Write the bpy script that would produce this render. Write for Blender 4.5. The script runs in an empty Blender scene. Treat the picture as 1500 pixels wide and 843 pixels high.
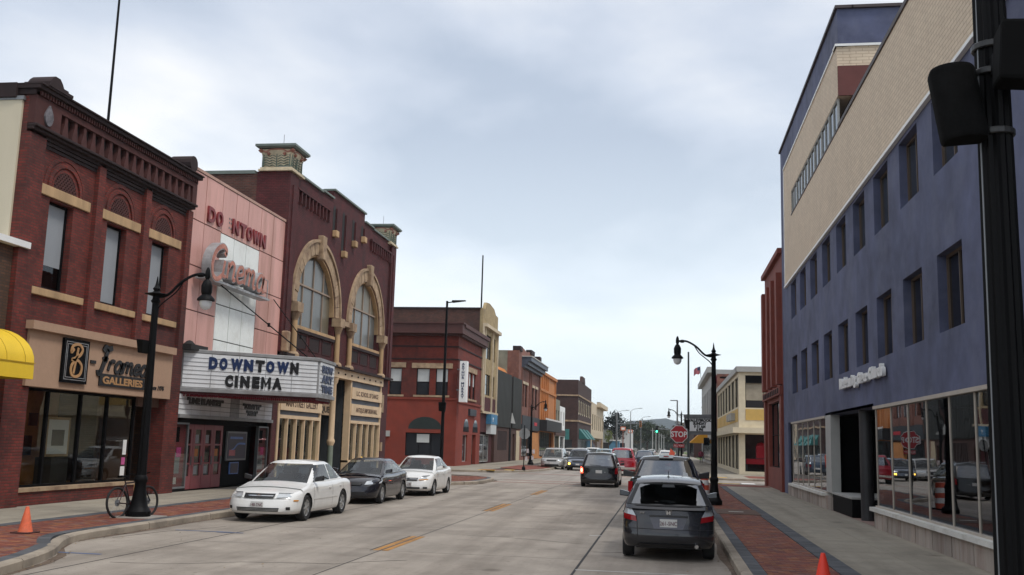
import bpy, math, random
from mathutils import Vector, Matrix
random.seed(7)
rnd = random.Random(11)
S = bpy.context.scene
COL = S.collection
# ------------------------------------------------------------------ camera
cd = bpy.data.cameras.new('camera'); cam = bpy.data.objects.new('camera', cd); COL.objects.link(cam); S.camera = cam
CAMH = 2.1
def cam_rot(yaw, pit, roll):
    fw = Vector((math.sin(yaw)*math.cos(pit), math.cos(yaw)*math.cos(pit), math.sin(pit)))
    r = Vector((math.cos(yaw), -math.sin(yaw), 0)); u = r.cross(fw)
    c, s = math.cos(roll), math.sin(roll)
    R, U = c*r+s*u, -s*r+c*u
    return Matrix(((R.x, U.x, -fw.x), (R.y, U.y, -fw.y), (R.z, U.z, -fw.z)))
cam.matrix_world = Matrix.Translation((0, 0, CAMH)) @ cam_rot(-0.155318, 0.154183, 0.0279316).to_4x4()
cd.sensor_width = 36; cd.lens = 35.02; cd.clip_start = .05; cd.clip_end = 6000
# ------------------------------------------------------------------ sky
W = bpy.data.worlds.new('World'); S.world = W; W.use_nodes = True
nt = W.node_tree; nt.nodes.clear()
SUN_EL, SUN_AZ = math.radians(58), math.radians(118)      # azimuth clockwise from +Y
def N(t, ty, **k):
    n = t.nodes.new(ty)
    for a, b in k.items():
        if a in n.inputs: n.inputs[a].default_value = b
        else: setattr(n, a, b)
    return n
def mth(t, op, a, b=None, c=None):
    n = t.nodes.new('ShaderNodeMath'); n.operation = op
    for i, v in enumerate((a, b, c)):
        if v is None: continue
        if hasattr(v, 'links'): t.links.new(v, n.inputs[i])
        else: n.inputs[i].default_value = v
    return n.outputs[0]
def ramp(t, src, stops, interp='LINEAR'):
    n = t.nodes.new('ShaderNodeValToRGB'); n.color_ramp.interpolation = interp
    e = n.color_ramp.elements
    while len(e) < len(stops): e.new(.5)
    for i, (p, c) in enumerate(stops):
        e[i].position = p; e[i].color = tuple(c)+(1,) if len(c) == 3 else c
    t.links.new(src, n.inputs[0]); return n.outputs[0]
def mixc(t, f, a, b, mode='MIX'):
    n = t.nodes.new('ShaderNodeMix'); n.data_type = 'RGBA'; n.blend_type = mode
    for i, v in ((0, f), (6, a), (7, b)):
        if hasattr(v, 'links'): t.links.new(v, n.inputs[i])
        else: n.inputs[i].default_value = v if not isinstance(v, tuple) else (tuple(v)+(1,))[:4]
    return n.outputs[2]
sky = N(nt, 'ShaderNodeTexSky', sky_type='NISHITA', sun_disc=False, sun_elevation=SUN_EL, sun_rotation=SUN_AZ)
tc = N(nt, 'ShaderNodeTexCoord'); sp = N(nt, 'ShaderNodeSeparateXYZ'); nt.links.new(tc.outputs['Generated'], sp.inputs[0])
zc = mth(nt, 'MAXIMUM', sp.outputs[2], 0.0); zz = mth(nt, 'ADD', zc, .16)
cv = N(nt, 'ShaderNodeCombineXYZ')
nt.links.new(mth(nt, 'DIVIDE', sp.outputs[0], zz), cv.inputs[0]); nt.links.new(mth(nt, 'DIVIDE', sp.outputs[1], zz), cv.inputs[1])
mp = N(nt, 'ShaderNodeMapping'); mp.inputs['Location'].default_value = (3.1, 1.7, 0); mp.inputs['Rotation'].default_value = (0, 0, .5); mp.inputs['Scale'].default_value = (.85, .72, 1)
nt.links.new(cv.outputs[0], mp.inputs[0])
n1 = N(nt, 'ShaderNodeTexNoise', Scale=1.15, Detail=8.0, Roughness=.5, Distortion=.15); nt.links.new(mp.outputs[0], n1.inputs['Vector'])
cl = ramp(nt, n1.outputs[0], [(.36, (3.3, 3.8, 4.7)), (.45, (4.7, 5.1, 5.9)), (.53, (6.4, 6.55, 6.9)), (.62, (8.6, 8.3, 8.1))])
hz = ramp(nt, zc, [(0, (1, 1, 1)), (.10, (.8, .8, .8)), (.30, (.2, .2, .2)), (.55, (0, 0, 0))])
cl2 = mixc(nt, hz, cl, (7.0, 7.75, 8.2))
nt_mix = mixc(nt, .86, sky.outputs[0], cl2)
bg = N(nt, 'ShaderNodeBackground', Strength=.1); nt.links.new(nt_mix, bg.inputs[0])
wo = N(nt, 'ShaderNodeOutputWorld'); nt.links.new(bg.outputs[0], wo.inputs[0])
sl = bpy.data.lights.new('sun', 'SUN'); sl.energy = 1.35; sl.angle = math.radians(14); sl.color = (1, .96, .9)
so = bpy.data.objects.new('sun', sl); COL.objects.link(so)
d = Vector((math.sin(SUN_AZ)*math.cos(SUN_EL), math.cos(SUN_AZ)*math.cos(SUN_EL), math.sin(SUN_EL)))
so.rotation_euler = d.to_track_quat('Z', 'Y').to_euler(); so.location = (0, 0, 60)
S.view_settings.view_transform = 'Standard'; S.view_settings.look = 'None'; S.view_settings.exposure = .56; S.view_settings.gamma = 1
# ------------------------------------------------------------------ materials
MATS = {}
def base_mat(name):
    m = bpy.data.materials.new(name); m.use_nodes = True; t = m.node_tree
    p = t.nodes['Principled BSDF']; MATS[name] = m; return m, t, p
def coords(t, kind='Object'):
    tcn = N(t, 'ShaderNodeTexCoord'); return tcn.outputs[kind]
def M(name, col, rough=.8, var=.14, scale=2.5, bump=0.0, metal=0.0, dirt=None, dirt_amt=.5, streak=False, rand=0.0, spec=None, coat=0.0, bscale=None):
    """painted/plain surface: colour broken by two noises, optional stains, streaks and per-piece tint"""
    if name in MATS: return MATS[name]
    m, t, p = base_mat(name)
    p.inputs['Roughness'].default_value = rough; p.inputs['Metallic'].default_value = metal
    if spec is not None: p.inputs['Specular IOR Level'].default_value = spec
    if coat: p.inputs['Coat Weight'].default_value = coat; p.inputs['Coat Roughness'].default_value = .04
    c = tuple(col)
    if var or dirt or rand:
        co = coords(t)
        if streak:
            mpn = N(t, 'ShaderNodeMapping'); mpn.inputs['Scale'].default_value = (1, 1, .18); t.links.new(co, mpn.inputs[0]); co = mpn.outputs[0]
        a = N(t, 'ShaderNodeTexNoise', Scale=scale, Detail=6.0, Roughness=.6); t.links.new(co, a.inputs['Vector'])
        b = N(t, 'ShaderNodeTexNoise', Scale=scale*.23, Detail=3.0); t.links.new(co, b.inputs['Vector'])
        f = mth(t, 'ADD', mth(t, 'MULTIPLY', a.outputs[0], .55), mth(t, 'MULTIPLY', b.outputs[0], .45))
        lo = tuple(x*(1-var*1.6) for x in c); hi = tuple(min(1, x*(1+var*1.6)) for x in c)
        out = ramp(t, f, [(.34, lo), (.66, hi)])
        if dirt:
            dn = N(t, 'ShaderNodeTexNoise', Scale=scale*.6, Detail=8.0, Roughness=.68); t.links.new(co, dn.inputs['Vector'])
            df = ramp(t, dn.outputs[0], [(.48, (0, 0, 0)), (.7, (dirt_amt,)*3)])
            out = mixc(t, df, out, tuple(dirt))
        if rand:
            oi = N(t, 'ShaderNodeObjectInfo'); hv = N(t, 'ShaderNodeHueSaturation')
            t.links.new(mth(t, 'MULTIPLY_ADD', oi.outputs['Random'], rand*2, 1-rand), hv.inputs['Value']); t.links.new(out, hv.inputs['Color']); out = hv.outputs[0]
        t.links.new(out, p.inputs['Base Color'])
        if bump:
            bn = N(t, 'ShaderNodeTexNoise', Scale=bscale or scale*9, Detail=4.0); t.links.new(co, bn.inputs['Vector'])
            bp = N(t, 'ShaderNodeBump', Strength=bump, Distance=.02); t.links.new(bn.outputs[0], bp.inputs['Height']); t.links.new(bp.outputs[0], p.inputs['Normal'])
    else: p.inputs['Base Color'].default_value = c+(1,)
    return m
def BR(name, c1, c2, mortar, bw=.21, bh=.075, ms=.012, rough=.85, var=.25, bump=.5, soot=(.02, .015, .015), soot_amt=.55, soot_sc=.35):
    """brick courses on any upright wall: u = x + y, v = z in metres"""
    if name in MATS: return MATS[name]
    m, t, p = base_mat(name); p.inputs['Roughness'].default_value = rough
    co = coords(t); s = N(t, 'ShaderNodeSeparateXYZ'); t.links.new(co, s.inputs[0])
    cb = N(t, 'ShaderNodeCombineXYZ'); t.links.new(mth(t, 'ADD', s.outputs[0], s.outputs[1]), cb.inputs[0]); t.links.new(s.outputs[2], cb.inputs[1])
    b = N(t, 'ShaderNodeTexBrick', Scale=1.0); t.links.new(cb.outputs[0], b.inputs['Vector'])
    b.inputs['Color1'].default_value = tuple(c1)+(1,); b.inputs['Color2'].default_value = tuple(c2)+(1,); b.inputs['Mortar'].default_value = tuple(mortar)+(1,)
    b.inputs['Mortar Size'].default_value = ms; b.inputs['Mortar Smooth'].default_value = .3; b.inputs['Brick Width'].default_value = bw; b.inputs['Row Height'].default_value = bh
    a = N(t, 'ShaderNodeTexNoise', Scale=1.6, Detail=6.0, Roughness=.65); t.links.new(co, a.inputs['Vector'])
    f = ramp(t, a.outputs[0], [(.3, (1-var,)*3), (.7, (1+var,)*3)])
    out = mixc(t, 1.0, b.outputs[0], f, 'MULTIPLY')
    if soot_amt:
        mpn = N(t, 'ShaderNodeMapping'); mpn.inputs['Scale'].default_value = (1, 1, .45); t.links.new(co, mpn.inputs[0])
        dn = N(t, 'ShaderNodeTexNoise', Scale=soot_sc, Detail=8.0, Roughness=.66); t.links.new(mpn.outputs[0], dn.inputs['Vector'])
        out = mixc(t, ramp(t, dn.outputs[0], [(.5, (0, 0, 0)), (.72, (soot_amt,)*3)]), out, tuple(soot))
    t.links.new(out, p.inputs['Base Color'])
    bp = N(t, 'ShaderNodeBump', Strength=bump, Distance=.01); t.links.new(mth(t, 'SUBTRACT', 1.0, b.outputs['Fac']), bp.inputs['Height']); t.links.new(bp.outputs[0], p.inputs['Normal'])
    return m
def GL(name, tint=(.35, .38, .4), ior=1.55, rough=.01, wav=.02):
    """clear pane: see-through with fresnel reflection"""
    if name in MATS: return MATS[name]
    m = bpy.data.materials.new(name); m.use_nodes = True; t = m.node_tree; t.nodes.clear(); MATS[name] = m
    tr = N(t, 'ShaderNodeBsdfTransparent'); tr.inputs[0].default_value = tuple(tint)+(1,)
    gl = N(t, 'ShaderNodeBsdfGlossy', Roughness=rough); gl.inputs[0].default_value = (.95, .97, 1, 1)
    nz = N(t, 'ShaderNodeTexNoise', Scale=.7, Detail=1.0); t.links.new(coords(t), nz.inputs['Vector'])
    bp = N(t, 'ShaderNodeBump', Strength=wav, Distance=.5); t.links.new(nz.outputs[0], bp.inputs['Height']); t.links.new(bp.outputs[0], gl.inputs['Normal'])
    ge = N(t, 'ShaderNodeNewGeometry'); dt = N(t, 'ShaderNodeVectorMath', operation='DOT_PRODUCT'); t.links.new(ge.outputs['Incoming'], dt.inputs[0]); t.links.new(ge.outputs['Normal'], dt.inputs[1])
    f0 = ((ior-1)/(ior+1))**2; mx = N(t, 'ShaderNodeMixShader')       # Schlick's term, the same from both sides of the pane
    t.links.new(mth(t, 'MULTIPLY_ADD', mth(t, 'POWER', mth(t, 'SUBTRACT', 1.0, mth(t, 'ABSOLUTE', dt.outputs['Value'])), 5.0), 1-f0, f0), mx.inputs[0]); t.links.new(tr.outputs[0], mx.inputs[1]); t.links.new(gl.outputs[0], mx.inputs[2])
    o = N(t, 'ShaderNodeOutputMaterial'); t.links.new(mx.outputs[0], o.inputs[0]); return m
def EM(name, col, strength):
    if name in MATS: return MATS[name]
    m, t, p = base_mat(name); p.inputs['Base Color'].default_value = tuple(col)+(1,)
    p.inputs['Emission Color'].default_value = tuple(col)+(1,); p.inputs['Emission Strength'].default_value = strength; return m
# ------------------------------------------------------------------ geometry helpers
ONE_EACH = {'pilaster', 'shop_pier', 'side_wall', 'corbel', 'corbel_stone', 'rib', 'sill', 'lintel', 'string_course', 'coping', 'parapet_block', 'slot', 'slat', 'wall_picture', 'door_gap', 'fitting', 'corner_stone', 'edge_strip', 'meter_box', 'bracket', 'chain', 'cornice_block', 'roundel'}
SMALL = {'dentil_row', 'stud_row', 'light_row', 'lattice', 'lamp_row', 'spokes', 'fixing'}
class MB:
    def __init__(s): s.v = []; s.f = []; s.m = []; s.g = []
    def add(s, vs, fs, mi=0):
        o = len(s.v); s.v += [tuple(v) for v in vs]; s.f += [tuple(i+o for i in f) for f in fs]; s.m += [mi]*len(fs); s.g.append((o, len(s.v), len(s.f)-len(fs), len(s.f)))
    def box(s, x0, x1, y0, y1, z0, z1, mi=0):
        s.hexa([(x0, y0, z0), (x1, y0, z0), (x1, y1, z0), (x0, y1, z0), (x0, y0, z1), (x1, y0, z1), (x1, y1, z1), (x0, y1, z1)], mi)
    def hexa(s, p, mi=0): s.add(p, [(0, 3, 2, 1), (4, 5, 6, 7), (0, 1, 5, 4), (1, 2, 6, 5), (2, 3, 7, 6), (3, 0, 4, 7)], mi)
    def prism(s, pts, ext, mi=0):
        n = len(pts); e = Vector(ext); a = [Vector(p) for p in pts]
        s.add(a+[p+e for p in a], [tuple(range(n))[::-1], tuple(range(n, 2*n))]+[(i, (i+1) % n, (i+1) % n+n, i+n) for i in range(n)], mi)
    def grid(s, rows, mi=0, closed=False):
        n = len(rows[0]); fs = []
        for i in range(len(rows)-1):
            for j in range(n if closed else n-1):
                k = (j+1) % n; fs.append((i*n+j, i*n+k, (i+1)*n+k, (i+1)*n+j))
        s.add([p for r in rows for p in r], fs, mi)
    def tube(s, pts, r, n=8, mi=0, caps=True):
        pts = [Vector(p) for p in pts]; rs = r if isinstance(r, (list, tuple)) else [r]*len(pts); rings = []; up = None
        for i, p in enumerate(pts):
            t = ((pts[min(i+1, len(pts)-1)]-pts[max(i-1, 0)])).normalized()
            if up is None: up = Vector((0, 0, 1)) if abs(t.z) < .9 else Vector((0, 1, 0))
            a = (up-t*up.dot(t)).normalized(); b = t.cross(a); up = a
            rings.append([p+(a*math.cos(q)+b*math.sin(q))*rs[i] for q in [2*math.pi*k/n for k in range(n)]])
        s.grid(rings, mi, True)
        if caps: s.add(rings[0], [tuple(range(n))[::-1]], mi); s.add(rings[-1], [tuple(range(n))], mi)
    def each(s, name, mats, parent=None, **k):
        """one object per solid"""
        out = []
        for a, b, fa, fb in s.g:
            q = MB(); q.v = s.v[a:b]; q.f = [tuple(i-a for i in f) for f in s.f[fa:fb]]; q.m = s.m[fa:fb]; out.append(q.build(name, mats, parent, **k))
        return out[0]
    def lathe(s, c, prof, n=16, mi=0, ax='z', caps=True):
        c = Vector(c); rings = []
        for r, h in prof:
            ring = []
            for k in range(n):
                q = 2*math.pi*k/n; a, b = r*math.cos(q), r*math.sin(q)
                ring.append(c+(Vector((a, b, h)) if ax == 'z' else Vector((a, h, b)) if ax == 'y' else Vector((h, a, b))))
            rings.append(ring)
        s.grid(rings, mi, True)
        if caps: s.add(rings[0], [tuple(range(n))[::-1]], mi); s.add(rings[-1], [tuple(range(n))], mi)
    def build(s, name, mats, parent=None, local=False, smooth=False, ang=35, bevel=0, **tags):
        if name in ONE_EACH and len(s.g) > 1: return s.each(name, mats, parent, local=local, smooth=smooth, ang=ang, bevel=bevel, **tags)
        if name in SMALL: tags['kind'] = 'stuff'
        me = bpy.data.meshes.new(name); off = Vector((0, 0, 0)) if local or parent is None else OFF.get(parent.name, Vector((0, 0, 0)))
        me.from_pydata([(v[0]-off.x, v[1]-off.y, v[2]-off.z) for v in s.v], [], s.f)
        if not isinstance(mats, (list, tuple)): mats = [mats] if mats else []
        for m in mats: me.materials.append(m)
        if len(mats) > 1: me.polygons.foreach_set('material_index', s.m)
        if smooth:
            me.polygons.foreach_set('use_smooth', [True]*len(me.polygons)); me.set_sharp_from_angle(angle=math.radians(ang))
        me.update(); o = bpy.data.objects.new(name, me); COL.objects.link(o)
        if parent is not None: o.parent = parent; OFF[o.name] = off
        if bevel:
            b = o.modifiers.new('bevel', 'BEVEL'); b.width = bevel; b.segments = 2; b.limit_method = 'ANGLE'
        for k, v in tags.items(): o[k] = v
        return o
OFF = {}
def thing(name, label, cat, loc=(0, 0, 0), rz=0, group=None):
    o = bpy.data.objects.new(name, None); o.empty_display_size = .3; COL.objects.link(o); o.location = loc; o.rotation_euler = (0, 0, rz)
    OFF[o.name] = Vector(loc); o['label'] = label; o['category'] = cat
    if group: o['group'] = group
    return o
def tag(o, label, cat, group=None):
    o['label'] = label; o['category'] = cat
    if group: o['group'] = group
    return o
def struct(o): o['kind'] = 'structure'; return o
KIDS = {}
def dup(root, loc, rz=None, label=None, group=None, kids=None):
    if not KIDS.get('ok'):
        KIDS.clear(); KIDS['ok'] = True
    def rec(o, par):
        c = o.copy(); COL.objects.link(c); c.parent = par
        for ch in [x for x in bpy.data.objects if x.parent == o] if o.children is None else list(o.children): rec(ch, c)
        return c
    r = rec(root, None); r.location = loc
    if rz is not None: r.rotation_euler = (0, 0, rz)
    if label: r['label'] = label
    if group: r['group'] = group
    return r
def solid_text(c, name, parent, M4, fit=None):
    o = bpy.data.objects.new('tmp', c); COL.objects.link(o); bpy.context.view_layer.update()
    me = bpy.data.meshes.new_from_object(o.evaluated_get(bpy.context.evaluated_depsgraph_get())); mt = c.materials[0]
    bpy.data.objects.remove(o); bpy.data.curves.remove(c); me.name = name; me.materials.clear(); me.materials.append(mt)
    if fit:      # scale the outline to a width and a height, lower left corner at the origin
        xs_ = [v.co.x for v in me.vertices]; ys_ = [v.co.y for v in me.vertices]; a, b = min(xs_), min(ys_)
        for v in me.vertices: v.co.x = (v.co.x-a)*fit[0]/(max(xs_)-a); v.co.y = (v.co.y-b)*fit[1]/(max(ys_)-b)
    o = bpy.data.objects.new(name, me); COL.objects.link(o); o.parent = parent
    if M4 is not None: o.matrix_local = M4
    return o
class Fr:
    """upright working plane: point(u, z, n) = P + u*U + z*Z + n*N"""
    def __init__(s, P, U, Nn): s.P = Vector(P); s.U = Vector(U).normalized(); s.N = Vector(Nn).normalized()
    def p(s, u, z, n=0): return s.P+s.U*u+s.N*n+Vector((0, 0, z))
    def box(s, mb, u0, u1, z0, z1, n0, n1, mi=0):
        mb.hexa([s.p(u0, z0, n0), s.p(u1, z0, n0), s.p(u1, z0, n1), s.p(u0, z0, n1), s.p(u0, z1, n0), s.p(u1, z1, n0), s.p(u1, z1, n1), s.p(u0, z1, n1)], mi)
    def poly(s, mb, pts, n0, n1, mi=0): mb.prism([s.p(u, z, n0) for u, z in pts], s.N*(n1-n0), mi)
    def wall(s, mb, u0, u1, z0, z1, holes, T=.3, n=0, mi=0):
        us = sorted({u0, u1} | {min(max(h[k], u0), u1) for h in holes for k in (0, 1)}); zs = sorted({z0, z1} | {min(max(h[k], z0), z1) for h in holes for k in (2, 3)})
        for a, b in zip(zs, zs[1:]):
            st = None
            for i, (c, e) in enumerate(zip(us, us[1:])):
                hole = any(h[0] <= (c+e)/2 <= h[1] and h[2] <= (a+b)/2 <= h[3] for h in holes)
                if not hole and st is None: st = c
                if hole and st is not None: s.box(mb, st, c, a, b, n-T, n, mi); st = None
            if st is not None: s.box(mb, st, us[-1], a, b, n-T, n, mi)
    def arch(s, mb, uc, r0, r1, zs, n0, n1, seg=16, mi=0, a0=0, a1=180):
        """ring of an arch between radii"""
        for k in range(seg):
            q0, q1 = [math.radians(a0+(a1-a0)*x/seg) for x in (k, k+1)]
            s.poly(mb, [(uc+r*math.cos(q), zs+r*math.sin(q)) for r, q in ((r0, q0), (r1, q0), (r1, q1), (r0, q1))], n0, n1, mi)
    def spandrel(s, mb, uc, r, zs, zt, n0, n1, seg=16, mi=0, w=None):
        w = w or r
        for k in range(seg):
            q0, q1 = [math.pi*x/seg for x in (k, k+1)]
            a, b = (uc+r*math.cos(q0), zs+r*math.sin(q0)), (uc+r*math.cos(q1), zs+r*math.sin(q1))
            s.poly(mb, [a, (a[0], zt), (b[0], zt), b], n0, n1, mi)
    def text(s, st, u, z, size, mat, parent, n=.02, ext=.01, shear=0, xs=1, name='lettering', align='LEFT', bold=0, sp=1, fit=None):
        c = bpy.data.curves.new(name, 'FONT'); c.body = st; c.size = size; c.extrude = ext; c.shear = shear; c.align_x = align; c.offset = bold; c.space_character = sp; c.resolution_u = 3
        c.materials.append(mat); off = OFF.get(parent.name, Vector((0, 0, 0)))
        if fit: o = solid_text(c, name, parent, None, fit); o.matrix_local = Matrix.Translation(s.p(u, z, n)-off) @ Matrix(((s.U.x, 0, s.N.x), (s.U.y, 0, s.N.y), (0, 1, 0))).to_4x4(); OFF[o.name] = off; return o
        o = solid_text(c, name, parent, Matrix.Translation(s.p(u, z, n)-off) @ Matrix(((s.U.x*xs, 0, s.N.x), (s.U.y*xs, 0, s.N.y), (0, 1, 0))).to_4x4()); OFF[o.name] = off
        return o
    def stroke(s, mb, pts, w, n0, n1, mi=0):
        """pen stroke as a solid ribbon on the plane"""
        P = [Vector(p) for p in pts]; ws = w if isinstance(w, (list, tuple)) else [w]*len(P); L, R = [], []
        for i, p in enumerate(P):
            t = (P[min(i+1, len(P)-1)]-P[max(i-1, 0)]).normalized(); q = Vector((-t.y, t.x))*ws[i]/2; L.append(p+q); R.append(p-q)
        for i in range(len(P)-1): s.poly(mb, [tuple(L[i]), tuple(R[i]), tuple(R[i+1]), tuple(L[i+1])], n0, n1, mi)
def spline(pts, k=6):
    """Catmull-Rom through points"""
    P = [Vector(p) for p in pts]; out = []
    for i in range(len(P)-1):
        a, b, c, e = P[max(i-1, 0)], P[i], P[i+1], P[min(i+2, len(P)-1)]
        for j in range(k):
            t = j/k; out.append(.5*((2*b)+(c-a)*t+(2*a-5*b+4*c-e)*t*t+(3*b-a-3*c+e)*t**3))
    return out+[P[-1]]
LX, RX = -16.2, 5.5
FL = Fr((LX, 0, 0), (0, 1, 0), (1, 0, 0))                # left side of the street, u = y
FRt = Fr((RX, 0, 0), (0, -1, 0), (-1, 0, 0))             # right side, u = -y
class FR2(Fr):                                           # right side with u = +y for boxes
    pass
FRb = FR2((RX, 0, 0), (0, 1, 0), (-1, 0, 0))
def FY(y, x=0): return Fr((x, y, 0), (1, 0, 0), (0, -1, 0))   # faces the camera, u = x
def part(name, mat, parent, fr, *boxes, **k):
    mb = MB()
    for b in boxes: fr.box(mb, *b)
    return mb.build(name, mat, parent, **k)
def win(parent, fr, u0, u1, z0, z1, d=.15, fm=None, gm=None, nx=1, nz=2, fw=.05, blind=0, name='window', bars=None, bm=None):
    """sash window: frame is the part, pane (and blind) its sub-parts"""
    mb = MB(); d0, d1 = -d-.05, -d+.02
    for a in (u0, u1-fw): fr.box(mb, a, a+fw, z0, z1, d0, d1)
    for a in (z0, z1-fw): fr.box(mb, u0+fw, u1-fw, a, a+fw, d0, d1)
    iu, iz = u0+fw, z0+fw; wu, wz = (u1-u0-2*fw), (z1-z0-2*fw); t = fw*.6
    for i in range(1, nx): c = iu+wu*i/nx; fr.box(mb, c-t/2, c+t/2, iz, iz+wz, d0, d1-.004)
    for i in range(1, nz): c = iz+wz*i/nz; fr.box(mb, iu, iu+wu, c-t/2, c+t/2, d0, d1-.008)
    f = mb.build(name, fm or MATS['frame_dark'], parent)
    part('pane', gm or MATS['glass_dark'], f, fr, (iu, iu+wu, iz, iz+wz, -d-.03, -d-.02))
    if blind: part('blind', bm or MATS['blind'], f, fr, (iu+.01, iu+wu-.01, iz+wz*(1-blind), iz+wz, -d-.02, -d-.012))
    return f
# ------------------------------------------------------------------ material library
frame_dark = M('frame_dark', (.007, .0065, .007), .6, var=0, spec=.06)
M('glass_dark', (.03, .035, .04), .04, var=.0, spec=.9); M('glass_black', (.008, .008, .01), .05, var=0, spec=.8)
glass = GL('glass_clear'); glass_st = GL('glass_street', (.5, .52, .54), 1.7, .012, .008)
M('blind', (.30, .32, .34), .7, scale=.8, var=.05); M('blind_white', (.55, .57, .56), .8, var=.05)
M('concrete', (.30, .275, .245), .9, var=.13, scale=1.1, dirt=(.16, .13, .105), dirt_amt=.6, bump=.25, rand=.06)
M('road_concrete', (.325, .285, .24), .88, var=.14, scale=.8, dirt=(.20, .17, .14), dirt_amt=.75, bump=.3, bscale=18, rand=.07)
M('road_far', (.315, .28, .24), .88, var=.1, scale=.3, dirt=(.2, .17, .15), dirt_amt=.5)
M('walk_concrete', (.32, .285, .225), .92, var=.08, scale=1.6, dirt=(.19, .175, .145), dirt_amt=.5, bump=.3, rand=.04)
M('joint', (.07, .06, .05), .95, var=.1); M('earth', (.12, .11, .09), .95, var=.3, scale=.2)
M('kerb_concrete', (.33, .28, .22), .9, var=.16, scale=1.5, dirt=(.13, .11, .09), dirt_amt=.75, bump=.3)
PAV = [M('paver_%d' % i, c, .88, var=.2, scale=6, bump=.1) for i, c in enumerate([(.185, .050, .030), (.235, .075, .034), (.15, .045, .034), (.25, .10, .04), (.13, .052, .046), (.20, .095, .07)])]
PAVG = [M('paver_grey_%d' % i, c, .85, var=.15, scale=6) for i, c in enumerate([(.075, .08, .088), (.09, .094, .102), (.062, .066, .074)])]
M('road_yellow', (.36, .17, .035), .75, var=.2, scale=6, dirt=(.25, .17, .1)); M('tactile_yellow', (.62, .36, .03), .7, var=.12)
M('crosswalk', (.26, .17, .14), .9, var=.15); M('road_blue', (.08, .12, .22), .8, var=.2)
M('steel_black', (.004, .004, .0045), .55, var=.0, spec=.14); M('steel_grey', (.2, .21, .22), .5, metal=.4, var=.05); M('iron_rust', (.10, .055, .035), .85, var=.2, scale=8)
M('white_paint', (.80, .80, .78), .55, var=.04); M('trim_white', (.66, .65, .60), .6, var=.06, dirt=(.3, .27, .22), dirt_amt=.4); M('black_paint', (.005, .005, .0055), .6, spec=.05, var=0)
BR('brick_red', (.185, .026, .018), (.10, .017, .013), (.075, .03, .022), var=.4, soot_amt=.7); BR('brick_maroon', (.105, .016, .018), (.07, .012, .013), (.045, .013, .013), var=.3, soot_sc=.6)
BR('brick_side', (.115, .035, .024), (.06, .02, .016), (.085, .06, .045), ms=.014); BR('brick_old', (.12, .055, .03), (.07, .035, .02), (.05, .035, .025), soot_amt=.85, soot_sc=.8)
BR('brick_corner', (.225, .032, .018), (.165, .025, .014), (.07, .018, .012), var=.3); BR('brick_brown', (.055, .02, .015), (.04, .016, .013), (.05, .03, .026)); BR('brick_yellow', (.42, .31, .15), (.36, .26, .13), (.3, .24, .15), soot_amt=.3)
BR('brick_rose', (.25, .085, .052), (.19, .065, .042), (.2, .12, .1)); BR('brick_tan', (.68, .56, .42), (.63, .51, .38), (.46, .35, .25), bw=.40, bh=.105, ms=.012, var=.07, soot_amt=.08)
M('stone_maroon', (.068, .020, .017), .85, var=.2, scale=4); M('stone_dark', (.022, .010, .010), .85, var=.2, scale=4, bump=.2)
M('sandstone', (.47, .31, .165), .85, var=.16, scale=3, dirt=(.22, .13, .07), dirt_amt=.5, streak=True, bump=.2); M('limestone', (.38, .27, .17), .85, var=.2, scale=3, dirt=(.16, .09, .06), dirt_amt=.8, bump=.3)
M('stucco_pink_tan', (.42, .27, .18), .9, var=.04, scale=8, bump=.15); M('panel_pink', (.62, .33, .28), .5, var=.07, scale=.9, dirt=(.36, .17, .12), dirt_amt=.8, streak=True, rand=.05)
M('panel_white', (.82, .84, .80), .45, var=.03, dirt=(.5, .48, .4), dirt_amt=.4, rand=.03); M('letter_red', (.20, .018, .022), .5, var=.2, scale=5)
M('tin_grey', (.36, .37, .38), .45, metal=.25, var=.15, scale=5, dirt=(.2, .11, .07), dirt_amt=.6); M('tin_rust', (.42, .165, .12), .6, var=.3, scale=6, dirt=(.5, .25, .18), dirt_amt=.8)
M('marquee_white', (.72, .73, .74), .4, var=.04, dirt=(.4, .38, .33), dirt_amt=.35, streak=True, rand=.03); M('marquee_soffit', (.10, .014, .018), .4, var=.1); M('marquee_trim', (.3, .3, .3), .5, metal=.3, var=.15, dirt=(.15, .12, .1))
M('letter_blue', (.006, .022, .085), .45, var=.1); M('letter_black', (.008, .008, .009), .45, var=0); M('gold', (.44, .24, .10), .5, var=.08)
M('cream_paint', (.70, .52, .33), .6, var=.05, dirt=(.45, .33, .2), dirt_amt=.4); M('slate_grey', (.09, .105, .13), .6, var=.15, rand=.08); M('door_pink', (.30, .075, .085), .5, var=.1, dirt=(.2, .07, .07)); M('curtain', (.11, .095, .07), .9, var=.3, scale=1.5, streak=True)
M('stucco_red', (.22, .040, .024), .9, var=.1, scale=1.2, dirt=(.16, .04, .03)); M('cornice_brown', (.075, .026, .022), .7, var=.1)
M('siding_dark', (.028, .030, .027), .75, var=.12, streak=True); M('brown_wall', (.075, .036, .028), .85, var=.12); M('orange_paint', (.48, .18, .05), .75, var=.1, dirt=(.45, .17, .05)); M('grey_blue_cornice', (.075, .09, .12), .55, var=.1)
M('stucco_olive', (.25, .235, .175), .9, var=.2, scale=.8, dirt=(.13, .12, .09)); M('teal', (.03, .15, .14), .7, var=.1); M('stone_cream', (.56, .46, .32), .8, var=.08, dirt=(.35, .27, .18), dirt_amt=.5)
M('stucco_blue', (.080, .091, .158), .85, var=.26, scale=1.1, dirt=(.125, .135, .20), dirt_amt=.75, bump=.2, bscale=5); M('granite', (.36, .31, .27), .7, var=.25, scale=2.2, dirt=(.17, .08, .05), dirt_amt=.8, streak=True, rand=.16, bump=.3)
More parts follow.
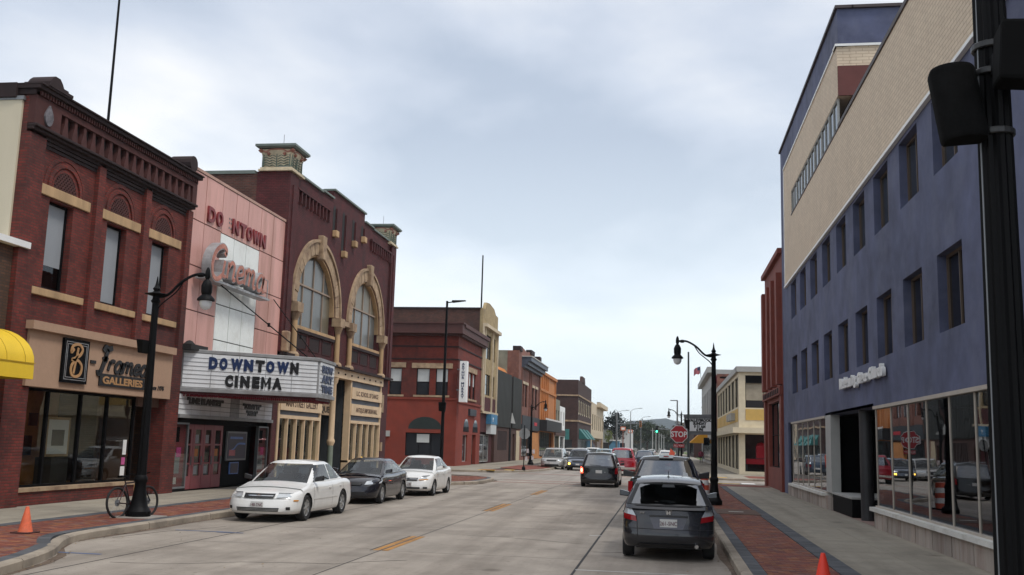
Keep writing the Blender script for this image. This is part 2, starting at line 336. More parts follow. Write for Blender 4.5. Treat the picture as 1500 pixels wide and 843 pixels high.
M('cream_stucco', (.66, .58, .42), .75, var=.05, dirt=(.5, .42, .28), dirt_amt=.4); M('yellow_panel', (.58, .38, .11), .7, var=.06); M('fascia_grey', (.38, .38, .36), .7, var=.05)
M('brick_paint_red', (.19, .045, .03), .8, var=.12, dirt=(.17, .04, .03)); M('red_sign', (.60, .012, .03), .45, var=.05); M('awning_yellow', (.80, .53, .02), .6, var=.05); M('awning_orange', (.75, .36, .03), .7, var=.05)
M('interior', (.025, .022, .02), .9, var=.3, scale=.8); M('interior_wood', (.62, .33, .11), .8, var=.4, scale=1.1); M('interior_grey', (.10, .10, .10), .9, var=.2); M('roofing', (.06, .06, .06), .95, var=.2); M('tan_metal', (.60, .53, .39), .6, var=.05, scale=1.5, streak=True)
M('terra_green', (.10, .13, .10), .7, var=.2, scale=3); M('terra_cream', (.56, .47, .32), .75, var=.2, scale=4, dirt=(.2, .2, .15)); M('terra_pink', (.34, .15, .11), .7, var=.2, scale=6); M('terra_dark', (.05, .06, .06), .7, var=.2)
M('metal_green', (.14, .17, .15), .6, var=.1); M('stain_black', (.02, .018, .018), .8, var=.2)
G = MATS
def wear(name):
    """long tyre-darkened lanes, drips and pits on the cast slabs"""
    m = MATS[name]; t = m.node_tree; p = t.nodes['Principled BSDF']; l = p.inputs['Base Color'].links[0]; src = l.from_socket
    ge = N(t, 'ShaderNodeNewGeometry'); mp_ = N(t, 'ShaderNodeMapping'); mp_.inputs['Scale'].default_value = (1.1, .05, 1); t.links.new(ge.outputs['Position'], mp_.inputs[0])
    a = N(t, 'ShaderNodeTexNoise', Scale=1.0, Detail=5.0, Roughness=.6); t.links.new(mp_.outputs[0], a.inputs['Vector']); f = ramp(t, a.outputs[0], [(.42, (1, 1, 1)), (.62, (.74, .73, .72))])
    b = N(t, 'ShaderNodeTexNoise', Scale=7.0, Detail=6.0, Roughness=.75); t.links.new(ge.outputs['Position'], b.inputs['Vector']); f2 = ramp(t, b.outputs[0], [(.32, (.55, .53, .5)), (.42, (1, 1, 1))])
    v = N(t, 'ShaderNodeTexVoronoi', Scale=.55, feature='F1'); t.links.new(ge.outputs['Position'], v.inputs['Vector']); f3 = ramp(t, v.outputs['Distance'], [(.04, (.62, .6, .58)), (.13, (1, 1, 1))])
    t.links.new(mixc(t, 1.0, mixc(t, 1.0, mixc(t, 1.0, src, f, 'MULTIPLY'), f2, 'MULTIPLY'), f3, 'MULTIPLY'), p.inputs['Base Color'])
wear('road_concrete'); wear('road_far'); wear('walk_concrete')
# ------------------------------------------------------------------ ground, road, pavements
mb = MB(); mb.box(-1500, 1500, -60, 3000, -.4, -.12); struct(mb.build('ground', G['earth']))
KL = [(-9.25, 2), (-9.25, 12.6), (-9.75, 14.9), (-10.35, 16.5), (-10.8, 17.0), (-11.12, 17.5), (-11.22, 18.4), (-11.2, 20), (-11.2, 44.6), (-10.9, 46), (-9.9, 48), (-9.2, 49.6), (-9.15, 54.2), (-9.5, 56), (-10.7, 57.6), (-12.5, 58.4), (-24, 58.6), (-60, 58.6)]
KR = [(1.2, 2), (1.2, 44), (.9, 45.6), (-.2, 47.4), (-.9, 49), (-1.0, 54.5), (-.6, 56.3), (.7, 57.8), (2.4, 58.4), (14, 58.6), (60, 58.6)]
KL2 = [(-60, 68.5), (-24, 68.5), (-13, 68.6), (-11.0, 69.8), (-9.9, 72.5), (-9.2, 78), (-9.0, 84), (-9.2, 86.5), (-11.2, 90), (-11.2, 163), (-12.5, 164.6), (-60, 165)]
KR2 = [(60, 68.5), (14, 68.5), (3.2, 68.6), (1.2, 69.8), (-.3, 72.5), (-.9, 78), (-.8, 84), (1.2, 90), (1.2, 300)]
def dense(P, s=.5):
    out = [Vector(P[0])]
    for a, b in zip(P, P[1:]):
        a, b = Vector(a), Vector(b); k = max(1, int((b-a).length/s)); out += [a+(b-a)*i/k for i in range(1, k+1)]
    for _ in range(3): out = [out[0]]+[(out[i-1]+out[i]*2+out[i+1])/4 for i in range(1, len(out)-1)]+[out[-1]]
    return out
def offs(P, d):
    out = []
    for i, p in enumerate(P):
        t = (P[min(i+1, len(P)-1)]-P[max(i-1, 0)]).normalized(); out.append(p+Vector((-t.y, t.x))*d)
    return out
def kerb(P, side, parent):
    """poured kerb in 3 m lengths with a joint between; side +1: pavement to the left of the path"""
    D = dense(P); n = 6
    for k in range(0, len(D)-1, n):
        q = D[k:k+n+1]
        if len(q) < 2: continue
        if q[0].y > 100: continue
        if k+n < len(D): q = q[:-1]+[q[-1]+(q[-2]-q[-1])*.06]
        prof = [(0, -.1), (.0, .12), (.03, .15), (.17, .152), (.17, -.1)]; m = MB()
        rows = [[(Vector((p.x, p.y, z))) for p, z in zip([offs(q, side*u)[i] for u, _ in prof], [z for _, z in prof])] for i in range(len(q))]
        m.grid(rows); m.add(rows[0], [(0, 1, 2, 3, 4)]); m.add(rows[-1], [(4, 3, 2, 1, 0)])
        m.build('kerb_stone', G['kerb_concrete'], parent)
def pavement(name, P, side, outer, z=.142):
    """solid bed of the pavement behind the kerb line"""
    D = offs(dense(P), side*.16); m = MB(); pts = [(p.x, p.y) for p in D]+outer
    if side < 0: pass
    o = m; o.prism([(x, y, -.1) for x, y in pts], (0, 0, z+.1-.03)); s = struct(m.build(name, G['joint'])); OFF[s.name] = Vector((0, 0, 0)); return s
bedL = pavement('pavement_left', KL, 1, [(-60, 2)]); bedR = pavement('pavement_right', KR, -1, [(60, 2)])
bedL2 = pavement('pavement_far_left', KL2, 1, [(-60, 165)]); bedR2 = pavement('pavement_far_right', KR2, -1, [(60, 300)])
for P, s_, b_ in ((KL, 1, bedL), (KR, -1, bedR), (KL2, 1, bedL2), (KR2, -1, bedR2)): kerb(P, s_, b_)
def slab(parent, x0, x1, y0, y1, z, mat, name, g=.006, h=.05):
    m = MB(); m.box(x0+g, x1-g, y0+g, y1-g, z-h, z+rnd.uniform(-.001, .001)); return m.build(name, mat, parent)
# roadway of cast slabs
m = MB(); m.box(-11.3, 1.3, -20, 57, -.14, -.03); road = struct(m.build('road', G['joint'])); OFF[road.name] = Vector((0, 0, 0))
cols = [-11.24, -9.2, -5.35, -1.5, 1.24]
for j in range(9):
    y0 = .3+6.2*j
    for a, b in zip(cols, cols[1:]): slab(road, a, b, y0+(.0 if a != -9.2 else .25), y0+6.2+(.0 if a != -9.2 else .25), 0, G['road_concrete'], 'road_slab', .009)
m = MB(); m.box(-11.3, 1.3, 56.35, 69.6, -.14, .0); m.box(-11.3, 1.3, 69.6, 330, -.14, .0); m.box(-60, -11.3, 58.4, 68.7, -.14, 0); m.box(1.3, 60, 58.4, 68.7, -.14, 0); m.box(-60, -11.3, 164.5, 184, -.14, 0)
struct(m.build('far_road', G['road_far']))
mk = MB()
for y0, y1 in ((18.9, 21.9), (30.7, 34.6), (41.4, 45.4)):
    for dx in (-.15, .03): mk.box(-5.35+dx, -5.35+dx+.12, y0, y1, .002, .005)
rs = struct(mk.build('centre_line', G['road_yellow']))
mk = MB()
for y0, y1 in ((18.87, 21.93), (30.67, 34.63)):
    mk.box(-5.56, -5.525, y0, y1, .001, .004); mk.box(-5.29, -5.255, y0, y1, .001, .004)
struct(mk.build('line_groove', G['joint']))
def kx_(P, y):
    for p, q in zip(P, P[1:]):
        if p[1] <= y <= q[1] and p[1] != q[1]: return p[0]+(q[0]-p[0])*(y-p[1])/(q[1]-p[1])
ck = MB(); Rc = random.Random(4)
for x, y, dx, dy, n_ in ((-8.9, 15.5, .5, .28, 9), (-5.2, 14.5, .55, .1, 7), (-4.4, 22.6, .45, -.05, 6), (-8.8, 22.9, .4, .12, 9), (-3.8, 29, .3, .5, 7), (-7.6, 31, .35, .4, 8), (-1.4, 20.3, .28, .12, 6), (-4.9, 38, .4, .6, 7), (-10.9, 19.0, .2, .35, 6)):
    P = [Vector((x, y, .0015))]
    for i in range(n_): P.append(P[-1]+Vector((dx+Rc.uniform(-.12, .12), dy+Rc.uniform(-.3, .3), 0)))
    for a, b in zip(P, P[1:]):
        w_ = Rc.uniform(.006, .016); q = Vector((-(b-a).y, (b-a).x, 0)).normalized()*w_; ck.prism([a-q, b-q, b+q, a+q], (0, 0, .0012))
o = ck.build('crack', G['joint'], road); o['kind'] = 'stuff'
sl_ = MB()
for y0 in range(3, 56, 3): sl_.box(-1.5-.022, -1.5+.022, y0, y0+2.98, .0012, .0035); sl_.box(-5.35-.012, -5.35+.012, y0, y0+2.98, .0006, .0016); sl_.box(-9.2-.014, -9.2+.014, y0, y0+2.98, .0012, .003)
lf_ = MB(); Rl = random.Random(8)
for i in range(420):
    y = Rl.uniform(12, 50)**1.0; left = Rl.random() < .6; k = kx_(KL if left else KR, y); x = k+(1 if left else -1)*abs(Rl.gauss(.03, .12)) if Rl.random() < .8 else Rl.uniform(-11, 1)
    a = Rl.uniform(0, 6.3); s = Rl.uniform(.012, .035); u = Vector((math.cos(a), math.sin(a), 0))*s; v = Vector((-math.sin(a), math.cos(a), 0))*s*.6; c = Vector((x, y, .006)); lf_.add([c-u, c-v, c+u+Vector((0, 0, .01)), c+v], [(0, 1, 2, 3)], Rl.randrange(3))
o = lf_.build('leaf_litter', [M('litter_brown', (.12, .06, .03), .9, var=0), M('litter_tan', (.28, .19, .10), .9, var=0), M('litter_dark', (.05, .04, .03), .9, var=0)]); o['kind'] = 'stuff'; o['label'] = 'small dry leaves and grit scattered along the gutters'; o['category'] = 'litter'
gm = MB()
for y in range(8, 56):
    for P, sg_ in ((KL, 1), (KR, -1)):
        k0, k1 = kx_(P, y), kx_(P, y+1.0)
        if k0 and k1: w_ = .13+.05*math.sin(y*1.3); w2 = .13+.05*math.sin(y*1.3+1.3); gm.add([(k0, y, .0022), (k1, y+1, .0022), (k1+sg_*w2, y+1, .0022), (k0+sg_*w_, y, .0022)], [(0, 1, 2, 3)])
o = gm.build('gutter_dirt', M('gutter_dirt', (.12, .085, .06), .95, var=.35, scale=3)); struct(o)
o = sl_.build('joint_sealant', G['stain_black'], road); o['kind'] = 'stuff'
mk = MB(); mk.box(-9, -1, 53.0, 53.9, .002, .006); mk.box(-9, -1, 56.2, 57.0, .002, .006); mk.box(-10, -1, 68.6, 69.6, .002, .006); struct(mk.build('crosswalk_band', G['crosswalk']))
mk = MB(); mk.box(-1.5, 1.1, 17.30, 17.38, .002, .005); mk.box(-1.75, -1.45, 23.86, 23.96, .002, .005); struct(mk.build('bay_line', M('faded_white', (.5, .48, .45), .8, var=.2)))
mk = MB(); mk.box(-10.6, -9.3, 21.0, 21.07, .002, .005); mk.box(-10.4, -9.6, 16.35, 16.44, .002, .005); mk.box(-9.6, -9.0, 20.9, 21.0, .006, .008); struct(mk.build('utility_mark', G['road_blue']))
# left pavement: walking slabs, brick strip, dark bands
n = 0
for j in range(8, 38):
    y0 = j*1.5
    for a, b in ((-16.2, -14.88), (-14.88, -13.56)): slab(bedL, a, b, y0, y0+1.5, .15, G['walk_concrete'], 'pavement_slab', .003, .04)
for j in range(8, 38):
    y0 = j*1.5
    for a, b in ((3.13, 4.32), (4.32, 5.5)): slab(bedR, a, b, y0, y0+1.5, .15, G['walk_concrete'], 'pavement_slab', .003, .04)
m = MB(); m.box(-30, -16.2, 57.0, 58.4, .1, .15); m.box(-16.2, -13.5, 57, 58.3, .1, .15); m.box(5.5, 30, 57.2, 58.4, .1, .15); m.box(3.1, 5.5, 57, 58.3, .1, .15)
m.box(-16.3, -12.6, 70, 163, .1, .15); m.box(-40, -12.5, 68.9, 77, .1, .149); m.box(2.7, 5.6, 70, 330, .1, .15); m.box(2.7, 40, 68.9, 79, .1, .149)
struct(m.build('pavement_surface', G['walk_concrete']))
def kx(P, y):
    b = None
    for p, q in zip(P, P[1:]):
        if min(p.y, q.y) <= y <= max(p.y, q.y) and p.y != q.y:
            x = p.x+(q.x-p.x)*(y-p.y)/(q.y-p.y); b = x if b is None else b
    return b
def pavers(name, y0, y1, xin, D, side, label):
    m = MB(); y = y0; r = 0
    while y < y1:
        k = kx(D, y+.05)
        if k is not None:
            lo, hi = (xin, k-.17-.235) if side > 0 else (k+.17+.235, xin)
            x = lo-(.1 if r % 2 else 0)
            while x < hi:
                a, b = max(x, lo), min(x+.2, hi)
                if b-a > .03: z = .15+rnd.uniform(-.0015, .0025); m.box(a+.003, b-.003, y+.003, y+.1-.003, .10, z, rnd.choice((0, 0, 0, 1, 1, 2, 2, 3, 4, 5)))
                x += .2
        y += .1; r += 1
    o = m.build(name, PAV, None); o['kind'] = 'stuff'; o['label'] = label; o['category'] = 'paving'
def band(name, line, w, label, y0, y1):
    m = MB(); P = [p for p in line if y0 <= p.y <= y1]
    for p, q in zip(P, P[1:]):
        t = (q-p); nn = Vector((-t.y, t.x)).normalized()*w; g = t*.015
        k = max(1, int(t.length/.3))
        for i in range(k):
            a, b = p+t*i/k+g, p+t*(i+1)/k-g
            m.prism([(a.x, a.y, .1), (b.x, b.y, .1), (b.x+nn.x, b.y+nn.y, .1), (a.x+nn.x, a.y+nn.y, .1)], (0, 0, .051+rnd.uniform(0, .002)), rnd.randrange(3))
    o = m.build(name, PAVG, None); o['kind'] = 'stuff'; o['label'] = label; o['category'] = 'paving'
DL, DR = dense(KL, .3), dense(KR, .3); DL2, DR2 = dense(KL2), dense(KR2)
YS = [Vector((0, y*.3)) for y in range(40, 190)]
pavers('brick_paving', 12, 56.4, -13.2, DL, 1, 'red and orange brick pavers in the strip beside the left kerb')
pavers('brick_paving', 12, 56.4, 2.78, DR, -1, 'red and orange brick pavers in the strip beside the right kerb')
band('paver_border', offs(DL, .175), .225, 'dark grey paver border along the left kerb', 8, 57)
band('paver_border', offs(DR, -.175), -.225, 'dark grey paver border along the right kerb', 8, 57)
band('paver_border', [Vector((-13.22, p.y)) for p in YS], .33, 'dark grey paver band between left bricks and walkway', 12, 57)
band('paver_border', [Vector((2.8, p.y)) for p in YS], -.33, 'dark grey paver band between right bricks and walkway', 12, 57)
m = MB(); rr = [p for p in offs(DL2, .4) if p.x > -13.2 and p.y < 88]; m.prism([(p.x, p.y, .1) for p in rr if p.y > 73]+[(-12.6, 87, .1), (-12.6, 77, .1)], (0, 0, .06)); m.prism([(-12.9, 69.2, .1), (-11.7, 70.0, .1), (-10.9, 71.5, .1), (-12.9, 71.5, .1)], (0, 0, .056))
m.prism([(2.9, 69.2, .1), (1.5, 70.0, .1), (.6, 73, .1), (2.6, 73, .1)], (0, 0, .06)); m.box(1.5, 5.4, 54, 56.6, .1, .157); m.box(5.6, 8, 70, 75, .1, .157)
struct(m.build('brick_corner_paving', PAV[0]))
mk = MB(); mk.box(-12.9, -11.7, 69.05, 69.75, .15, .162); mk.box(-11.3, -10.6, 70.6, 71.6, .155, .17); mk.box(2.6, 4.1, 60-2.3, 60-1.8, .15, .165); mk.box(2.9, 4.1, 69.3, 69.9, .15, .165); struct(mk.build('tactile_paving', G['tactile_yellow']))
mk = MB(); mk.box(4.6, 5.4, 58.7, 64, .002, .006); struct(mk.build('crosswalk_line', G['white_paint']))
# ================================================================== left side buildings
def bldg(name, label, x, y, group=None): return thing(name, label, 'building', (x, y, .15), 0, group)
def roofbox(parent, x0, x1, y0, y1, z, mat=None, th=.2):
    m = MB(); m.box(x0, x1, y0, y1, z-th, z); return m.build('roof', mat or G['roofing'], parent)
def sidewall(parent, y, x0, x1, z0, z1, mat, th=.3, name='wall'):
    m = MB(); m.box(x0, x1, y, y+th, z0, z1); return m.build(name, mat, parent)
# --- low brown brick shop at the left edge
b = bldg('brick_shop', 'low dark brown brick shop with yellow awning at the left frame edge', -16.2, 16)
m = MB(); FL.wall(m, 8, 22.38, .15, 6.62, [(19.6, 21.6, 4.7, 6.0), (15, 17.2, 4.7, 6.0), (17.5, 21.4, .6, 3.2)]); m.build('wall', G['brick_old'], b)
sidewall(b, 8, -30, -16.5, .15, 6.6, G['brick_old'])
m = MB(); FL.box(m, 8, 22.75, 6.62, 6.78, -.35, .22); m.build('coping', G['white_paint'], b); roofbox(b, -30, -16.5, 8.3, 22.3, 6.5)
for u in (19.6, 15): win(b, FL, u, u+2.0, 4.7, 6.0)
win(b, FL, 17.5, 21.4, .6, 3.2, nx=3)
m = MB()      # domed awning: quarter round hood, closed ends, valance
u0, u1 = 18.6, 22.0
prof = [(0, 4.5)]+[(1.15*math.sin(a), 3.66+.84*math.cos(a)) for a in [math.pi/2*k/8 for k in range(1, 9)]]+[(1.16, 3.28)]
m.grid([[FL.p(u, z, n_) for n_, z in prof] for u in [u0+(u1-u0)*k/6 for k in range(7)]])
for u in (u0, u1): m.add([FL.p(u, z, n_) for n_, z in prof]+[FL.p(u, 3.28, 0)], [tuple(range(len(prof)+1))])
aw = m.build('awning', G['awning_yellow'], b, smooth=True, ang=30)
m = MB(); FL.box(m, u0-.02, u1+.02, 3.655, 3.67, 1.16, 1.175)
for k in range(5): u = u0+(u1-u0)*(k+.5)/5; m.tube([FL.p(u, z, n_+.005) for n_, z in prof[1:-1]], .008, 5)
m.build('seam', M('awning_seam', (.45, .30, .02), .7, var=0), aw)
# --- red brick gallery building
b = bldg('gallery_building', 'two storey red brick building with frame gallery shop sign and three tall arched windows', -16.2, 26.9)
m = MB(); wz = (5.78, 8.15); wins = [(23.64, 24.74), (26.44, 27.52), (29.06, 30.16)]
FL.wall(m, 22.4, 31.4, 4.7, 10.62, [(a, c, *wz) for a, c in wins]); m.build('wall', G['brick_red'], b)
m = MB(); m.box(-30, -16.5, 22.4, 22.7, .15, 10.6); m.box(-30, -16.5, 31.1, 31.4, .15, 10.6); m.box(-30, -29.7, 22.7, 31.1, .15, 10.6); m.build('side_wall', G['brick_old'], b)
m = MB(); m.box(-29, -16.35, 22.33, 22.4, 6.8, 10.45); m.build('metal_cladding', G['tan_metal'], b); m = MB(); m.box(-29, -16.3, 22.3, 22.45, 10.45, 10.55); m.build('flashing', G['steel_grey'], b)
roofbox(b, -30, -16.5, 22.7, 31.1, 10.2)
m = MB()
for u0, u1 in ((22.4, 23.08), (25.62, 25.96), (28.27, 28.6), (31.06, 31.4)): FL.box(m, u0, u1, 4.9, 9.62, 0, .13)
m.build('pilaster', G['brick_red'], b)
m = MB()
for u0, u1 in ((22.4, 23.36), (30.5, 31.4)): FL.box(m, u0, u1, .15, 4.9, -.4, .14)
m.build('shop_pier', G['brick_red'], b)
for i, (u0, u1) in enumerate(((23.08, 25.62), (25.96, 28.27), (28.6, 31.06))):
    m = MB()
    for k, (z0, z1, n_) in enumerate(((9.42, 9.47, .03), (9.52, 9.57, .06), (9.62, 9.68, .10))): FL.box(m, u0, u1, z0, z1+.03, 0, n_)
    m.build('corbel', G['stone_dark'], b)
    w0, w1 = wins[i]; c = (w0+w1)/2
    win(b, FL, w0, w1, *wz, d=.2, fm=frame_dark, fw=.07, nz=1, blind=(.74 if i == 0 else 1), gm=G['glass_win'] if 'glass_win' in G else GL('glass_win', (.5, .52, .55), 1.5))
    m = MB(); FL.box(m, w0-.48, w1+.7, 8.2, 8.48, -.02, .06); m.build('lintel', G['sandstone'], b, bevel=.012)
    m = MB(); FL.box(m, w0-.5, w1+.72, 5.55, 5.74, -.02, .1); m.build('sill', G['sandstone'], b, bevel=.012)
    cz, r = 8.48, .52; m = MB()
    for r0, r1, n_ in ((.52, .60, .02), (.66, .78, .05), (.84, .95, .025)): FL.arch(m, c+.05, r0, r1, cz, -.01, n_, 18)
    m.build('arch_moulding', G['stone_dark'] if 0 else G['brick_red'], b)
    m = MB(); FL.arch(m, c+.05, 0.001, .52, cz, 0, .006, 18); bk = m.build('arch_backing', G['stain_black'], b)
    m = MB()
    for k in range(-7, 8):
        for sx in (-1, 1):
            pts = []
            for t in [x/30 for x in range(-60, 61)]:
                u, z = k*.13+t*.5*sx, t*.5+.2
                if z >= 0 and u*u+z*z <= .51**2: pts.append((u, z))
            if len(pts) > 1: FL.stroke(m, [(c+.05+pts[0][0], cz+pts[0][1]), (c+.05+pts[-1][0], cz+pts[-1][1])], .04, .006, .03 if sx > 0 else .026)
    m.build('lattice', G['stone_maroon'], b)
m = MB(); FL.box(m, 22.4, 31.4, 9.70, 9.78, 0, .2); FL.box(m, 22.4, 31.4, 9.78, 9.86, 0, .28); m.build('string_course', G['stone_dark'], b, bevel=.02)
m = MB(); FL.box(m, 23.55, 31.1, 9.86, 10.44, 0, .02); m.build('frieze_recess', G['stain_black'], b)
m = MB(); FL.box(m, 22.4, 23.5, 9.86, 10.7, 0, .2); FL.box(m, 31.1, 31.4, 9.86, 10.7, 0, .2); FL.box(m, 23.5, 31.1, 10.44, 10.6, 0, .2); m.build('frieze_band', G['stone_maroon'], b)
for k in range(17):
    u = 23.78+k*.445; m = MB()
    FL.poly(m, [(u-.14, 9.87), (u+.14, 9.87), (u+.13, 9.98), (u+.065, 10.25), (u+.06, 10.44), (u-.06, 10.44), (u-.065, 10.25), (u-.13, 9.98)], .02, .17)
    m.build('baluster', G['stone_maroon'], b)
m = MB()
for k in range(74): FL.box(m, 22.5+k*.12, 22.56+k*.12, 10.62, 10.74, .2, .26)
m.build('dentil_row', G['stone_maroon'], b)
m = MB(); FL.box(m, 22.35, 31.45, 10.6, 10.75, -.3, .2); FL.box(m, 22.3, 31.5, 10.75, 10.85, -.32, .34); FL.box(m, 22.3, 31.5, 10.85, 10.9, -.34, .4); m.box(-17.6, -16.5, 22.25, 22.6, 10.5, 10.9); m.build('cornice', G['stone_dark'], b, bevel=.015)
m = MB(); lf = [(22.93+.18*math.sin(a)*(1-.75*max(0, -math.cos(a))), 10.2-.28*math.cos(a)) for a in [2*math.pi*k/18 for k in range(18)]]
FL.poly(m, lf, .2, .25); m.build('leaf_ornament', M('leaf_grey', (.13, .12, .13), .7, var=.4, scale=14), b)
m = MB()
for u0, u1 in ((22.55, 23.6),):
    FL.box(m, u0, u1, 10.9, 10.98, -.5, .42); FL.box(m, u0+.12, u1-.12, 10.98, 11.06, -.4, .35)
    FL.poly(m, [(u0+.2, 11.06), (u0+.3, 11.2), (u0+.42, 11.3), (u1-.42, 11.3), (u1-.3, 11.2), (u1-.2, 11.06)], -.38, .28)
m.build('finial', G['stone_dark'], b)
m = MB(); FL.poly(m, [(30.95+.27*math.cos(a), 11.2+.27*math.sin(a)) for a in [2*math.pi*k/14 for k in range(14)]], -.5, .25); m.build('finial', G['stone_dark'], b)
# shop sign board and storefront
m = MB(); FL.box(m, 23.08, 30.6, 3.18, 4.66, -.35, .22); sb = m.build('fascia', G['stucco_pink_tan'], b); m = MB(); FL.box(m, 22.98, 30.55, 4.62, 4.84, -.3, .36); m.build('fascia_cap', G['stucco_pink_tan'], sb)
sg = thing('shop_sign', 'black sign panel with tan script B on the pink tan fascia', 'sign', (-15.98, 25.4, 3.4))
m = MB(); FL.box(m, 24.47, 25.65, 3.36, 4.55, .2, .30); m.build('panel', G['black_paint'], sg); m = MB()
for a in (.08, .14): FL.box(m, 24.47+a, 25.65-a, 3.36+a, 3.36+a+.015, .30, .31); FL.box(m, 24.47+a, 25.65-a, 4.55-a-.015, 4.55-a, .30, .31); FL.box(m, 24.47+a, 24.47+a+.015, 3.36+a+.015, 4.55-a-.015, .30, .31); FL.box(m, 25.65-a-.015, 25.65-a, 3.36+a+.015, 4.55-a-.015, .30, .31)
m.build('gilt_line', G['tin_grey'], sg)
m = MB(); FL.stroke(m, spline([(25.48, 4.33), (25.42, 4.0), (25.34, 3.62)]), .07, .30, .322); B1 = spline([(25.28, 4.28), (25.16, 4.18), (25.22, 4.36), (25.5, 4.42), (25.68, 4.30), (25.6, 4.14), (25.38, 4.04), (25.22, 3.98), (25.5, 3.98), (25.70, 3.84), (25.66, 3.62), (25.42, 3.54), (25.22, 3.62), (25.22, 3.82), (25.36, 3.98), (25.5, 4.18)], 5)
FL.stroke(m, B1, .075, .30, .325); m.v = [(a, 24.47+(b_-24.84)*.985, c_) for a, b_, c_ in m.v]; m.build('script_letter', G['gold'], sg)
sg = thing('shop_lettering', 'black brush script lettering to the right of the script panel', 'lettering', (-15.98, 28, 3.7))
def script(mb, fr, u, z, s, wd, strokes, n0, n1, sh=.28, xs=1):
    for st in strokes: fr.stroke(mb, [(u+(x*xs+y*sh)*s, z+y*s) for x, y in spline(st, 5)], wd*s, n0, n1)
LET = dict(
    F=(.62, [[(.0, .82), (.12, .98), (.4, .92), (.72, 1.0)], [(.36, .92), (.26, .5), (.12, .1), (-.08, 0), (-.16, .12)], [(.1, .5), (.3, .56), (.5, .5)]]),
    r=(.34, [[(.02, .05), (.06, .42)], [(.05, .3), (.16, .46), (.3, .42)]]),
    a=(.46, [[(.36, .36), (.2, .46), (.04, .26), (.08, .04), (.24, .04), (.36, .3), (.36, .46)], [(.36, .42), (.34, .04), (.46, .04)]]),
    m=(.62, [[(.02, .02), (.05, .44)], [(.05, .3), (.16, .46), (.26, .38), (.24, .02)], [(.26, .3), (.38, .46), (.48, .38), (.48, .04), (.6, .06)]]),
    e=(.38, [[(.06, .2), (.3, .28), (.26, .44), (.1, .4), (.03, .16), (.14, .02), (.36, .1)]]),
    d=(.46, [[(.34, .34), (.18, .46), (.03, .22), (.1, .02), (.26, .06), (.36, .34), (.4, .95)], [(.39, .8), (.35, .06), (.46, .06)]]),
    n=(.44, [[(.02, .02), (.05, .44)], [(.05, .3), (.18, .46), (.32, .38), (.3, .04), (.42, .06)]]),
    i=(.2, [[(.06, .44), (.04, .08), (.16, .04)], [(.07, .6), (.09, .66)]]),
    C=(.66, [[(.6, .74), (.64, .92), (.42, 1.0), (.14, .78), (.02, .4), (.1, .06), (.34, -.04), (.58, .14)]]))
m = MB(); FL.box(m, 25.85, 26.1, 3.97, 4.06, .2, .26); m.build('dash', G['letter_black'], sg)
u = 26.32
for ch in 'Framed':
    m = MB(); w_, st = LET[ch]; script(m, FL, u, 3.80 if ch != 'F' else 3.72, .70 if ch != 'F' else .78, .145 if ch != 'F' else .2, st, .2, .26, .22, 1.42 if ch != 'F' else .75); u += w_*1.0 if ch != 'F' else .42; m.build('letter', G['letter_black'], sg)
m = MB(); FL.box(m, 26.35, 28.95, 3.38, 3.73, .2, .26); pl = m.build('name_board', G['letter_black'], sg); FL.text('GALLERIES', 26.5, 3.44, .34, G['gold'], pl, .262, .008, fit=(2.22, .22), bold=.012)
FL.text('Since 1976', 29.2, 3.42, .2, G['letter_black'], sg, .225, .01, .3, fit=(.95, .15), bold=.006)
m = MB(); FL.box(m, 23.36, 29.2, .15, .5, -.3, 0); m.build('stall_riser', G['brick_red'], b); m = MB(); FL.box(m, 23.34, 29.2, .5, .6, -.32, .05); m.build('shop_sill', G['limestone'], b)
mul = [23.36, 24.74, 26.28, 27.66, 29.2]; m = MB()
for u in mul: FL.box(m, u-.04, u+.04, .6, 3.2, -.28, -.18)
FL.box(m, 23.36, 29.2, 3.1, 3.2, -.29, -.17); FL.box(m, 23.36, 29.2, .6, .66, -.29, -.17); f = m.build('shop_window', frame_dark, b)
for a, c in zip(mul, mul[1:]): part('pane', GL('glass_shop', (.8, .82, .8), 1.45, .01, .006), f, FL, (a+.04, c-.04, .66, 3.1, -.24, -.23))
m = MB(); m.box(-19.6, -19.5, 23.3, 30, .15, 3.3); m.box(-19.5, -16.6, 22.75, 23.3, .15, 3.3); m.box(-19.5, -16.6, 23.3, 30, .2, .5); m.box(-30, -16.5, 22.7, 31.1, 3.3, 3.5); m.build('interior', G['interior_wood'], b)
m = MB()
for u, z, w_, h_ in ((25.3, 1.5, .7, .55), (26.7, 1.9, .5, .6), (27.9, 1.3, .8, .6), (24.1, 1.7, .5, .6), (28.5, 2.2, .4, .4)): m.box(-19.5, -19.44, u, u+w_, z, z+h_)
m.build('wall_picture', G['interior'], b)
pf = thing('framed_print', 'white framed print leaning in the left gallery window', 'picture', (-17.2, 25.3, .5))
m = MB(); a = Fr((-17.1, 25.85, 0), (0.12, 1, 0), (1, -.12, 0)); a.box(m, 0, .95, 1.35, 2.45, -.03, 0); m.build('frame', G['sandstone'], pf); m = MB(); a.box(m, .07, .88, 1.42, 2.38, 0, .008); m.build('mount', G['white_paint'], pf); m = MB(); a.box(m, .22, .72, 1.65, 2.1, .008, .014); m.build('print', G['interior_grey'], pf)
m = MB(); m.box(-17.4, -16.9, 25.9, 26.7, .5, 1.33); m.build('stand', G['interior'], pf)
m = MB(); FL.box(m, 29.2, 30.5, 2.9, 3.2, -.4, -.1); FL.box(m, 29.2, 29.28, .15, 2.9, -1.3, -.2); m.box(-17.65, -17.55, 29.2, 30.5, .15, 3.3); m.build('entry_wall', M('entry_brown', (.13, .075, .055), .85), b)
win(b, Fr((-17.5, 0, 0), (0, 1, 0), (1, 0, 0)), 29.45, 30.35, .3, 2.5, d=-.06, name='door')
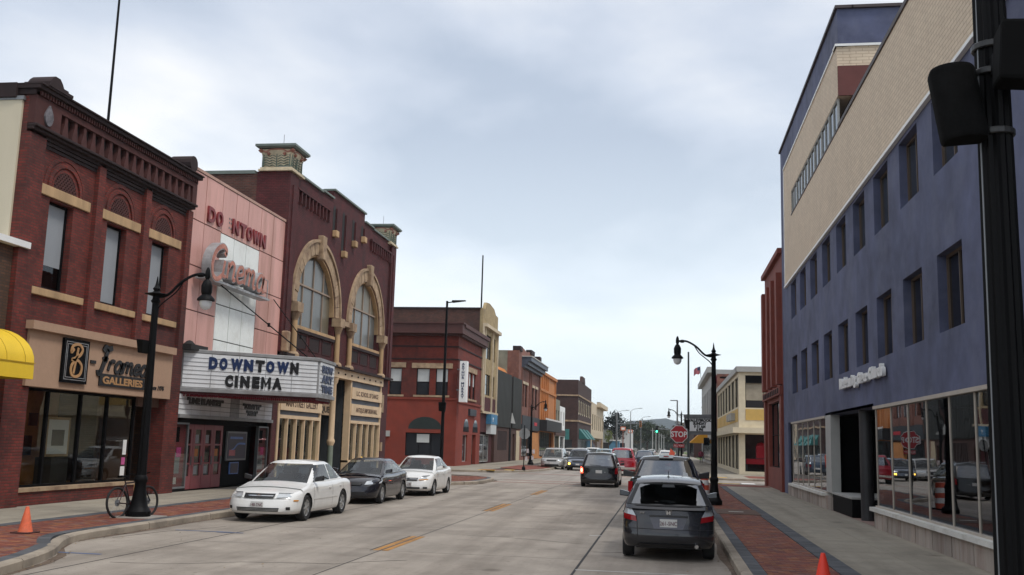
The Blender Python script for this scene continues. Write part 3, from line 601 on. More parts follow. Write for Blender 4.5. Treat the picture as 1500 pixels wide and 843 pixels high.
for u, z, w_, h_, mt in ((28.75, 1.4, .2, .45, G['white_paint']), (28.72, 1.1, .2, .22, M('pink_paper', (.55, .1, .28), .7)), (28.70, .75, .24, .3, G['white_paint'])):
    m = MB(); FL.box(m, u, u+w_, z, z+h_, -.225, -.22); tag(m.build('poster', mt), {1.4: 'pale blue poster at the top of the gallery window corner', 1.1: 'pink poster between two pale ones in the gallery window corner', .75: 'white paper at the bottom of the gallery window corner'}[z], 'poster')
# --- pink cinema
b = bldg('cinema_building', 'pink panelled cinema front with white panel strip and marquee', -16.2, 35.6)
m = MB(); m.box(-16.24, -16.225, 31.45, 39.85, 4.9, 11.15); m.build('joint_backing', G['stain_black'], b); m = MB(); m.box(-34, -16.24, 31.42, 39.88, 2.7, 11.2); m.box(-34, -17.6, 31.42, 39.88, .15, 2.7); m.build('wall', G['brick_side'], b)
m = MB(); FL.box(m, 31.4, 39.9, 11.18, 11.28, -.4, .06); m.build('coping', M('coping_pink', (.45, .28, .22), .7), b); 
us = [31.4, 32.45, 33.82, 34.98, 36.1, 37.36, 38.62, 39.9]; zs = [4.9, 6.3, 7.85, 9.45, 11.18]
for i, (a, c) in enumerate(zip(us, us[1:])):
    white = 2 <= i <= 4
    zz_ = [4.9, 5.49, 6.79, 8.1, 9.42, 11.18] if white else zs
    for k, (z0, z1) in enumerate(zip(zz_, zz_[1:])):
        if i in (1, 2, 3, 4, 5) and False: continue
        m = MB(); FL.box(m, a+.02, c-.02, z0+.02, z1-.02, -.03, .03+rnd.uniform(0, .004)); m.build('white_panel' if white and z1 < 9.5 else 'panel', G['panel_white'] if white and z1 < 9.5 else G['panel_pink'], b)
m = MB(); FL.box(m, 31.4, 31.55, 2.6, 4.9, -.03, .05); FL.box(m, 39.72, 39.9, .15, 4.9, -.03, .05); m.build('edge_strip', G['stone_maroon'], b)
sg = thing('cinema_letters', 'worn dark red raised letters high on the pink panels, the W missing', 'lettering', (-16.17, 35.4, 9.5))
for ch, u, w_ in zip('DONTOWN', (32.6, 33.3, 34.66, 35.32, 35.95, 36.55, 37.25), (.58, .5, .55, .56, .5, .64, .56)):
    FL.text(ch, u, 9.58, .86, G['letter_red'], sg, .07, .035, name='letter', bold=.03, fit=(w_, .56))
m = MB()
for u in (34.42, 34.58, 34.72):
    for z in (9.7, 9.9, 10.05): FL.box(m, u, u+.05, z, z+.07, .03, .05)
m.build('fixing', G['steel_grey'], sg)
sg = thing('cinema_script_sign', 'deep rusty pink and grey metal script sign across the white panels', 'sign', (-16, 35.4, 7.8))
u = 31.85
for ch in 'Cinema':
    w_, st = LET[ch]; s = 1.18 if ch == 'C' else 1.4; z = 7.5 if ch == 'C' else 7.58; k_ = 1.3 if ch == 'C' else 1.25
    if ch != 'C':
        pass
    m = MB(); script(m, FL, u, z, s, .2 if ch == 'C' else .14, st, .36, .70, .12, k_); l = m.build('letter', G['tin_grey'], sg)
    m = MB(); script(m, FL, u, z, s, .14 if ch == 'C' else .095, st, .70, .715, .12, k_); m.build('letter_face', G['tin_rust'], l)
    u += w_*s*(1.12 if ch == 'C' else 1.3)
m = MB(); FL.box(m, 31.75, 37.3, 7.38, 7.46, .2, .62)
for u in (31.9, 37.1): FL.box(m, u, u+.06, 7.45, 7.52, -.02, .5)
m.tube([FL.p(36.6, 8.2, .5), FL.p(37.3, 8.2, .5), FL.p(37.3, 7.45, .5)], .02, 6)
m.build('rail', G['tin_grey'], sg)
# marquee: two angled faces and the narrow nose between
A0, A1, A2, A3 = Vector((-16.2, 31.6)), Vector((-12.45, 34.75)), Vector((-12.65, 37.0)), Vector((-16.2, 39.8))
mq = thing('marquee', 'white letterboard cinema marquee reading DOWNTOWN CINEMA jutting over the pavement', 'marquee', (-14.5, 35.6, 3.4))
m = MB(); core = [A0, A1, A2, A3]; m.prism([(p.x, p.y, 3.62) for p in core], (0, 0, 1.22)); m.build('box', G['marquee_trim'], mq)
def off2(P, d):
    c = sum(P, Vector((0, 0)))/4; return [p+(p-c).normalized()*d for p in P]
m = MB(); m.prism([(p.x, p.y, 4.82) for p in off2(core, .07)], (0, 0, .12)); m.prism([(p.x, p.y, 3.5) for p in off2(core, .08)], (0, 0, .14)); m.build('trim', G['marquee_trim'], mq, bevel=.01)
m = MB(); m.prism([(p.x, p.y, 3.42) for p in off2(core, -.1)], (0, 0, .1)); sf = m.build('soffit', G['marquee_soffit'], mq)
def face(P, Q, text, nu, rows=8):
    U = Vector((Q.x-P.x, Q.y-P.y, 0)); L = U.length; U.normalize(); Nn = Vector((U.y, -U.x, 0)); f = Fr((P.x, P.y, 0), U, Nn)
    for i in range(nu):
        a, c = .06+(L-.12)*i/nu, .06+(L-.12)*(i+1)/nu
        m = MB(); f.box(m, a+.01, c-.01, 3.66, 4.80, 0, .03); pn = m.build('letter_panel', G['marquee_white'], mq)
        m = MB()
        for k in range(1, rows): z = 3.66+1.14*k/rows; f.box(m, a+.01, c-.01, z-.007, z+.007, .03, .045)
        m.build('track', G['tin_grey'], pn)
    return f, L
f1, L1 = face(A0, A1, '', 5)
for i, ch in enumerate('DOWNTOWN'): f1.text(ch, [.92, 1.28, 1.67, 2.13, 2.54, 2.92, 3.31, 3.8][i], 4.29, .52, G['letter_black'] if i in (4, 7) else G['letter_blue'], mq, .05, .012, name='letter', bold=.042, fit=([.3, .28, .42, .33, .32, .3, .44, .31][i], .42))
for i, ch in enumerate('CINEMA'): ch != 'M' and f1.text(ch, [1.51, 1.85, 2.04, 2.46, 2.78, 3.18][i], 3.71, .52, G['letter_black'], mq, .05, .012, name='letter', bold=.042 if ch != 'M' else .008, fit=([.28, .1, .33, .26, .34, .35][i], .42))
m = MB(); f1.stroke(m, [(2.82, 3.71), (2.82, 4.13)], .085, .05, .07); f1.stroke(m, [(3.08, 3.71), (3.08, 4.13)], .085, .05, .07); f1.stroke(m, [(2.82, 4.11), (2.95, 3.85), (3.08, 4.11)], .075, .05, .068); m.build('letter', G['letter_black'], mq)
f2, L2 = face(A1, A2, '', 2)
for st, z in (('SHOW', 4.42), ('ART', 4.06), ('TIME', 3.70)): f2.text(st, .3, z, .40, G['letter_blue'], mq, .05, .012, name='lettering', bold=.02, fit=(1.6, .29))
f3, L3 = face(A2, A3, '', 5)
m = MB()       # rows of lamps under the edge
for P, Q in ((A0, A1), (A1, A2)):
    d_ = Q-P; k = int(d_.length/.14); nn = Vector((d_.y, -d_.x)).normalized()
    for i in range(k):
        for r_ in (-.14, -.34, -.54): c = P+d_*(i+.5)/k+nn*r_; m.lathe((c.x, c.y, 3.34), [(.012, 0), (.035, .03), (.02, .09)], 6)
m.build('lamp_row', M('lamp_red', (.22, .02, .035), .4, var=0), mq)
m = MB()
for y, q in ((33.1, A0+(A1-A0)*.95), (39.1, A2+(A3-A2)*.15)): m.tube([(-16.15, y, 7.7), (q.x-.2, q.y, 4.94)], .022, 6); c = Vector((-16.15, y, 7.7)).lerp(Vector((q.x-.2, q.y, 4.94)), .6); m.tube([c-Vector((0, 0, .07)), c+Vector((0, 0, .07))], .05, 6)
m.each('stay_rod', G['steel_black'], mq)
m = MB(); m.box(-16.3, -15.75, 31.35, 32.6, 4.9, 5.08); m.lathe((-16.0, 31.7, 4.9), [(.2, 0), (.25, .15), (.1, .3), (0.01, .33)], 8); m.build('tar_patch', G['stain_black'], mq)
# lower letterboard and entrance
m = MB(); FL.box(m, 31.55, 39.7, 2.62, 2.74, -.2, .12); m.build('transom', G['marquee_trim'], b)
for i in range(10):
    a = 31.6+.811*i; m = MB(); FL.box(m, a+.01, a+.80, 2.74, 3.42, 0, .04); pn = m.build('letter_panel', G['marquee_white'] if i not in (5,) else G['marquee_trim'], b)
    m = MB()
    for k in range(1, 4): FL.box(m, a+.01, a+.80, 2.74+.17*k-.007, 2.74+.17*k+.007, .04, .052)
    m.build('track', G['letter_black'], pn)
FL.text('"LINE BLANKET"', 32.15, 3.12, .27, G['letter_black'], b, .055, .012, 0, 1.45, bold=.02); FL.text('"TODAY BY"', 36.75, 3.12, .24, G['letter_black'], b, .055, .012, 0, 1.3, bold=.02); FL.text('"TODAY"', 37.1, 2.86, .24, G['letter_black'], b, .055, .012, 0, 1.1, bold=.02)
m = MB(); FL.box(m, 31.4, 39.9, 2.43, 2.62, -.5, -.2); m.box(-17.6, -16.4, 31.42, 39.88, 2.55, 2.7); m.build('header', frame_dark, b)
m = MB(); m.box(-17.75, -17.6, 31.5, 39.8, .15, 2.7); m.build('lobby_wall', G['interior'], b)
for k in range(4):
    a = 32.72+k*.80; m = MB(); n_ = -.34
    for x0, x1 in ((a, a+.15), (a+.62, a+.77)): FL.box(m, x0, x1, .17, 2.42, n_, n_+.05)
    for z0, z1 in ((.17, .62), (1.02, 1.08), (1.68, 1.74), (2.24, 2.42)): FL.box(m, a+.15, a+.62, z0, z1, n_, n_+.05)
    dr = m.build('door', G['door_pink'], b)
    for z0, z1 in ((.62, 1.02), (1.08, 1.68), (1.74, 2.24)): part('pane', G['glass_black'], dr, FL, (a+.15, a+.62, z0, z1, n_+.01, n_+.02))
    part('handle', G['steel_grey'], dr, FL, (a+.66, a+.69, 1.0, 1.3, n_+.05, n_+.09))
    for z, h_, mt in ((1.76, .3, 'white_paint'), (1.3, .26, 'orange_paint'), (.68, .28, 'white_paint')):
        if (k+int(z*3)) % 3 != 2: part('paper', G['blind'] if mt == 'white_paint' else G[mt], dr, FL, (a+.2, a+.46, z, z+h_, n_+.022, n_+.026))
m = MB(); FL.box(m, 35.95, 38.5, .17, 2.45, -.4, -.3); bk = m.build('poster_wall', G['black_paint'], b)
pc = thing('poster_case', 'blue film poster in a steel frame on the black wall beside the pink doors', 'poster', (-16.5, 37, 1.2))
m = MB(); FL.box(m, 36.2, 38.0, 1.12, 2.22, -.3, -.24); m.build('frame', G['steel_grey'], pc); m = MB(); FL.box(m, 36.28, 37.92, 1.19, 2.15, -.24, -.232); m.build('sheet', M('poster_navy', (.012, .018, .05), .35, var=.3), pc)
m = MB(); FL.stroke(m, spline([(36.4, 1.45), (36.8, 1.55), (37.2, 1.75), (37.85, 1.75)]), .07, -.232, -.228); FL.box(m, 36.45, 37.6, 1.93, 2.02, -.232, -.228); m.build('print', M('poster_blue', (.10, .2, .5), .5), pc); m = MB(); FL.box(m, 36.4, 36.95, 1.3, 1.52, -.228, -.226); m.build('print', M('poster_red', (.4, .1, .12), .5), pc)
pc = thing('poster_case', 'small blue poster in a frame below the big film poster', 'poster', (-16.5, 37, .6))
m = MB(); FL.box(m, 36.62, 37.42, .6, 1.05, -.3, -.26); m.build('frame', G['poster_blue'], pc); m = MB(); FL.box(m, 36.67, 37.37, .64, 1.01, -.26, -.254); m.build('sheet', G['poster_navy'], pc)
for u0, u1, lb in ((31.5, 32.6, 'glass poster case with pink leaflet left of the cinema doors'), (38.62, 39.62, 'glass poster case with pink leaflet right of the cinema doors')):
    pc = thing('display_case', lb, 'display case', (-16.3, (u0+u1)/2, .3)); m = MB()
    for a in (u0, u1-.05): FL.box(m, a, a+.05, .3, 2.42, -.15, -.02)
    for z in (.25, 2.4): FL.box(m, u0, u1, z, z+.06, -.15, -.02)
    m.build('frame', G['steel_grey'], pc); part('backboard', G['door_pink'], pc, FL, (u0+.05, u1-.05, .31, 2.4, -.14, -.12))
    part('poster', G['black_paint'], pc, FL, (u0+.2, u0+.62, 1.8, 2.3, -.118, -.11)); part('leaflet', M('pink_bright', (.85, .12, .42), .6), pc, FL, (u0+.48, u0+.8, 1.3, 1.62, -.116, -.108)); part('poster', G['blind'], pc, FL, (u0+.12, u0+.75, .75, 1.45, -.118, -.112)); part('leaflet', G['white_paint'], pc, FL, (u0+.25, u0+.6, .4, .62, -.118, -.112))
    part('pane', G['glass_shop'], pc, FL, (u0+.05, u1-.05, .31, 2.4, -.05, -.04))
    part('base', G['frame_dark'], pc, FL, (u0, u1, .15, .25, -.3, -.02))
# --- maroon brick arcade building
b = bldg('arched_building', 'tall maroon brick building with two great sandstone arched windows', -16.2, 48.5)
Y0, Y1 = 39.9, 57.2; AC = (44.35, 52.15); r = 2.6; zs = 7.94
m = MB(); holes = [(c-r, c+r, 6.98, zs+r) for c in AC]
FL.wall(m, Y0, Y1, 5.5, 13.45, holes, T=.45)
for c in AC: FL.spandrel(m, c, r, zs, zs+r, -.45, 0, 20)
FL.box(m, Y0, Y0+.5, .15, 5.5, -.45, .0); FL.box(m, Y1-1.4, Y1, .15, 5.5, -.45, 0); m.build('wall', G['brick_maroon'], b)
m = MB(); m.box(-34, -17.6, Y0, Y0+.3, 2.7, 13.35); m.box(-34, -33.7, Y0+.3, Y1-.3, .15, 13); m.build('side_wall', G['brick_side'], b)
m = MB(); m.box(-17.6, -16.65, Y0, Y0+.3, .15, 13.45); m.box(-34, -16.65, Y1-.3, Y1, .15, 13.4); m.build('side_wall', G['brick_maroon'], b)
m = MB(); m.box(-34, -17.7, Y0-.06, Y0+.36, 13.35, 13.5); m.build('coping', G['metal_green'], b); roofbox(b, -33.7, -16.65, Y0+.3, Y1-.3, 13.0)
# stepped parapet
m = MB(); 
for u0, u1, z in ((Y0, 44.3, 13.6), (44.3, 45.9, 13.68), (45.9, 51.1, 14.12), (51.1, 52.6, 13.68), (52.6, Y1, 13.6)): FL.box(m, u0, u1, 13.45, z, -.45, .0)
m.build('parapet', G['brick_maroon'], b); m = MB()
for u0, u1, z in ((Y0-.02, 44.25, 13.6), (44.25, 45.85, 13.68), (45.85, 51.15, 14.12), (51.15, 52.65, 13.68), (52.65, Y1+.02, 13.6)): FL.box(m, u0, u1, z, z+.09, -.5, .1)
m.build('coping', G['metal_green'], b)
for u0, u1 in ((Y0, Y0+.95), (Y1-.95, Y1)):
    m = MB(); FL.box(m, u0, u1, 5.5, 13.4, 0, .14); FL.box(m, u0+.28, u1-.28, 5.5, 12.9, .14, .2); m.build('pilaster', G['brick_maroon'], b)
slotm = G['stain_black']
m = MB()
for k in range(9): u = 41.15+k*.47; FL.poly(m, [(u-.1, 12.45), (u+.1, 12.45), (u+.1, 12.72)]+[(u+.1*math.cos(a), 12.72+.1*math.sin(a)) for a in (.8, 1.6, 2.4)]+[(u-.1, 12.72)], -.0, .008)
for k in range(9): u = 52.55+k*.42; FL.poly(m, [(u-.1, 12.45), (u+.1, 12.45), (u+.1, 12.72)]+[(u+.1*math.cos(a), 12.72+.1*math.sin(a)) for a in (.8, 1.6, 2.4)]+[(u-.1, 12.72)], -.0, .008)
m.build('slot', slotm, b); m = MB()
for k in range(10): FL.box(m, 40.86+k*.47, 40.98+k*.47, 12.35, 12.9, 0, .14)
for k in range(10): FL.box(m, 52.28+k*.42, 52.4+k*.42, 12.35, 12.9, 0, .14)
FL.box(m, 40.85, 45.3, 12.9, 13.0, 0, .16); FL.box(m, 52.2, 56.25, 12.9, 13.0, 0, .16)
m.build('corbel', G['brick_maroon'], b)
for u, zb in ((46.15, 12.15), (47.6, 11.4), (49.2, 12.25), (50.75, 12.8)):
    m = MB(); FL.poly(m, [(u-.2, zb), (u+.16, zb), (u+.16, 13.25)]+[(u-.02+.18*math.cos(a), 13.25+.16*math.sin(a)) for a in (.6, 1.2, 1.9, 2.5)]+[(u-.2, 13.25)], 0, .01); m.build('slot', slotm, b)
    m = MB(); FL.box(m, u+.16, u+.42, zb-.0, 13.3, 0, .1); m.build('rib', G['brick_maroon'], b)
    m = MB(); FL.box(m, u-.18, u+.22, zb-.32, zb, 0, .24); m.build('corbel_stone', G['sandstone'], b, bevel=.03)
for ci, c in enumerate(AC):
    # voussoirs, each a stone; outer label mould
    nv = 17
    for k in range(nv):
        if k == nv//2: continue
        m = MB(); FL.arch(m, c, r+.02, 3.18, zs, -.1, .06+rnd.uniform(-.02, .025), 2, a0=180*k/nv+.3, a1=180*(k+1)/nv-.3); m.build('voussoir', G['limestone'], b)
    m = MB(); FL.arch(m, c, 3.2, 3.34, zs, -.05, .13, 34); m.build('label_mould', G['limestone'], b)
    m = MB(); FL.arch(m, c, r-.09, r, zs, -.3, -.02, 34); m.build('inner_mould', G['sandstone'], b)
    m = MB(); FL.poly(m, [(c-.2, zs+r-.2), (c+.2, zs+r-.2), (c+.27, zs+3.55), (c-.27, zs+3.55)], -.1, .28); m.build('keystone', G['limestone'], b, bevel=.05)
    # columns with capitals and bases
    for s in (-1, 1):
        u = c+s*2.92; m = MB(); m.lathe(FL.p(u, 0, .12), [(.135, 5.75), (.13, 7.2)], 12); col = m.build('column', G['sandstone'], b, smooth=True)
        m = MB(); m.lathe(FL.p(u, 0, .12), [(.14, 7.15), (.16, 7.22), (.27, 7.5)], 12); FL.box(m, u-.34, u+.34, 7.5, 7.92, -.1, .36); m.build('capital', G['limestone'], col)
        m = MB(); m.lathe(FL.p(u, 0, .12), [(.28, 5.55), (.28, 5.65), (.2, 5.75)], 12); m.build('base', G['limestone'], col)
    # glazing
    wf = M('sash_tan', (.30, .22, .16), .6, var=.1); m = MB(); fr_ = FL
    FL.box(m, c-r+.14, c+r-.14, 6.98, 7.06, -.30, -.16); FL.box(m, c-r+.14, c+r-.14, 8.88, 8.96, -.29, -.15); m2 = MB()
    for u in (-1.35, 0, 1.35): FL.box(m, c+u-.03, c+u+.03, 7.06, zs+math.sqrt(2.44**2-u*u), -.28, -.18)
    f = m.build('arched_window', wf, b)
    for k, (a, e) in enumerate(((-2.46, -1.38), (-1.32, -.03), (.03, 1.32), (1.38, 2.46))):
        pm = MB(); FL.box(pm, c+a, c+e, 7.06, 8.88, -.25, -.23); pm.build('pane', G['arch_glass'] if 'arch_glass' in G else M('arch_glass', (.10, .105, .10), .25, var=.06, scale=.8), f) if not (ci == 0 and k == 3) else pm.build('pane', M('arch_glass_tan', (.15, .13, .09), .35, var=.05), f)
        pm = MB(); pts = [(c+a, 8.96), (c+e, 8.96)]+[(c+a+(e-a)*t, zs+math.sqrt(max(0, 2.46**2-(a+(e-a)*t)**2))) for t in (1, .8, .6, .4, .2, 0)]
        pts = [p for p in pts if p[1] >= 8.955]; FL.poly(pm, pts, -.25, -.23); pm.build('pane', G['arch_glass'] if ci == 0 else G['arch_glass_tan'], f)
    m = MB(); FL.box(m, c-r, c+r, 6.84, 6.98, -.3, .1); m.build('sill', G['sandstone'], b)
    # recessed brick panels
    for k in range(3):
        u0 = c-2.45+k*1.75; m = MB()
        FL.box(m, u0, u0+1.35, 6.62, 6.66, 0, .03); FL.box(m, u0, u0+1.35, 5.98, 6.02, 0, .03); FL.box(m, u0-.04, u0, 5.98, 6.66, 0, .03); FL.box(m, u0+1.35, u0+1.39, 5.98, 6.66, 0, .03); m.build('panel_moulding', G['brick_maroon'], b)
        m = MB(); FL.box(m, u0, u0+1.35, 6.02, 6.62, 0, .004); m.build('panel_field', G['stone_dark'], b)
    m = MB(); FL.box(m, c-2.7, c+2.7, 6.7, 6.84, 0, .1); m.build('string_course', G['stone_dark'], b)
m = MB(); FL.box(m, Y0, Y1, 5.5, 5.62, -.1, .3); m.build('string_course', G['stone_dark'], b)
m = MB(); FL.box(m, 47.3, 49.2, 7.66, 7.9, 0, .22); m.build('impost_band', G['limestone'], b)
m = MB(); FL.box(m, Y0, Y0+.35, 5.62, 6.5, .14, .45); m.build('corner_stone', G['limestone'], b, bevel=.06)
# urn capitals on the corner piers
for yc, lb in ((40.55, 'tall green and cream terracotta capital on the near corner of the maroon parapet'), (56.5, 'green and cream terracotta capital on the far corner of the maroon parapet')):
    un = thing('terracotta_capital', lb, 'ornament', (-16.75, yc, 13.6), group='terracotta capitals on the arched building')
    x, y = -16.75, yc; m = MB()
    def sq(h, z0, z1, h1=None, bm=None):
        h1 = h1 or h; M_ = bm; M_.hexa([(x-h, y-h, z0), (x+h, y-h, z0), (x+h, y+h, z0), (x-h, y+h, z0), (x-h1, y-h1, z1), (x+h1, y-h1, z1), (x+h1, y+h1, z1), (x-h1, y+h1, z1)])
    sq(.78, 13.45, 13.53, bm=m); sq(.72, 13.53, 13.62, bm=m); m.build('base', G['terra_cream'], un)
    m = MB(); sq(.62, 13.62, 14.1, .66, bm=m); sq(.66, 14.1, 14.42, .74, bm=m); m.build('bell', G['terra_cream'], un)
    m = MB()
    for ax in range(4):
        U = [Vector((1, 0, 0)), Vector((0, 1, 0)), Vector((-1, 0, 0)), Vector((0, -1, 0))][ax]; Nn = Vector((U.y, -U.x, 0)); f = Fr((x+Nn.x*.66, y+Nn.y*.66, 0), U, Nn)
        for k in range(5):
            z = 13.7+k*.11
            for s in (-1, 1): f.stroke(m, spline([(s*.05, z-.04), (s*.2, z+.03), (s*.32, z-.02), (s*.5, z+.05), (s*.6, z)], 3), .03, -.02, .02)
        for u in (-.6, 0, .6): f.stroke(m, [(u, 13.64), (u, 14.3)], .035, -.03, .03)
    m.build('leaf_relief', G['terra_green'], un)
    m = MB()
    for ax in range(4):
        U = [Vector((1, 0, 0)), Vector((0, 1, 0)), Vector((-1, 0, 0)), Vector((0, -1, 0))][ax]; Nn = Vector((U.y, -U.x, 0)); f = Fr((x+Nn.x*.7, y+Nn.y*.7, 0), U, Nn)
        f.stroke(m, spline([(-.74, 14.42), (-.5, 14.3), (-.3, 14.4), (0, 14.42), (.3, 14.4), (.5, 14.3), (.74, 14.42)], 3), .06, -.04, .05)
        for u in (-.36, .36): m.lathe(f.p(u, 14.22, .02), [(.02, -.08), (.09, 0), (.02, .08)], 8)
        m.lathe(f.p(.72, 14.36, .02), [(.02, -.1), (.13, 0), (.02, .1)], 8)
    m.build('scroll', G['terra_pink'], un)
    m = MB(); sq(.84, 14.46, 14.52, .9, bm=m); sq(.92, 14.52, 14.62, bm=m); m.build('abacus', G['metal_green'], un)
    m = MB(); m.tube([(x, y, 14.6), (x, y, 15.3)], .012, 5); m.build('lightning_rod', G['steel_grey'], un)
# shop level of the arched building
m = MB(); FL.box(m, 40.4, 55.8, 5.05, 5.5, -.4, .12); bd = m.build('shop_beam', G['cream_paint'], b); m = MB()
for k in range(14): m.lathe(FL.p(41.2+k*1.08, 5.27, .12), [(.05, -.05), (.05, .05)], 6, ax='x')
m.build('stud_row', G['stone_dark'], bd)
def shopbay(u0, u1, npost, signs, ztop):
    part('corner_post', G['cream_paint'], b, FL, (u0, u0+.18, .15, 5.05, -.35, .04)); part('corner_post', G['cream_paint'], b, FL, (u1-.18, u1, .15, 5.05, -.35, .04))
    part('slate_board', G['slate_grey'], b, FL, (u0+.18, u1-.18, 3.0, 5.05, -.3, -.02)); part('transom_bar', G['cream_paint'], b, FL, (u0+.18, u1-.18, 2.85, 3.0, -.3, .06))
    for k in range(npost+1):
        u = u0+.09+(u1-u0-.18)*k/npost; part('shop_post', G['cream_paint'], b, FL, (u-.045, u+.045, .95, 2.85, -.1, .05))
    for k in range(npost):
        u = u0+.09+(u1-u0-.18)*k/npost; part('pane', G['glass_shop'], b, FL, (u+.045, u+(u1-u0-.18)/npost-.045, .95, 2.85, -.09, -.08))
    part('curtain_back', G['interior'], b, FL, (u0+.18, u1-.18, .7, 2.9, -.95, -.9)); [part('curtain', G['curtain'], b, FL, (u0+.25+q*(u1-u0-.4)/npost, u0+.25+(q+.45+rnd.uniform(-.15, .15))*(u1-u0-.4)/npost, .7, 2.9, -.6, -.55)) for q in range(npost)]; part('stall_riser', G['slate_grey'], b, FL, (u0+.18, u1-.18, .15, .85, -.32, -.02)); part('shop_sill', G['cream_paint'], b, FL, (u0, u1, .85, .95, -.34, .08))
    for st, z0, z1, sz, xs, lb in signs:
        o = thing('board_sign', lb, 'sign', tuple(FL.p((u0+u1)/2, z0, .03))); part('board', G['cream_paint'], o, FL, (u0+.1, u1-.05, z0, z1, .04, .09)); FL.text(st, (u0+u1)/2, (z0+z1)/2-sz*.35, sz, M('letter_brown', (.10, .055, .035), .7, var=0), o, .092, .006, 0, xs, align='CENTER', name='lettering', bold=.008)
shopbay(40.42, 45.75, 5, [('MAIN STREET GALLERY', 3.2, 3.85, .42, .92, 'cream board sign lettered for a gallery just right of the marquee')], 3.9)
shopbay(50.1, 55.8, 5, [('U.C. SCHOOL OF DANCE', 4.12, 4.72, .34, 1.05, 'upper cream board sign lettered for a school of dance'), ('ANTIQUE EMPORIUM MALL', 3.27, 3.86, .34, .95, 'lower cream board sign lettered for an antique mall')], 5)
m = MB(); m.box(-18.2, -18.0, 45.75, 50.1, .15, 5.05); m.box(-18.0, -16.5, 45.6, 45.75, .15, 5.05); m.box(-18.0, -16.5, 50.1, 50.25, .15, 5.05); m.build('entry_recess', M('slate_dark', (.035, .042, .048), .7), b)
fe = Fr((-18.0, 0, 0), (0, 1, 0), (1, 0, 0))
for u0, u1 in ((45.9, 47.9), (48.1, 49.9)): win(b, fe, u0, u1, .8, 3.3, d=-.08, fm=G['cream_paint'], gm=G['glass_black'], fw=.14, nz=1, name='window')
m = MB(); m.lathe((-16.25, 47.6, 0), [(.2, .15), (.2, .4), (.13, .45), (.13, 1.7), (.2, 1.85), (.2, 1.95), (.15, 2.05), (.14, 4.7), (.2, 4.8), (.24, 5.02)], 14, caps=False); m.build('iron_column', G['cream_paint'], b, smooth=True)
m = MB(); m.lathe((-16.25, 47.6, 0), [(.205, .15), (.205, .4), (.136, .45), (.136, 1.7)], 14, caps=False); m.build('column_sleeve', M('verdigris', (.20, .24, .19), .7), b, smooth=True)
hs = thing('hanging_sign', 'notched cream sign reading ANTIQUES hung in the recessed entry', 'sign', (-17, 47.4, 3.2)); fs = Fr((-17.0, 0, 0), (0, 1, 0), (1, 0, 0)); a, e = 45.95, 49.75
m = MB(); fs.poly(m, [(a+.2, 3.2), (e-.25, 3.2), (e-.25, 3.33), (e, 3.33), (e, 3.67), (e-.25, 3.67), (e-.25, 3.8), (a+.2, 3.8), (a+.2, 3.67), (a, 3.67), (a, 3.33), (a+.2, 3.33)], 0, .06); m.build('board', G['gold'] if 0 else M('sign_tan', (.48, .34, .21), .7), hs); fs.text('ANTIQUES', (a+e)/2, 3.34, .42, G['letter_black'], hs, .065, .006, 0, 1.6, align='CENTER', bold=.01)
m = MB(); fs.box(m, 46.6, 46.64, 3.8, 5.0, .02, .04); fs.box(m, 49.1, 49.14, 3.8, 5.0, .02, .04); m.build('chain', G['steel_black'], hs)
m = MB(); FL.box(m, 55.85, 56.15, 1.4, 1.9, 0, .12); FL.box(m, 55.85, 56.3, 3.6, 4.6, 0, .06); m.build('meter_box', G['limestone'], b)
# --- red corner building, across the side street
Y = 77.0; b = bldg('corner_building', 'two storey red brick corner building with red stuccoed ground floor and vertical sign', -16.2, 82)
fc = FY(Y); mw = [(-21.7, -20.72), (-19.5, -18.45), (-17.95, -16.95)]
m = MB(); fc.wall(m, -30, -16.2, 5.35, 10.3, [(a, c, 5.6, 7.7) for a, c in mw]); sideA = [(80.1, 81.3), (81.75, 82.95), (83.4, 84.6)]
FL.wall(m, Y+.3, 87.2, 5.15, 10.3, [(a, c, 5.6, 7.75) for a, c in sideA]); m.build('wall', G['brick_corner'], b)
m = MB(); fc.wall(m, -30, -16.16, .15, 5.35, [(-20.2, -17.1, .15+.7, 2.65), (-20.0, -17.3, 2.95, 3.0)], n=.05)
Fw = [(79.7, 81.6, .45, 2.6), (83.6, 85.4, .15, 2.65), (80.2, 82.1, 2.9, 3.9), (84.1, 86.4, 2.9, 3.9)]
FL.wall(m, Y+.3, 87.2, .15, 5.15, Fw[:2], n=.04); m.build('stucco_wall', G['stucco_red'], b)
m = MB(); fc.box(m, -30, -16.1, 5.25, 5.4, 0, .12); FL.box(m, Y-.1, 87.2, 5.08, 5.24, 0, .12); m.build('string_course', G['stucco_red'], b)
m = MB(); m.prism([(-18.65-.0+1.35*math.cos(a), Y-.06, 2.95+.95*math.sin(a)) for a in [math.pi*k/14 for k in range(15)]], (0, .02, 0)); m.build('fanlight', M('fan_green', (.02, .03, .028), .5), b)
for c in (80.9, 84.9):
    m = MB(); FL.poly(m, [(c+1.15*math.cos(a), 2.85+1.05*math.sin(a)) for a in [math.pi*k/12 for k in range(13)]], .04, .06); m.build('fanlight', G['glass_dark'], b)
win(b, fc, -20.2, -17.1, .85, 2.65, d=.1, nx=3, nz=1); m = MB(); fc.box(m, -19.3, -18.3, 1.9, 2.55, -.1, -.08); m.build('window_sign', G['blind_white'], b)
win(b, FL, 79.7, 81.6, .45, 2.6, d=.1, fm=G['fascia_grey'], nz=1); win(b, FL, 83.6, 85.4, .15, 2.65, d=.35, nz=1, name='door')
m = MB(); fc.box(m, -22.2, -21.45, 2.3, 2.75, 0, .2); m.build('air_conditioner', G['fascia_grey'], b)
m = MB(); fc.box(m, -30, -16.1, 10.3, 10.45, 0, .3); fc.box(m, -30, -15.75, 10.45, 11.2, 0, .75); fc.box(m, -30, -15.65, 11.2, 11.3, 0, .85)
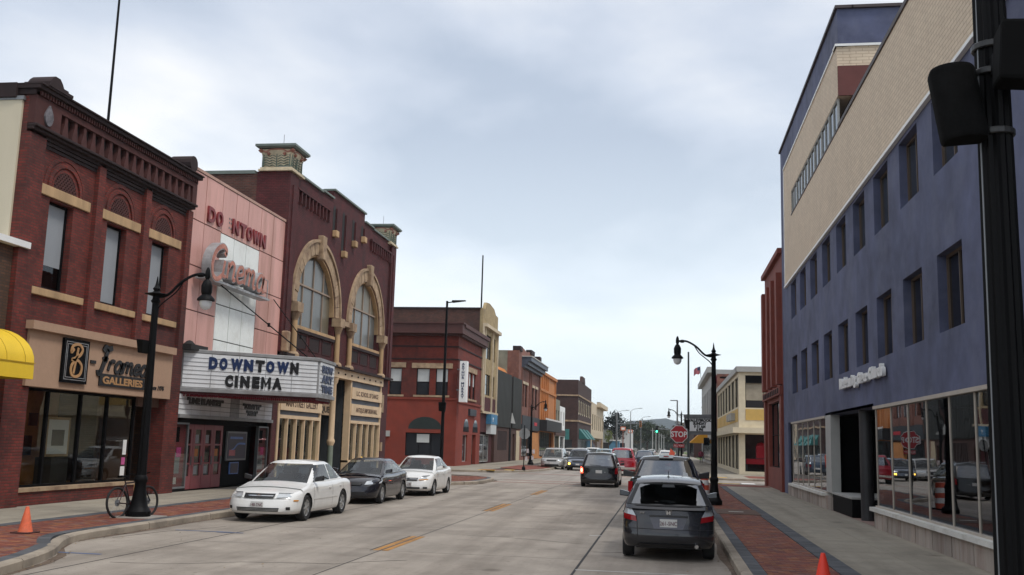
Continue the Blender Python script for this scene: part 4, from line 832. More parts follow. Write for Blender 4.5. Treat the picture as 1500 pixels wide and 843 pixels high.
FL.box(m, Y, 87.9, 10.3, 10.45, 0, .3); FL.box(m, Y, 87.6, 10.45, 11.0, 0, .45); FL.box(m, Y-.0, 88.2, 11.0, 11.3, 0, .55); m.build('cornice', G['cornice_brown'], b)
m = MB()
for z in (8.4, 9.4): fc.box(m, -30, -16.15, z, z+.1, 0, .06); FL.box(m, Y-.05, 87.2, z, z+.1, 0, .06)
m.build('string_course', G['stone_dark'], b)
for i, (a, c) in enumerate(mw): win(b, fc, a, c, 5.6, 7.7, d=.12, blind=.5, bm=G['blind_white'])
m = MB(); fc.box(m, -22.2, -20.4, 7.75, 8.15, 0, .08); fc.box(m, -19.9, -16.6, 7.72, 8.12, 0, .08); m.build('lintel', G['limestone'], b)
m = MB(); fc.box(m, -21.9, -20.5, 5.45, 5.6, 0, .1); fc.box(m, -19.7, -16.8, 5.45, 5.6, 0, .1); m.build('sill', G['limestone'], b)
for a, c in sideA: win(b, FL, a, c, 5.6, 7.75, d=.12, blind=.5, bm=G['blind_white'])
part('lintel', G['limestone'], b, FL, (79.9, 84.9, 7.78, 8.2, 0, .08)); part('sill', G['limestone'], b, FL, (79.9, 84.9, 5.42, 5.58, 0, .1)); roofbox(b, -30, -16.5, Y+.3, 87, 10.6)
m = MB(); FL.box(m, 81.6, 84.4, 4.2, 4.75, .04, .22); tag(m.build('wall_sign', M('sign_dark', (.03, .035, .045), .5)), 'dark blank sign over the arched doors of the red corner building', 'sign')
vs = thing('vertical_sign', 'tall white vertical sign with dark letters on the red corner', 'sign', (-15.9, 76.6, 5.1)); fv = Fr((-15.95, 76.6, 0), (1, 0, 0), (0, -1, 0))
m = MB(); fv.box(m, 0, .55, 5.1, 8.3, -.7, 0); m.build('box', G['white_paint'], vs); m = MB(); m.box(-16.2, -15.95, 76.8, 76.9, 6, 6.1); m.box(-16.2, -15.95, 76.8, 76.9, 7.6, 7.7); m.build('bracket', G['steel_grey'], vs)
for k, ch in enumerate('ARTHUR MURRAY'):
    if ch != ' ': fv.text(ch, .27, 7.98-k*.215, .24, G['letter_blue'], vs, .01, .006, 0, 1.3, align='CENTER', name='letter', bold=.008)
# --- yellow brick building with shaped gable
b = bldg('yellow_brick_building', 'narrow three storey yellow brick building with stepped gable', -16.2, 91.3)
m = MB(); FL.wall(m, 87.3, 95.3, 4.7, 13.6, [(88.4, 92.0, 9.6, 11.8), (88.4, 92.0, 6.3, 8.2), (93.0, 94.2, 9.6, 11.8), (93.0, 94.2, 6.3, 8.2)]); FL.poly(m, [(87.3, 13.6), (95.3, 13.6), (95.3, 14.1), (94, 14.15), (93, 14.6), (90.5, 14.8), (89, 14.7), (88.2, 14.0), (87.3, 13.95)], -.3, 0)
m.build('wall', G['brick_yellow'], b); m = MB(); m.box(-40, -16.5, 87.3, 87.6, 9, 13.85); m.build('side_wall', G['brick_side'], b); m = MB(); m.box(-40, -16.45, 87.2, 87.7, 13.85, 14.0); m.build('coping', G['stone_dark'], b)
m = MB(); m.box(-40, -16.5, 95, 95.3, 4, 13.6); m.build('side_wall', G['brick_yellow'], b)
m = MB()
for u in (87.3, 88.1, 92.2, 94.9): FL.box(m, u, u+.3, 4.7, 12.3, 0, .15)
FL.box(m, 87.3, 95.3, 12.3, 12.6, 0, .4); FL.box(m, 87.3, 95.4, 4.6, 4.8, 0, .25); m.build('pilaster', G['stone_cream'], b); m = MB(); FL.box(m, 87.3, 95.3, 4.8, 6.1, -.0, .03); FL.box(m, 87.3, 95.3, .15, 4.6, -.6, -.3); m.build('lower_wall', G['brick_maroon'], b)
for z0, z1 in ((9.6, 11.8), (6.3, 8.2)):
    for a, c in ((88.4, 92.0), (93.0, 94.2)): win(b, FL, a, c, z0, z1, d=.12, nx=3 if a < 90 else 1, fm=frame_dark)
win(b, FL, 87.6, 92.2, .3, 2.7, d=.1, nx=2, fm=G['fascia_grey'], nz=1); win(b, FL, 92.6, 94.6, .15, 3.0, d=.5, nz=1, name='door'); part('lower_wall', G['brick_maroon'], b, FL, (87.3, 95.3, 2.95, 4.6, -.3, 0))
hs = thing('hanging_sign', 'blue and white projecting sign over the shop below the yellow brick building', 'sign', (-16, 90.6, 2.9)); m = MB(); FL.box(m, 90.2, 93.6, 3.7, 4.6, .02, .5); m.build('upper_box', M('sign_blue', (.05, .20, .36), .5), hs); m = MB(); FL.box(m, 90.4, 93.4, 2.8, 3.7, .02, .45); m.build('lower_box', G['blind_white'], hs); FL.text('M', 91.0, 3.9, .6, G['white_paint'], hs, .51, .01, name='letter')
# --- dark sided building
b = bldg('dark_sided_building', 'long low building with dark green black siding over brown wall', -16.2, 103.7)
for i in range(42):
    a = 95.35+i*.405; 
    if 104.3 < a < 105.6: continue
    m = MB(); FL.box(m, a, a+.395, 3.6, 9.1, -.02, .08+(i % 2)*.02); m.build('siding_board', G['siding_dark'], b)
m = MB(); FL.wall(m, 95.3, 112.3, .15, 9.0, [(97, 103, 1.3, 3.2), (106.5, 108.5, .15, 3.0)], n=-.03); m.build('wall', G['brown_wall'], b); roofbox(b, -34, -16.5, 95.4, 112.2, 8.9); m = MB(); m.box(-34, -16.3, 95.3, 95.45, 4, 9.1); m.build('side_wall', G['siding_dark'], b)
m = MB()
for k in range(9): FL.box(m, 97.1+k*.7, 97.45+k*.7, 1.3, 3.2, -.2, -.05)
m.build('slat', M('brown_dark', (.05, .03, .028), .8), b); part('window_back', G['glass_black'], b, FL, (97, 103, 1.3, 3.2, -.33, -.3)); part('pilaster', G['black_paint'], b, FL, (104.4, 105.5, .15, 9.0, -.02, .02)); win(b, FL, 106.5, 108.5, .15, 3.0, d=.2, nz=1, fm=G['brown_wall'], gm=G['brown_wall'])
part('door_panel', G['stone_cream'], b, FL, (109.3, 111.8, .15, 3.4, 0, .03)); m = MB(); FL.poly(m, [(104.6, 4.1), (107.6, 4.1), (105.2, 5.2)], .09, .14); m.build('poster_triangle', G['fascia_grey'], b)
# --- rose brick with blue cornice
b = bldg('rose_brick_building', 'rose brick two storey building with heavy blue grey cornice and stepped parapet', -16.2, 120)
m = MB(); ww = [(113.3, 114.8), (115.6, 117.4), (121.6, 123.4), (124.6, 126.6)]; FL.wall(m, 112.3, 128.5, .15, 12.2, [(a, c, 6.2, 8.8) for a, c in ww]+[(113.5, 127.5, .5, 3.5)]); m.build('wall', G['brick_rose'], b)
m = MB(); m.box(-40, -17.5, 110.02, 112.3, 6, 12.3); m.build('side_wall', G['stucco_olive'], b); m = MB(); m.box(-17.5, -16.2, 110.0, 112.3, .15, 12.3); m.build('pier', G['brick_rose'], b); m = MB(); m.box(-17.0, -16.1, 110.4, 112.0, 12.3, 12.85); FL.box(m, 119, 122, 12.7, 13.2, -.5, .2); FL.box(m, 127, 128.8, 12.2, 13.1, -.6, .2); m.build('parapet_block', G['stone_dark'], b); m = MB(); FL.poly(m, [(112.3, 12.2), (128.5, 12.2), (128.5, 12.4), (123, 12.6), (122, 12.9), (119, 12.9), (117, 12.6), (112.3, 12.9)], -.3, 0); m.build('parapet', G['brick_rose'], b)
m = MB(); FL.box(m, 112.3, 128.6, 11.3, 11.8, 0, 1.1); FL.box(m, 112.3, 128.6, 10.9, 11.3, 0, .75); FL.box(m, 112.3, 128.6, 10.6, 10.9, 0, .4); m.build('cornice', G['grey_blue_cornice'], b); part('cornice_cap', G['trim_white'], b, FL, (112.2, 128.7, 11.8, 11.88, 0, 1.2))
for a, c in ww: win(b, FL, a, c, 6.2, 8.8, d=.15); part('lintel', G['stone_cream'], b, FL, (a-.2, c+.2, 8.8, 9.1, 0, .12))
m = MB()
for u in (112.3, 118.9, 120.3, 128.1): FL.box(m, u, u+.4, 4.2, 10.6, 0, .12)
m.build('pilaster', G['brick_rose'], b); part('shop_fascia', G['slate_dark'], b, FL, (112.6, 128.3, 3.6, 5.2, 0, .2)); win(b, FL, 113.5, 127.5, .5, 3.5, d=.2, nx=5, nz=1); part('red_logo', G['red_sign'], b, FL, (123, 125.5, 4.2, 4.6, .2, .23)); part('plywood', M('plywood', (.52, .22, .07), .8), b, FL, (121.5, 128.4, .2, 3.4, 0, .05)); roofbox(b, -36, -16.5, 112.3, 128.4, 11.8)
# --- orange building
b = bldg('orange_building', 'bright orange two storey building with ribs above a black awning', -16.2, 138)
m = MB(); FL.wall(m, 128.5, 147.8, .15, 11.5, [(130, 146, .4, 3.6)]); m.build('wall', G['orange_paint'], b); m = MB()
for u in (128.5, 131.2, 133.2, 135.4, 137.6, 146.9): FL.box(m, u, u+.45, 5.2, 11.2, 0, .18)
FL.box(m, 128.5, 147.8, 8.9, 9.2, 0, .2); FL.box(m, 128.5, 147.8, 11.1, 11.5, 0, .3); m.build('rib', G['orange_paint'], b); win(b, FL, 130, 146, .4, 3.6, d=.3, nx=7, nz=1)
part('awning', M('awning_black', (.02, .02, .022), .7), b, FL, (128.7, 147.6, 3.7, 5.1, 0, 1.1)); m = MB()
for k in range(18): FL.box(m, 128.9+k*1.05, 129.4+k*1.05, 5.1, 5.35, .9, 1.0)
m.build('light_row', G['white_paint'], b); roofbox(b, -36, -16.5, 128.5, 147.8, 11.2); m = MB(); m.box(-36, -16.5, 147.5, 147.8, 3, 11.4); m.box(-36, -16.5, 128.5, 128.8, 3, 11.4); m.build('side_wall', G['orange_paint'], b)
pp = thing('roof_dome', 'orange domed roof piece rising above the dark siding', 'roof', (-17.6, 109.2, 9)); m = MB(); m.lathe((-18.5, 109.4, 9.0), [(1.3, 0), (1.25, .5), (.8, 1.1), (.05, 1.4)], 14); m.build('cap', G['orange_paint'], pp, smooth=True)
for nm, lb, y0, y1, zt, mt in (('grey_shop', 'narrow grey stone shop between the orange and white fronts', 147.9, 154.9, 8.7, 'stucco_olive'), ('white_shop', 'small white fronted shop left of the brown corner building', 155, 163, 7.9, 'white_paint')):
    b = bldg(nm, lb, -16.2, (y0+y1)/2); m = MB(); FL.wall(m, y0, y1, .15, zt, [(y0+1, y1-1, .4, 3.2), (y0+1.2, y0+2.6, 4.9, 7.1), (y1-2.6, y1-1.2, 4.9, 7.1)]); m.build('wall', G[mt], b); m = MB(); m.box(-32, -16.5, y0, y0+.3, .15, zt-.05); m.box(-32, -16.5, y1-.3, y1, .15, zt-.05); m.build('side_wall', G[mt], b)
    win(b, FL, y0+1, y1-1, .4, 3.2, nx=2, nz=1); [win(b, FL, u, u+1.4, 4.9, 7.1) for u in (y0+1.2, y1-2.6)]; part('fascia', G['brown_wall'], b, FL, (y0, y1, 3.3, 4.2, 0, .12)); roofbox(b, -32, -16.5, y0, y1, zt-.3)
# --- brown brick corner building
b = bldg('brown_brick_building', 'dark brown brick corner building with pale window frames and teal awnings', -16, 200)
fb = FY(184.8); XW = -16.0; FB = Fr((XW, 0, 0), (0, 1, 0), (1, 0, 0))
m = MB(); fb.wall(m, -40, XW, .15, 13.9, [(-24.2, -20.2, 6.9, 10.3), (-30, -26, 6.9, 10.3)]); ww = [(186.5+k*4.6, 189.6+k*4.6) for k in range(7)]; FB.wall(m, 185.1, 218.5, .15, 13.9, [(a, c, 7.6, 10.3) for a, c in ww]); m.build('wall', G['brick_brown'], b)
for x in (-24.2, -30): win(b, fb, x, x+4, 6.9, 10.3, d=.15, fm=G['cream_stucco'], fw=.3, nx=2, nz=2)
for a, c in ww: win(b, FB, a, c, 7.6, 10.3, d=.15, fm=G['cream_stucco'], fw=.35, nz=1)
m = MB(); fb.box(m, -40, XW+.2, 10.9, 11.15, 0, .15); FB.box(m, 184.6, 218.6, 10.9, 11.15, 0, .2); fb.box(m, -40, XW+.2, 6.2, 6.5, 0, .15); FB.box(m, 184.6, 218.6, 6.2, 6.5, 0, .2); m.build('string_course', G['limestone'], b)
m = MB(); FB.poly(m, [(192, 13.9), (200, 13.9), (199, 15.1), (193, 15.1)], -.4, .1); m.build('finial', G['brick_brown'], b); roofbox(b, -40, XW-.3, 185, 218, 13.5)
for k in range(3):
    m = MB(); m.prism([FB.p(188+k*8, 3.1, 0), FB.p(188+k*8, 5.0, 0), FB.p(188+k*8, 3.1, 1.6)], (0, 5.5, 0)); m.build('awning', G['teal'], b)
m = MB(); fb.box(m, -21.5, -17.5, 2.9, 4.8, 0, 1.1); m.build('awning', G['teal'], b); m = MB(); FB.box(m, 186, 217, .5, 3.0, 0, .03); fb.box(m, -22, -17, .5, 2.9, 0, .03); m.build('shop_glass', G['glass_black'], b)
# --- cream stone bank
b = bldg('cream_stone_building', 'pale cream stone building with projecting cornice beyond the brown brick one', -16, 240)
m = MB(); ww = [(222+k*7, 225.5+k*7) for k in range(6)]; FB.wall(m, 218.6, 262, .15, 11.4, [(a, c, 5.4, 8.8) for a, c in ww]+[(221, 260, .4, 3.6)]); m.build('wall', G['stone_cream'], b); part('cornice', G['stone_cream'], b, FB, (236, 262.8, 10.8, 11.8, 0, 1.1))
for a, c in ww: win(b, FB, a, c, 5.4, 8.8, d=.2)
win(b, FB, 221, 260, .4, 3.6, d=.2, nx=9, nz=1, fm=G['orange_paint']); m = MB(); m.box(-40, XW-.3, 218.6, 219, 10, 11.4); m.box(-40, XW-.3, 261.7, 262, .15, 11.4); m.build('side_wall', G['stone_cream'], b); roofbox(b, -40, XW-.3, 218.6, 262, 11); m = MB(); m.lathe((-17, 258, 11.8), [(.5, 0), (.4, .9), (.6, 1.1)], 8); m.build('finial', G['stone_cream'], b)
# ================================================================== right side buildings
b = bldg('blue_building', 'long blue stucco building with tan brick upper storey and white church lettering', 5.5, 24)
B0, B1 = 2.0, 48.6; lows = [(19.46+3*k, 21.22+3*k) for k in range(-5, 9)]; lows = [w for w in lows if w[0] > B0+.5]
m = MB(); FRb.wall(m, B0, B1, 3.32, 9.5, [(a, c, 4.53, 6.13) for a, c in lows]+[(a, c, 7.82, 9.4) for a, c in lows], T=.5)
FRb.box(m, 46.95, B1, .15, 3.32, -.5, 0); FRb.box(m, 16.9, 17.9, .15, 3.32, -.5, 0); FRb.box(m, 46.95, B1, 9.5, 15.2, -.5, 0); FRb.box(m, 32.05, B1, 15.2, 16.42, -.5, 0)
m.build('wall', G['stucco_blue'], b)
m = MB(); m.box(6.0, 20, 32.05, 32.5, 15.2, 16.42); m.box(6, 20, 48.1, 48.6, .15, 16.42); m.build('side_wall', G['stucco_blue'], b)
m = MB(); FRb.wall(m, B0, 46.95, 9.58, 12.35, [], T=.45, n=.04); FRb.box(m, 44.4, 46.95, 12.35, 13.45, -.4, .04); FRb.box(m, 32.05, 46.95, 13.45, 15.12, -.4, .04)
m.box(5.9, 20, 32.04, 32.5, 14.45, 15.12); m.build('brick_band', G['brick_tan'], b)
m = MB(); m.box(5.47, 20, 31.99, 32.05, 13.45, 14.45); m.box(5.9, 20, 32.06, 32.5, 13.4, 14.45); m.build('red_stone_block', M('stone_red', (.13, .04, .035), .8, var=.1), b); m = MB(); m.box(6.3, 20, 32.04, 32.5, 12.4, 13.4); m.build('side_wall', M('glazed_red', (.12, .04, .04), .5, var=.2), b)
m = MB(); FRb.box(m, B0, 46.98, 9.5, 9.58, -.3, .1); m.box(5.4, 20, 31.98, 32.5, 15.12, 15.2); FRb.box(m, 32.0, 46.98, 15.12, 15.2, -.3, .08); FRb.box(m, 46.95, 47.02, 9.5, 15.2, -.3, .07); m.build('drip_moulding', G['white_paint'], b)
m = MB(); FRb.box(m, B0, 32.0, 12.35, 12.47, -.45, .08); FRb.box(m, 32.0, 44.4, 12.35, 12.42, -.4, .06); FRb.box(m, 31.95, B1+.05, 16.42, 16.52, -.5, .08); m.box(5.95, 20, 31.95, 32.5, 16.42, 16.52); m.build('parapet_cap', M('cap_dark', (.05, .035, .035), .6, var=0), b)
for k in range(7):
    a = 32.3+k*1.73; win(b, FRb, a, a+1.68, 12.42, 13.45, d=.0, fm=G['fascia_grey'], nx=2, nz=1, gm=G['glass_dark'])
roofbox(b, 6.0, 20, B0, 32, 12.0); roofbox(b, 6, 20, 32.5, 48.1, 16.1)
wt = M('window_tan', (.10, .07, .05), .6, var=.05)
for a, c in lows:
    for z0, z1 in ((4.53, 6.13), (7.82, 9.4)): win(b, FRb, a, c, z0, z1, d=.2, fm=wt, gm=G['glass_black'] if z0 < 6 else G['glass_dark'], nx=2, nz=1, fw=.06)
    if a < 24: part('sky_reflection_strip', G['white_paint'], b, FRb, (a+.06, a+(.2 if a > 18 else .5), 4.6, 6.06, -.2, -.17))  # white strip painted in place of sky reflected at the near edge
sg = thing('church_sign', 'white raised letters spelling the church name on the blue wall', 'sign', (5.4, 30, 3.9))
FRt.text('Redeeming', -32.45, 3.92, .44, G['white_paint'], sg, .09, .05, name='word', bold=.04, fit=(2.75, .42)); FRt.text('Grace', -29.5, 4.0, .46, G['white_paint'], sg, .09, .05, name='word', bold=.04, fit=(1.45, .32)); FRt.text('Church', -27.9, 4.0, .46, G['white_paint'], sg, .09, .05, name='word', bold=.04, fit=(1.75, .34))
def rshop(us, z0=.72, z1=3.24, fm=None):
    fm = fm or M('shop_frame', (.42, .37, .31), .5, var=.05); m = MB()
    for u in us: FRb.box(m, u-.025, u+.025, z0, z1, -.09, -.05)
    FRb.box(m, us[0], us[-1], z1, z1+.08, -.13, .02); FRb.box(m, us[0], us[-1], z0-.04, z0, -.13, .01); f = m.build('shop_window', fm, b)
    for a, c in zip(us, us[1:]): part('pane', glass_st, f, FRb, (a+.025, c-.025, z0, z1, -.08, -.07))
    part('shop_sill', G['trim_white'], b, FRb, (us[0]-.05, us[-1]+.05, z0-.14, z0-.04, -.2, .16))
    u = us[0]; part('granite_backing', G['iron_rust'], b, FRb, (us[0], us[-1], .15, z0-.16, -.2, .035))
    while u < us[-1]-.05:
        e = min(u+1.42, us[-1]); part('granite_panel', G['granite'], b, FRb, (u+.03, e-.03, .15, z0-.15, -.2, .05+rnd.uniform(0, .02))); u = e
rshop([17.9, 19.29, 20.97, 22.75, 24.44, 26.22, 28.03]); rshop([36.3, 37.9, 39.5, 41.1, 42.7, 44.3, 45.85]); rshop([3, 5, 7, 9, 11, 13, 15, 16.9])
part('corner_trim', G['fascia_grey'], b, FRb, (35.15, 36.25, .72, 3.32, -.3, 0)); part('granite_panel', G['granite'], b, FRb, (35.15, 36.3, .15, .6, -.3, .05)); part('granite_panel', G['granite'], b, FRb, (45.85, 46.95, .15, .6, -.3, .05)); part('corner_trim', G['black_paint'], b, FRb, (45.9, 46.95, .6, 3.32, -.3, -.1))
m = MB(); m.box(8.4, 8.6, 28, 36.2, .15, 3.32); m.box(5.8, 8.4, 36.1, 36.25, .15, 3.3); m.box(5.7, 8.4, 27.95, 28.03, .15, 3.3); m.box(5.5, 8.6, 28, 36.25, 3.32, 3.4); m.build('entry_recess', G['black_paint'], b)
m = MB(); m.lathe((5.78, 30.6, 0), [(.19, .15), (.19, 3.32)], 18); m.build('column', M('column_black', (.03, .03, .032), .55, var=.2), b, smooth=True)
m = MB(); m.box(5.52, 7.6, 31.6, 35.1, .15, .70); pl = m.build('planter', G['black_paint'], b, bevel=.02); m = MB(); m.box(5.5, 7.65, 31.55, 35.1, .70, .76); m.build('planter_cap', G['fascia_grey'], pl)
m = MB(); m.box(5.5, 8.4, 28, 36.2, .1, .155); m.build('entry_tiles', G['crosswalk'], b)
m = MB()
for y0, y1 in ((2, 28), (36.3, 46.9)): m.box(9, 9.2, y0, y1, .15, 3.6); m.box(5.7, 9, y0, y1, .2, .6)
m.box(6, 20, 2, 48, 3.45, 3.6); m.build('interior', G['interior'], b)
# --- tall narrow red painted brick
b = bldg('red_painted_building', 'narrow red painted brick building with tall pilasters beside the blue one', 5.5, 53)
m = MB(); FRb.wall(m, 48.66, 57.0, .15, 11.6, [(50.6, 55.6, 1.2, 4.5), (50.2, 51.3, 5.8, 10.2), (52.3, 53.4, 5.8, 10.2), (54.4, 55.5, 5.8, 10.2)]); m.build('wall', G['brick_paint_red'], b)
m = MB()
for u in (49.0, 51.45, 53.55, 56.0): FRb.box(m, u, u+.7, 5.2, 10.6, 0, .25)
FRb.box(m, 56.3, 57.05, .15, 5, 0, .12); FRb.box(m, 48.7, 49.5, .15, 5, 0, .12); m.build('pilaster', G['brick_paint_red'], b); m = MB(); FRb.box(m, 48.66, 57.1, 4.7, 5.1, 0, .18); FRb.box(m, 48.66, 57.1, 11.5, 11.75, -.3, .2); m.build('string_course', G['brick_paint_red'], b); m = MB()
for k in range(9): FRb.box(m, 49.2+k*.85, 49.5+k*.85, 4.78, 5.02, .18, .22)
m.build('dentil_row', G['stone_dark'], b)
win(b, FRb, 50.6, 55.6, 1.2, 4.5, d=.2, nx=2, nz=2)
for u in (50.2, 52.3, 54.4): win(b, FRb, u, u+1.1, 5.8, 10.2, d=.2, fm=G['brick_paint_red'], gm=M('panel_darkred', (.10, .03, .025), .7), nz=1)
m = MB(); m.box(5.8, 20, 56.7, 57.0, .15, 11.4); m.build('side_wall', G['brick_paint_red'], b); roofbox(b, 5.8, 20, 48.66, 56.7, 11.2)
# --- cream modern corner building
b = bldg('cream_corner_building', 'cream two storey modern corner building with yellow panels and floor slab band', 5.6, 95)
Yc = 79.3; fc = FY(Yc); XC = 5.6; FC = Fr((XC, 0, 0), (0, 1, 0), (-1, 0, 0))
m = MB(); fc.wall(m, XC, 22, .15, 8.0, [(6.1, 10.2, 5.25, 7.75), (11, 15, 5.25, 7.75), (6.05, 10.5, .4, 3.2), (11.2, 15, .4, 3.2)]); sb_ = [(80.2+k*4.55, 84.1+k*4.55) for k in range(7)]
FC.wall(m, Yc+.3, 112, .15, 8.0, [(a, c, 5.35, 7.7) for a, c in sb_]+[(a, c, .5, 3.2) for a, c in sb_]); m.build('wall', G['cream_stucco'], b)
m = MB(); fc.box(m, XC-.2, 22, 8.0, 8.42, -.3, .25); FC.box(m, Yc-.2, 112, 8.0, 8.42, -.3, .2); m.build('fascia', G['fascia_grey'], b); m = MB(); fc.box(m, XC-.5, 22, 3.3, 3.72, 0, .6); FC.box(m, Yc-.0, 112, 3.3, 3.72, 0, .5); m.build('floor_slab', G['cream_stucco'], b)
for x in (6.1, 11):
    w_ = win(b, fc, x, x+4.1 if x < 7 else x+4, 5.25, 7.75, d=.12, nx=3, nz=1, blind=.78, bm=M('blind_tan', (.33, .29, .22), .8)); part('awning_box', G['frame_dark'], w_, fc, (x+.05, x+3.9, 7.15, 7.72, -.1, .02))
    part('yellow_panel', G['yellow_panel'], b, fc, (x, x+4, 4.3, 5.15, 0, .03))
for i, x in enumerate((6.05, 11.2)): win(b, fc, x, x+(4.45 if i == 0 else 3.8), .4, 3.2, d=.12, nx=1, nz=1, gm=GL('glass_corner', (.85, .85, .86), 1.4))
for a, c in sb_: win(b, FC, a, c, 5.35, 7.7, d=.12, nx=2, nz=1); win(b, FC, a, c, .5, 3.2, d=.12, nx=2, nz=1); part('yellow_panel', G['yellow_panel'], b, FC, (a, c, 4.2, 5.2, 0, .03))
for u in (85.2, 87.9, 83.2): m = MB(); FC.box(m, u, u+.9, 4.35, 4.95, 0, .4); m.build('air_conditioner', G['fascia_grey'], b, bevel=.03)
roofbox(b, 5.9, 22, Yc+.3, 112, 8.1); m = MB(); m.box(5.9, 22, 82, 82.2, .15, 3.3); m.build('interior', G['interior_grey'], b)
o = thing('red_counter', 'bright red counter and box standing inside the cream corner building window', 'counter', (7.5, 80.4, .2)); m = MB(); m.box(6.2, 10, 80.2, 80.7, .95, 1.35); m.build('counter_top', G['red_sign'], o); m = MB(); m.box(6.95, 7.75, 80.1, 80.6, 1.4, 2.35); m.lathe((7.35, 80.35, 2.35), [(.4, 0), (.3, .2), (.02, .28)], 10); m.build('box', G['red_sign'], o); m = MB(); m.box(6.3, 9.9, 80.35, 80.6, .4, .95); m.build('base', G['black_paint'], o)
# --- beyond: red brick, theatre sign, grey stone
b = bldg('ornate_brick_building', 'red brick building with round ornaments beyond the cream corner building', 5.6, 118)
m = MB(); FC.wall(m, 112.2, 124, .15, 10.2, [(113.5, 117, 5.5, 8.6), (119, 122.5, 5.5, 8.6), (113.2, 123, .4, 3.2)]); m.box(5.9, 20, 112.2, 112.5, 4, 10.2); m.build('wall', G['brick_rose'], b); [win(b, FC, u, u+3.5, 5.5, 8.6) for u in (113.5, 119)]; win(b, FC, 113.2, 123, .4, 3.2, nx=4, nz=1, fm=M('plum', (.14, .02, .06), .6))
m = MB(); [m.lathe(FC.p(u, z, .1), [(.5, -.1), (.4, .15), (.1, .3)], 10, ax='x') for u, z in ((113, 9.6), (117.6, 9.6), (117.8, 4.8))]; m.build('roundel', M('roundel_red', (.22, .03, .05), .6), b); roofbox(b, 5.9, 20, 112.2, 124, 9.9)
b = bldg('grey_stone_building', 'tall grey stone building with bay windows far along the right side', 5.6, 140)
m = MB(); FC.wall(m, 124.2, 160, .15, 11.6, [(126+k*5.5, 129+k*5.5, 5.4, 9.6) for k in range(6)]+[(126, 158, .4, 3.2)]); m.box(5.9, 20, 124.2, 124.5, 8, 11.6); m.box(5.9, 20, 159.7, 160, .15, 11.6); m.build('wall', G['fascia_grey'], b); [win(b, FC, 126+k*5.5, 129+k*5.5, 5.4, 9.6) for k in range(6)]; win(b, FC, 126, 158, .4, 3.2, nx=8, nz=1); part('cornice', G['fascia_grey'], b, FC, (124, 160.3, 11.2, 11.9, 0, .6)); roofbox(b, 5.9, 20, 124.5, 159.7, 11.4)
fl_ = thing('flag', 'small red white and blue flag on a pole above the grey stone building', 'flag', (5.2, 150, 11.9)); m = MB(); m.tube([(5.2, 150, 11.5), (5.0, 149.6, 14)], .04, 6); m.build('pole', G['steel_grey'], fl_)
m = MB(); m.grid([[(5.0-.9*i/8, 149.6+.1*math.sin(i), 13.9-.95*j-.4*i/8-.1*math.sin(i*.9)) for j in (0, 1)] for i in range(9)]); m.build('cloth', M('flag_red', (.35, .1, .12), .8, var=.2), fl_); m = MB(); m.grid([[(5.0-.4*i/3, 149.55+.1*math.sin(i), 13.9-.5*j-.2*i/8) for j in (0, 1)] for i in range(4)]); m.build('canton', G['letter_blue'], fl_)
mq = thing('church_marquee', 'angular letterboard marquee with black letters over the right pavement far down the street', 'marquee', (4, 124, 3.8))
P, Q = Vector((2.25, 121)), Vector((5.6, 119.2)); fq = Fr((P.x, P.y, 0), (Q.x-P.x, Q.y-P.y, 0), (Q.y-P.y, -(Q.x-P.x), 0)); L = (Q-P).length
m = MB(); m.prism([(2.25, 121, 3.75), (5.6, 119.2, 3.75), (5.6, 128, 3.75), (2.25, 126, 3.75)], (0, 0, 2.1)); m.build('box', G['cornice_brown'] if 0 else M('marquee_grey', (.12, .125, .13), .5), mq); m = MB(); fq.box(m, .25, L-.15, 4.0, 5.45, 0, .05); m.build('board', G['marquee_white'], mq); m = MB(); fq.box(m, -.1, L+.1, 5.6, 5.95, -.2, .12); fq.box(m, -.1, L+.1, 3.6, 3.85, -.2, .12); m.build('trim', G['marquee_grey'], mq)
for st, z in (('VALLEYBROOK', 5.12), ('SUNDAY', 4.75), ('9 11 AM', 4.38), ('6 PM', 4.03)): fq.text(st, L*.52, z, .42, G['letter_black'], mq, .06, .01, 0, 1.0, align='CENTER', bold=.03)
aw = MB(); aw.prism([(3.2, 138, 2.7), (5.6, 138, 2.7), (5.6, 138, 3.9), (4.4, 138, 3.8)], (0, 6, 0)); tag(aw.build('awning', G['awning_orange']), 'orange yellow awning under the far marquee on the right', 'awning')
hs = MB(); hs.box(4.9, 5.6, 133, 133.25, 2.4, 3.4); tag(hs.build('hanging_sign', G['black_paint']), 'small black hanging sign right of the orange awning', 'sign')
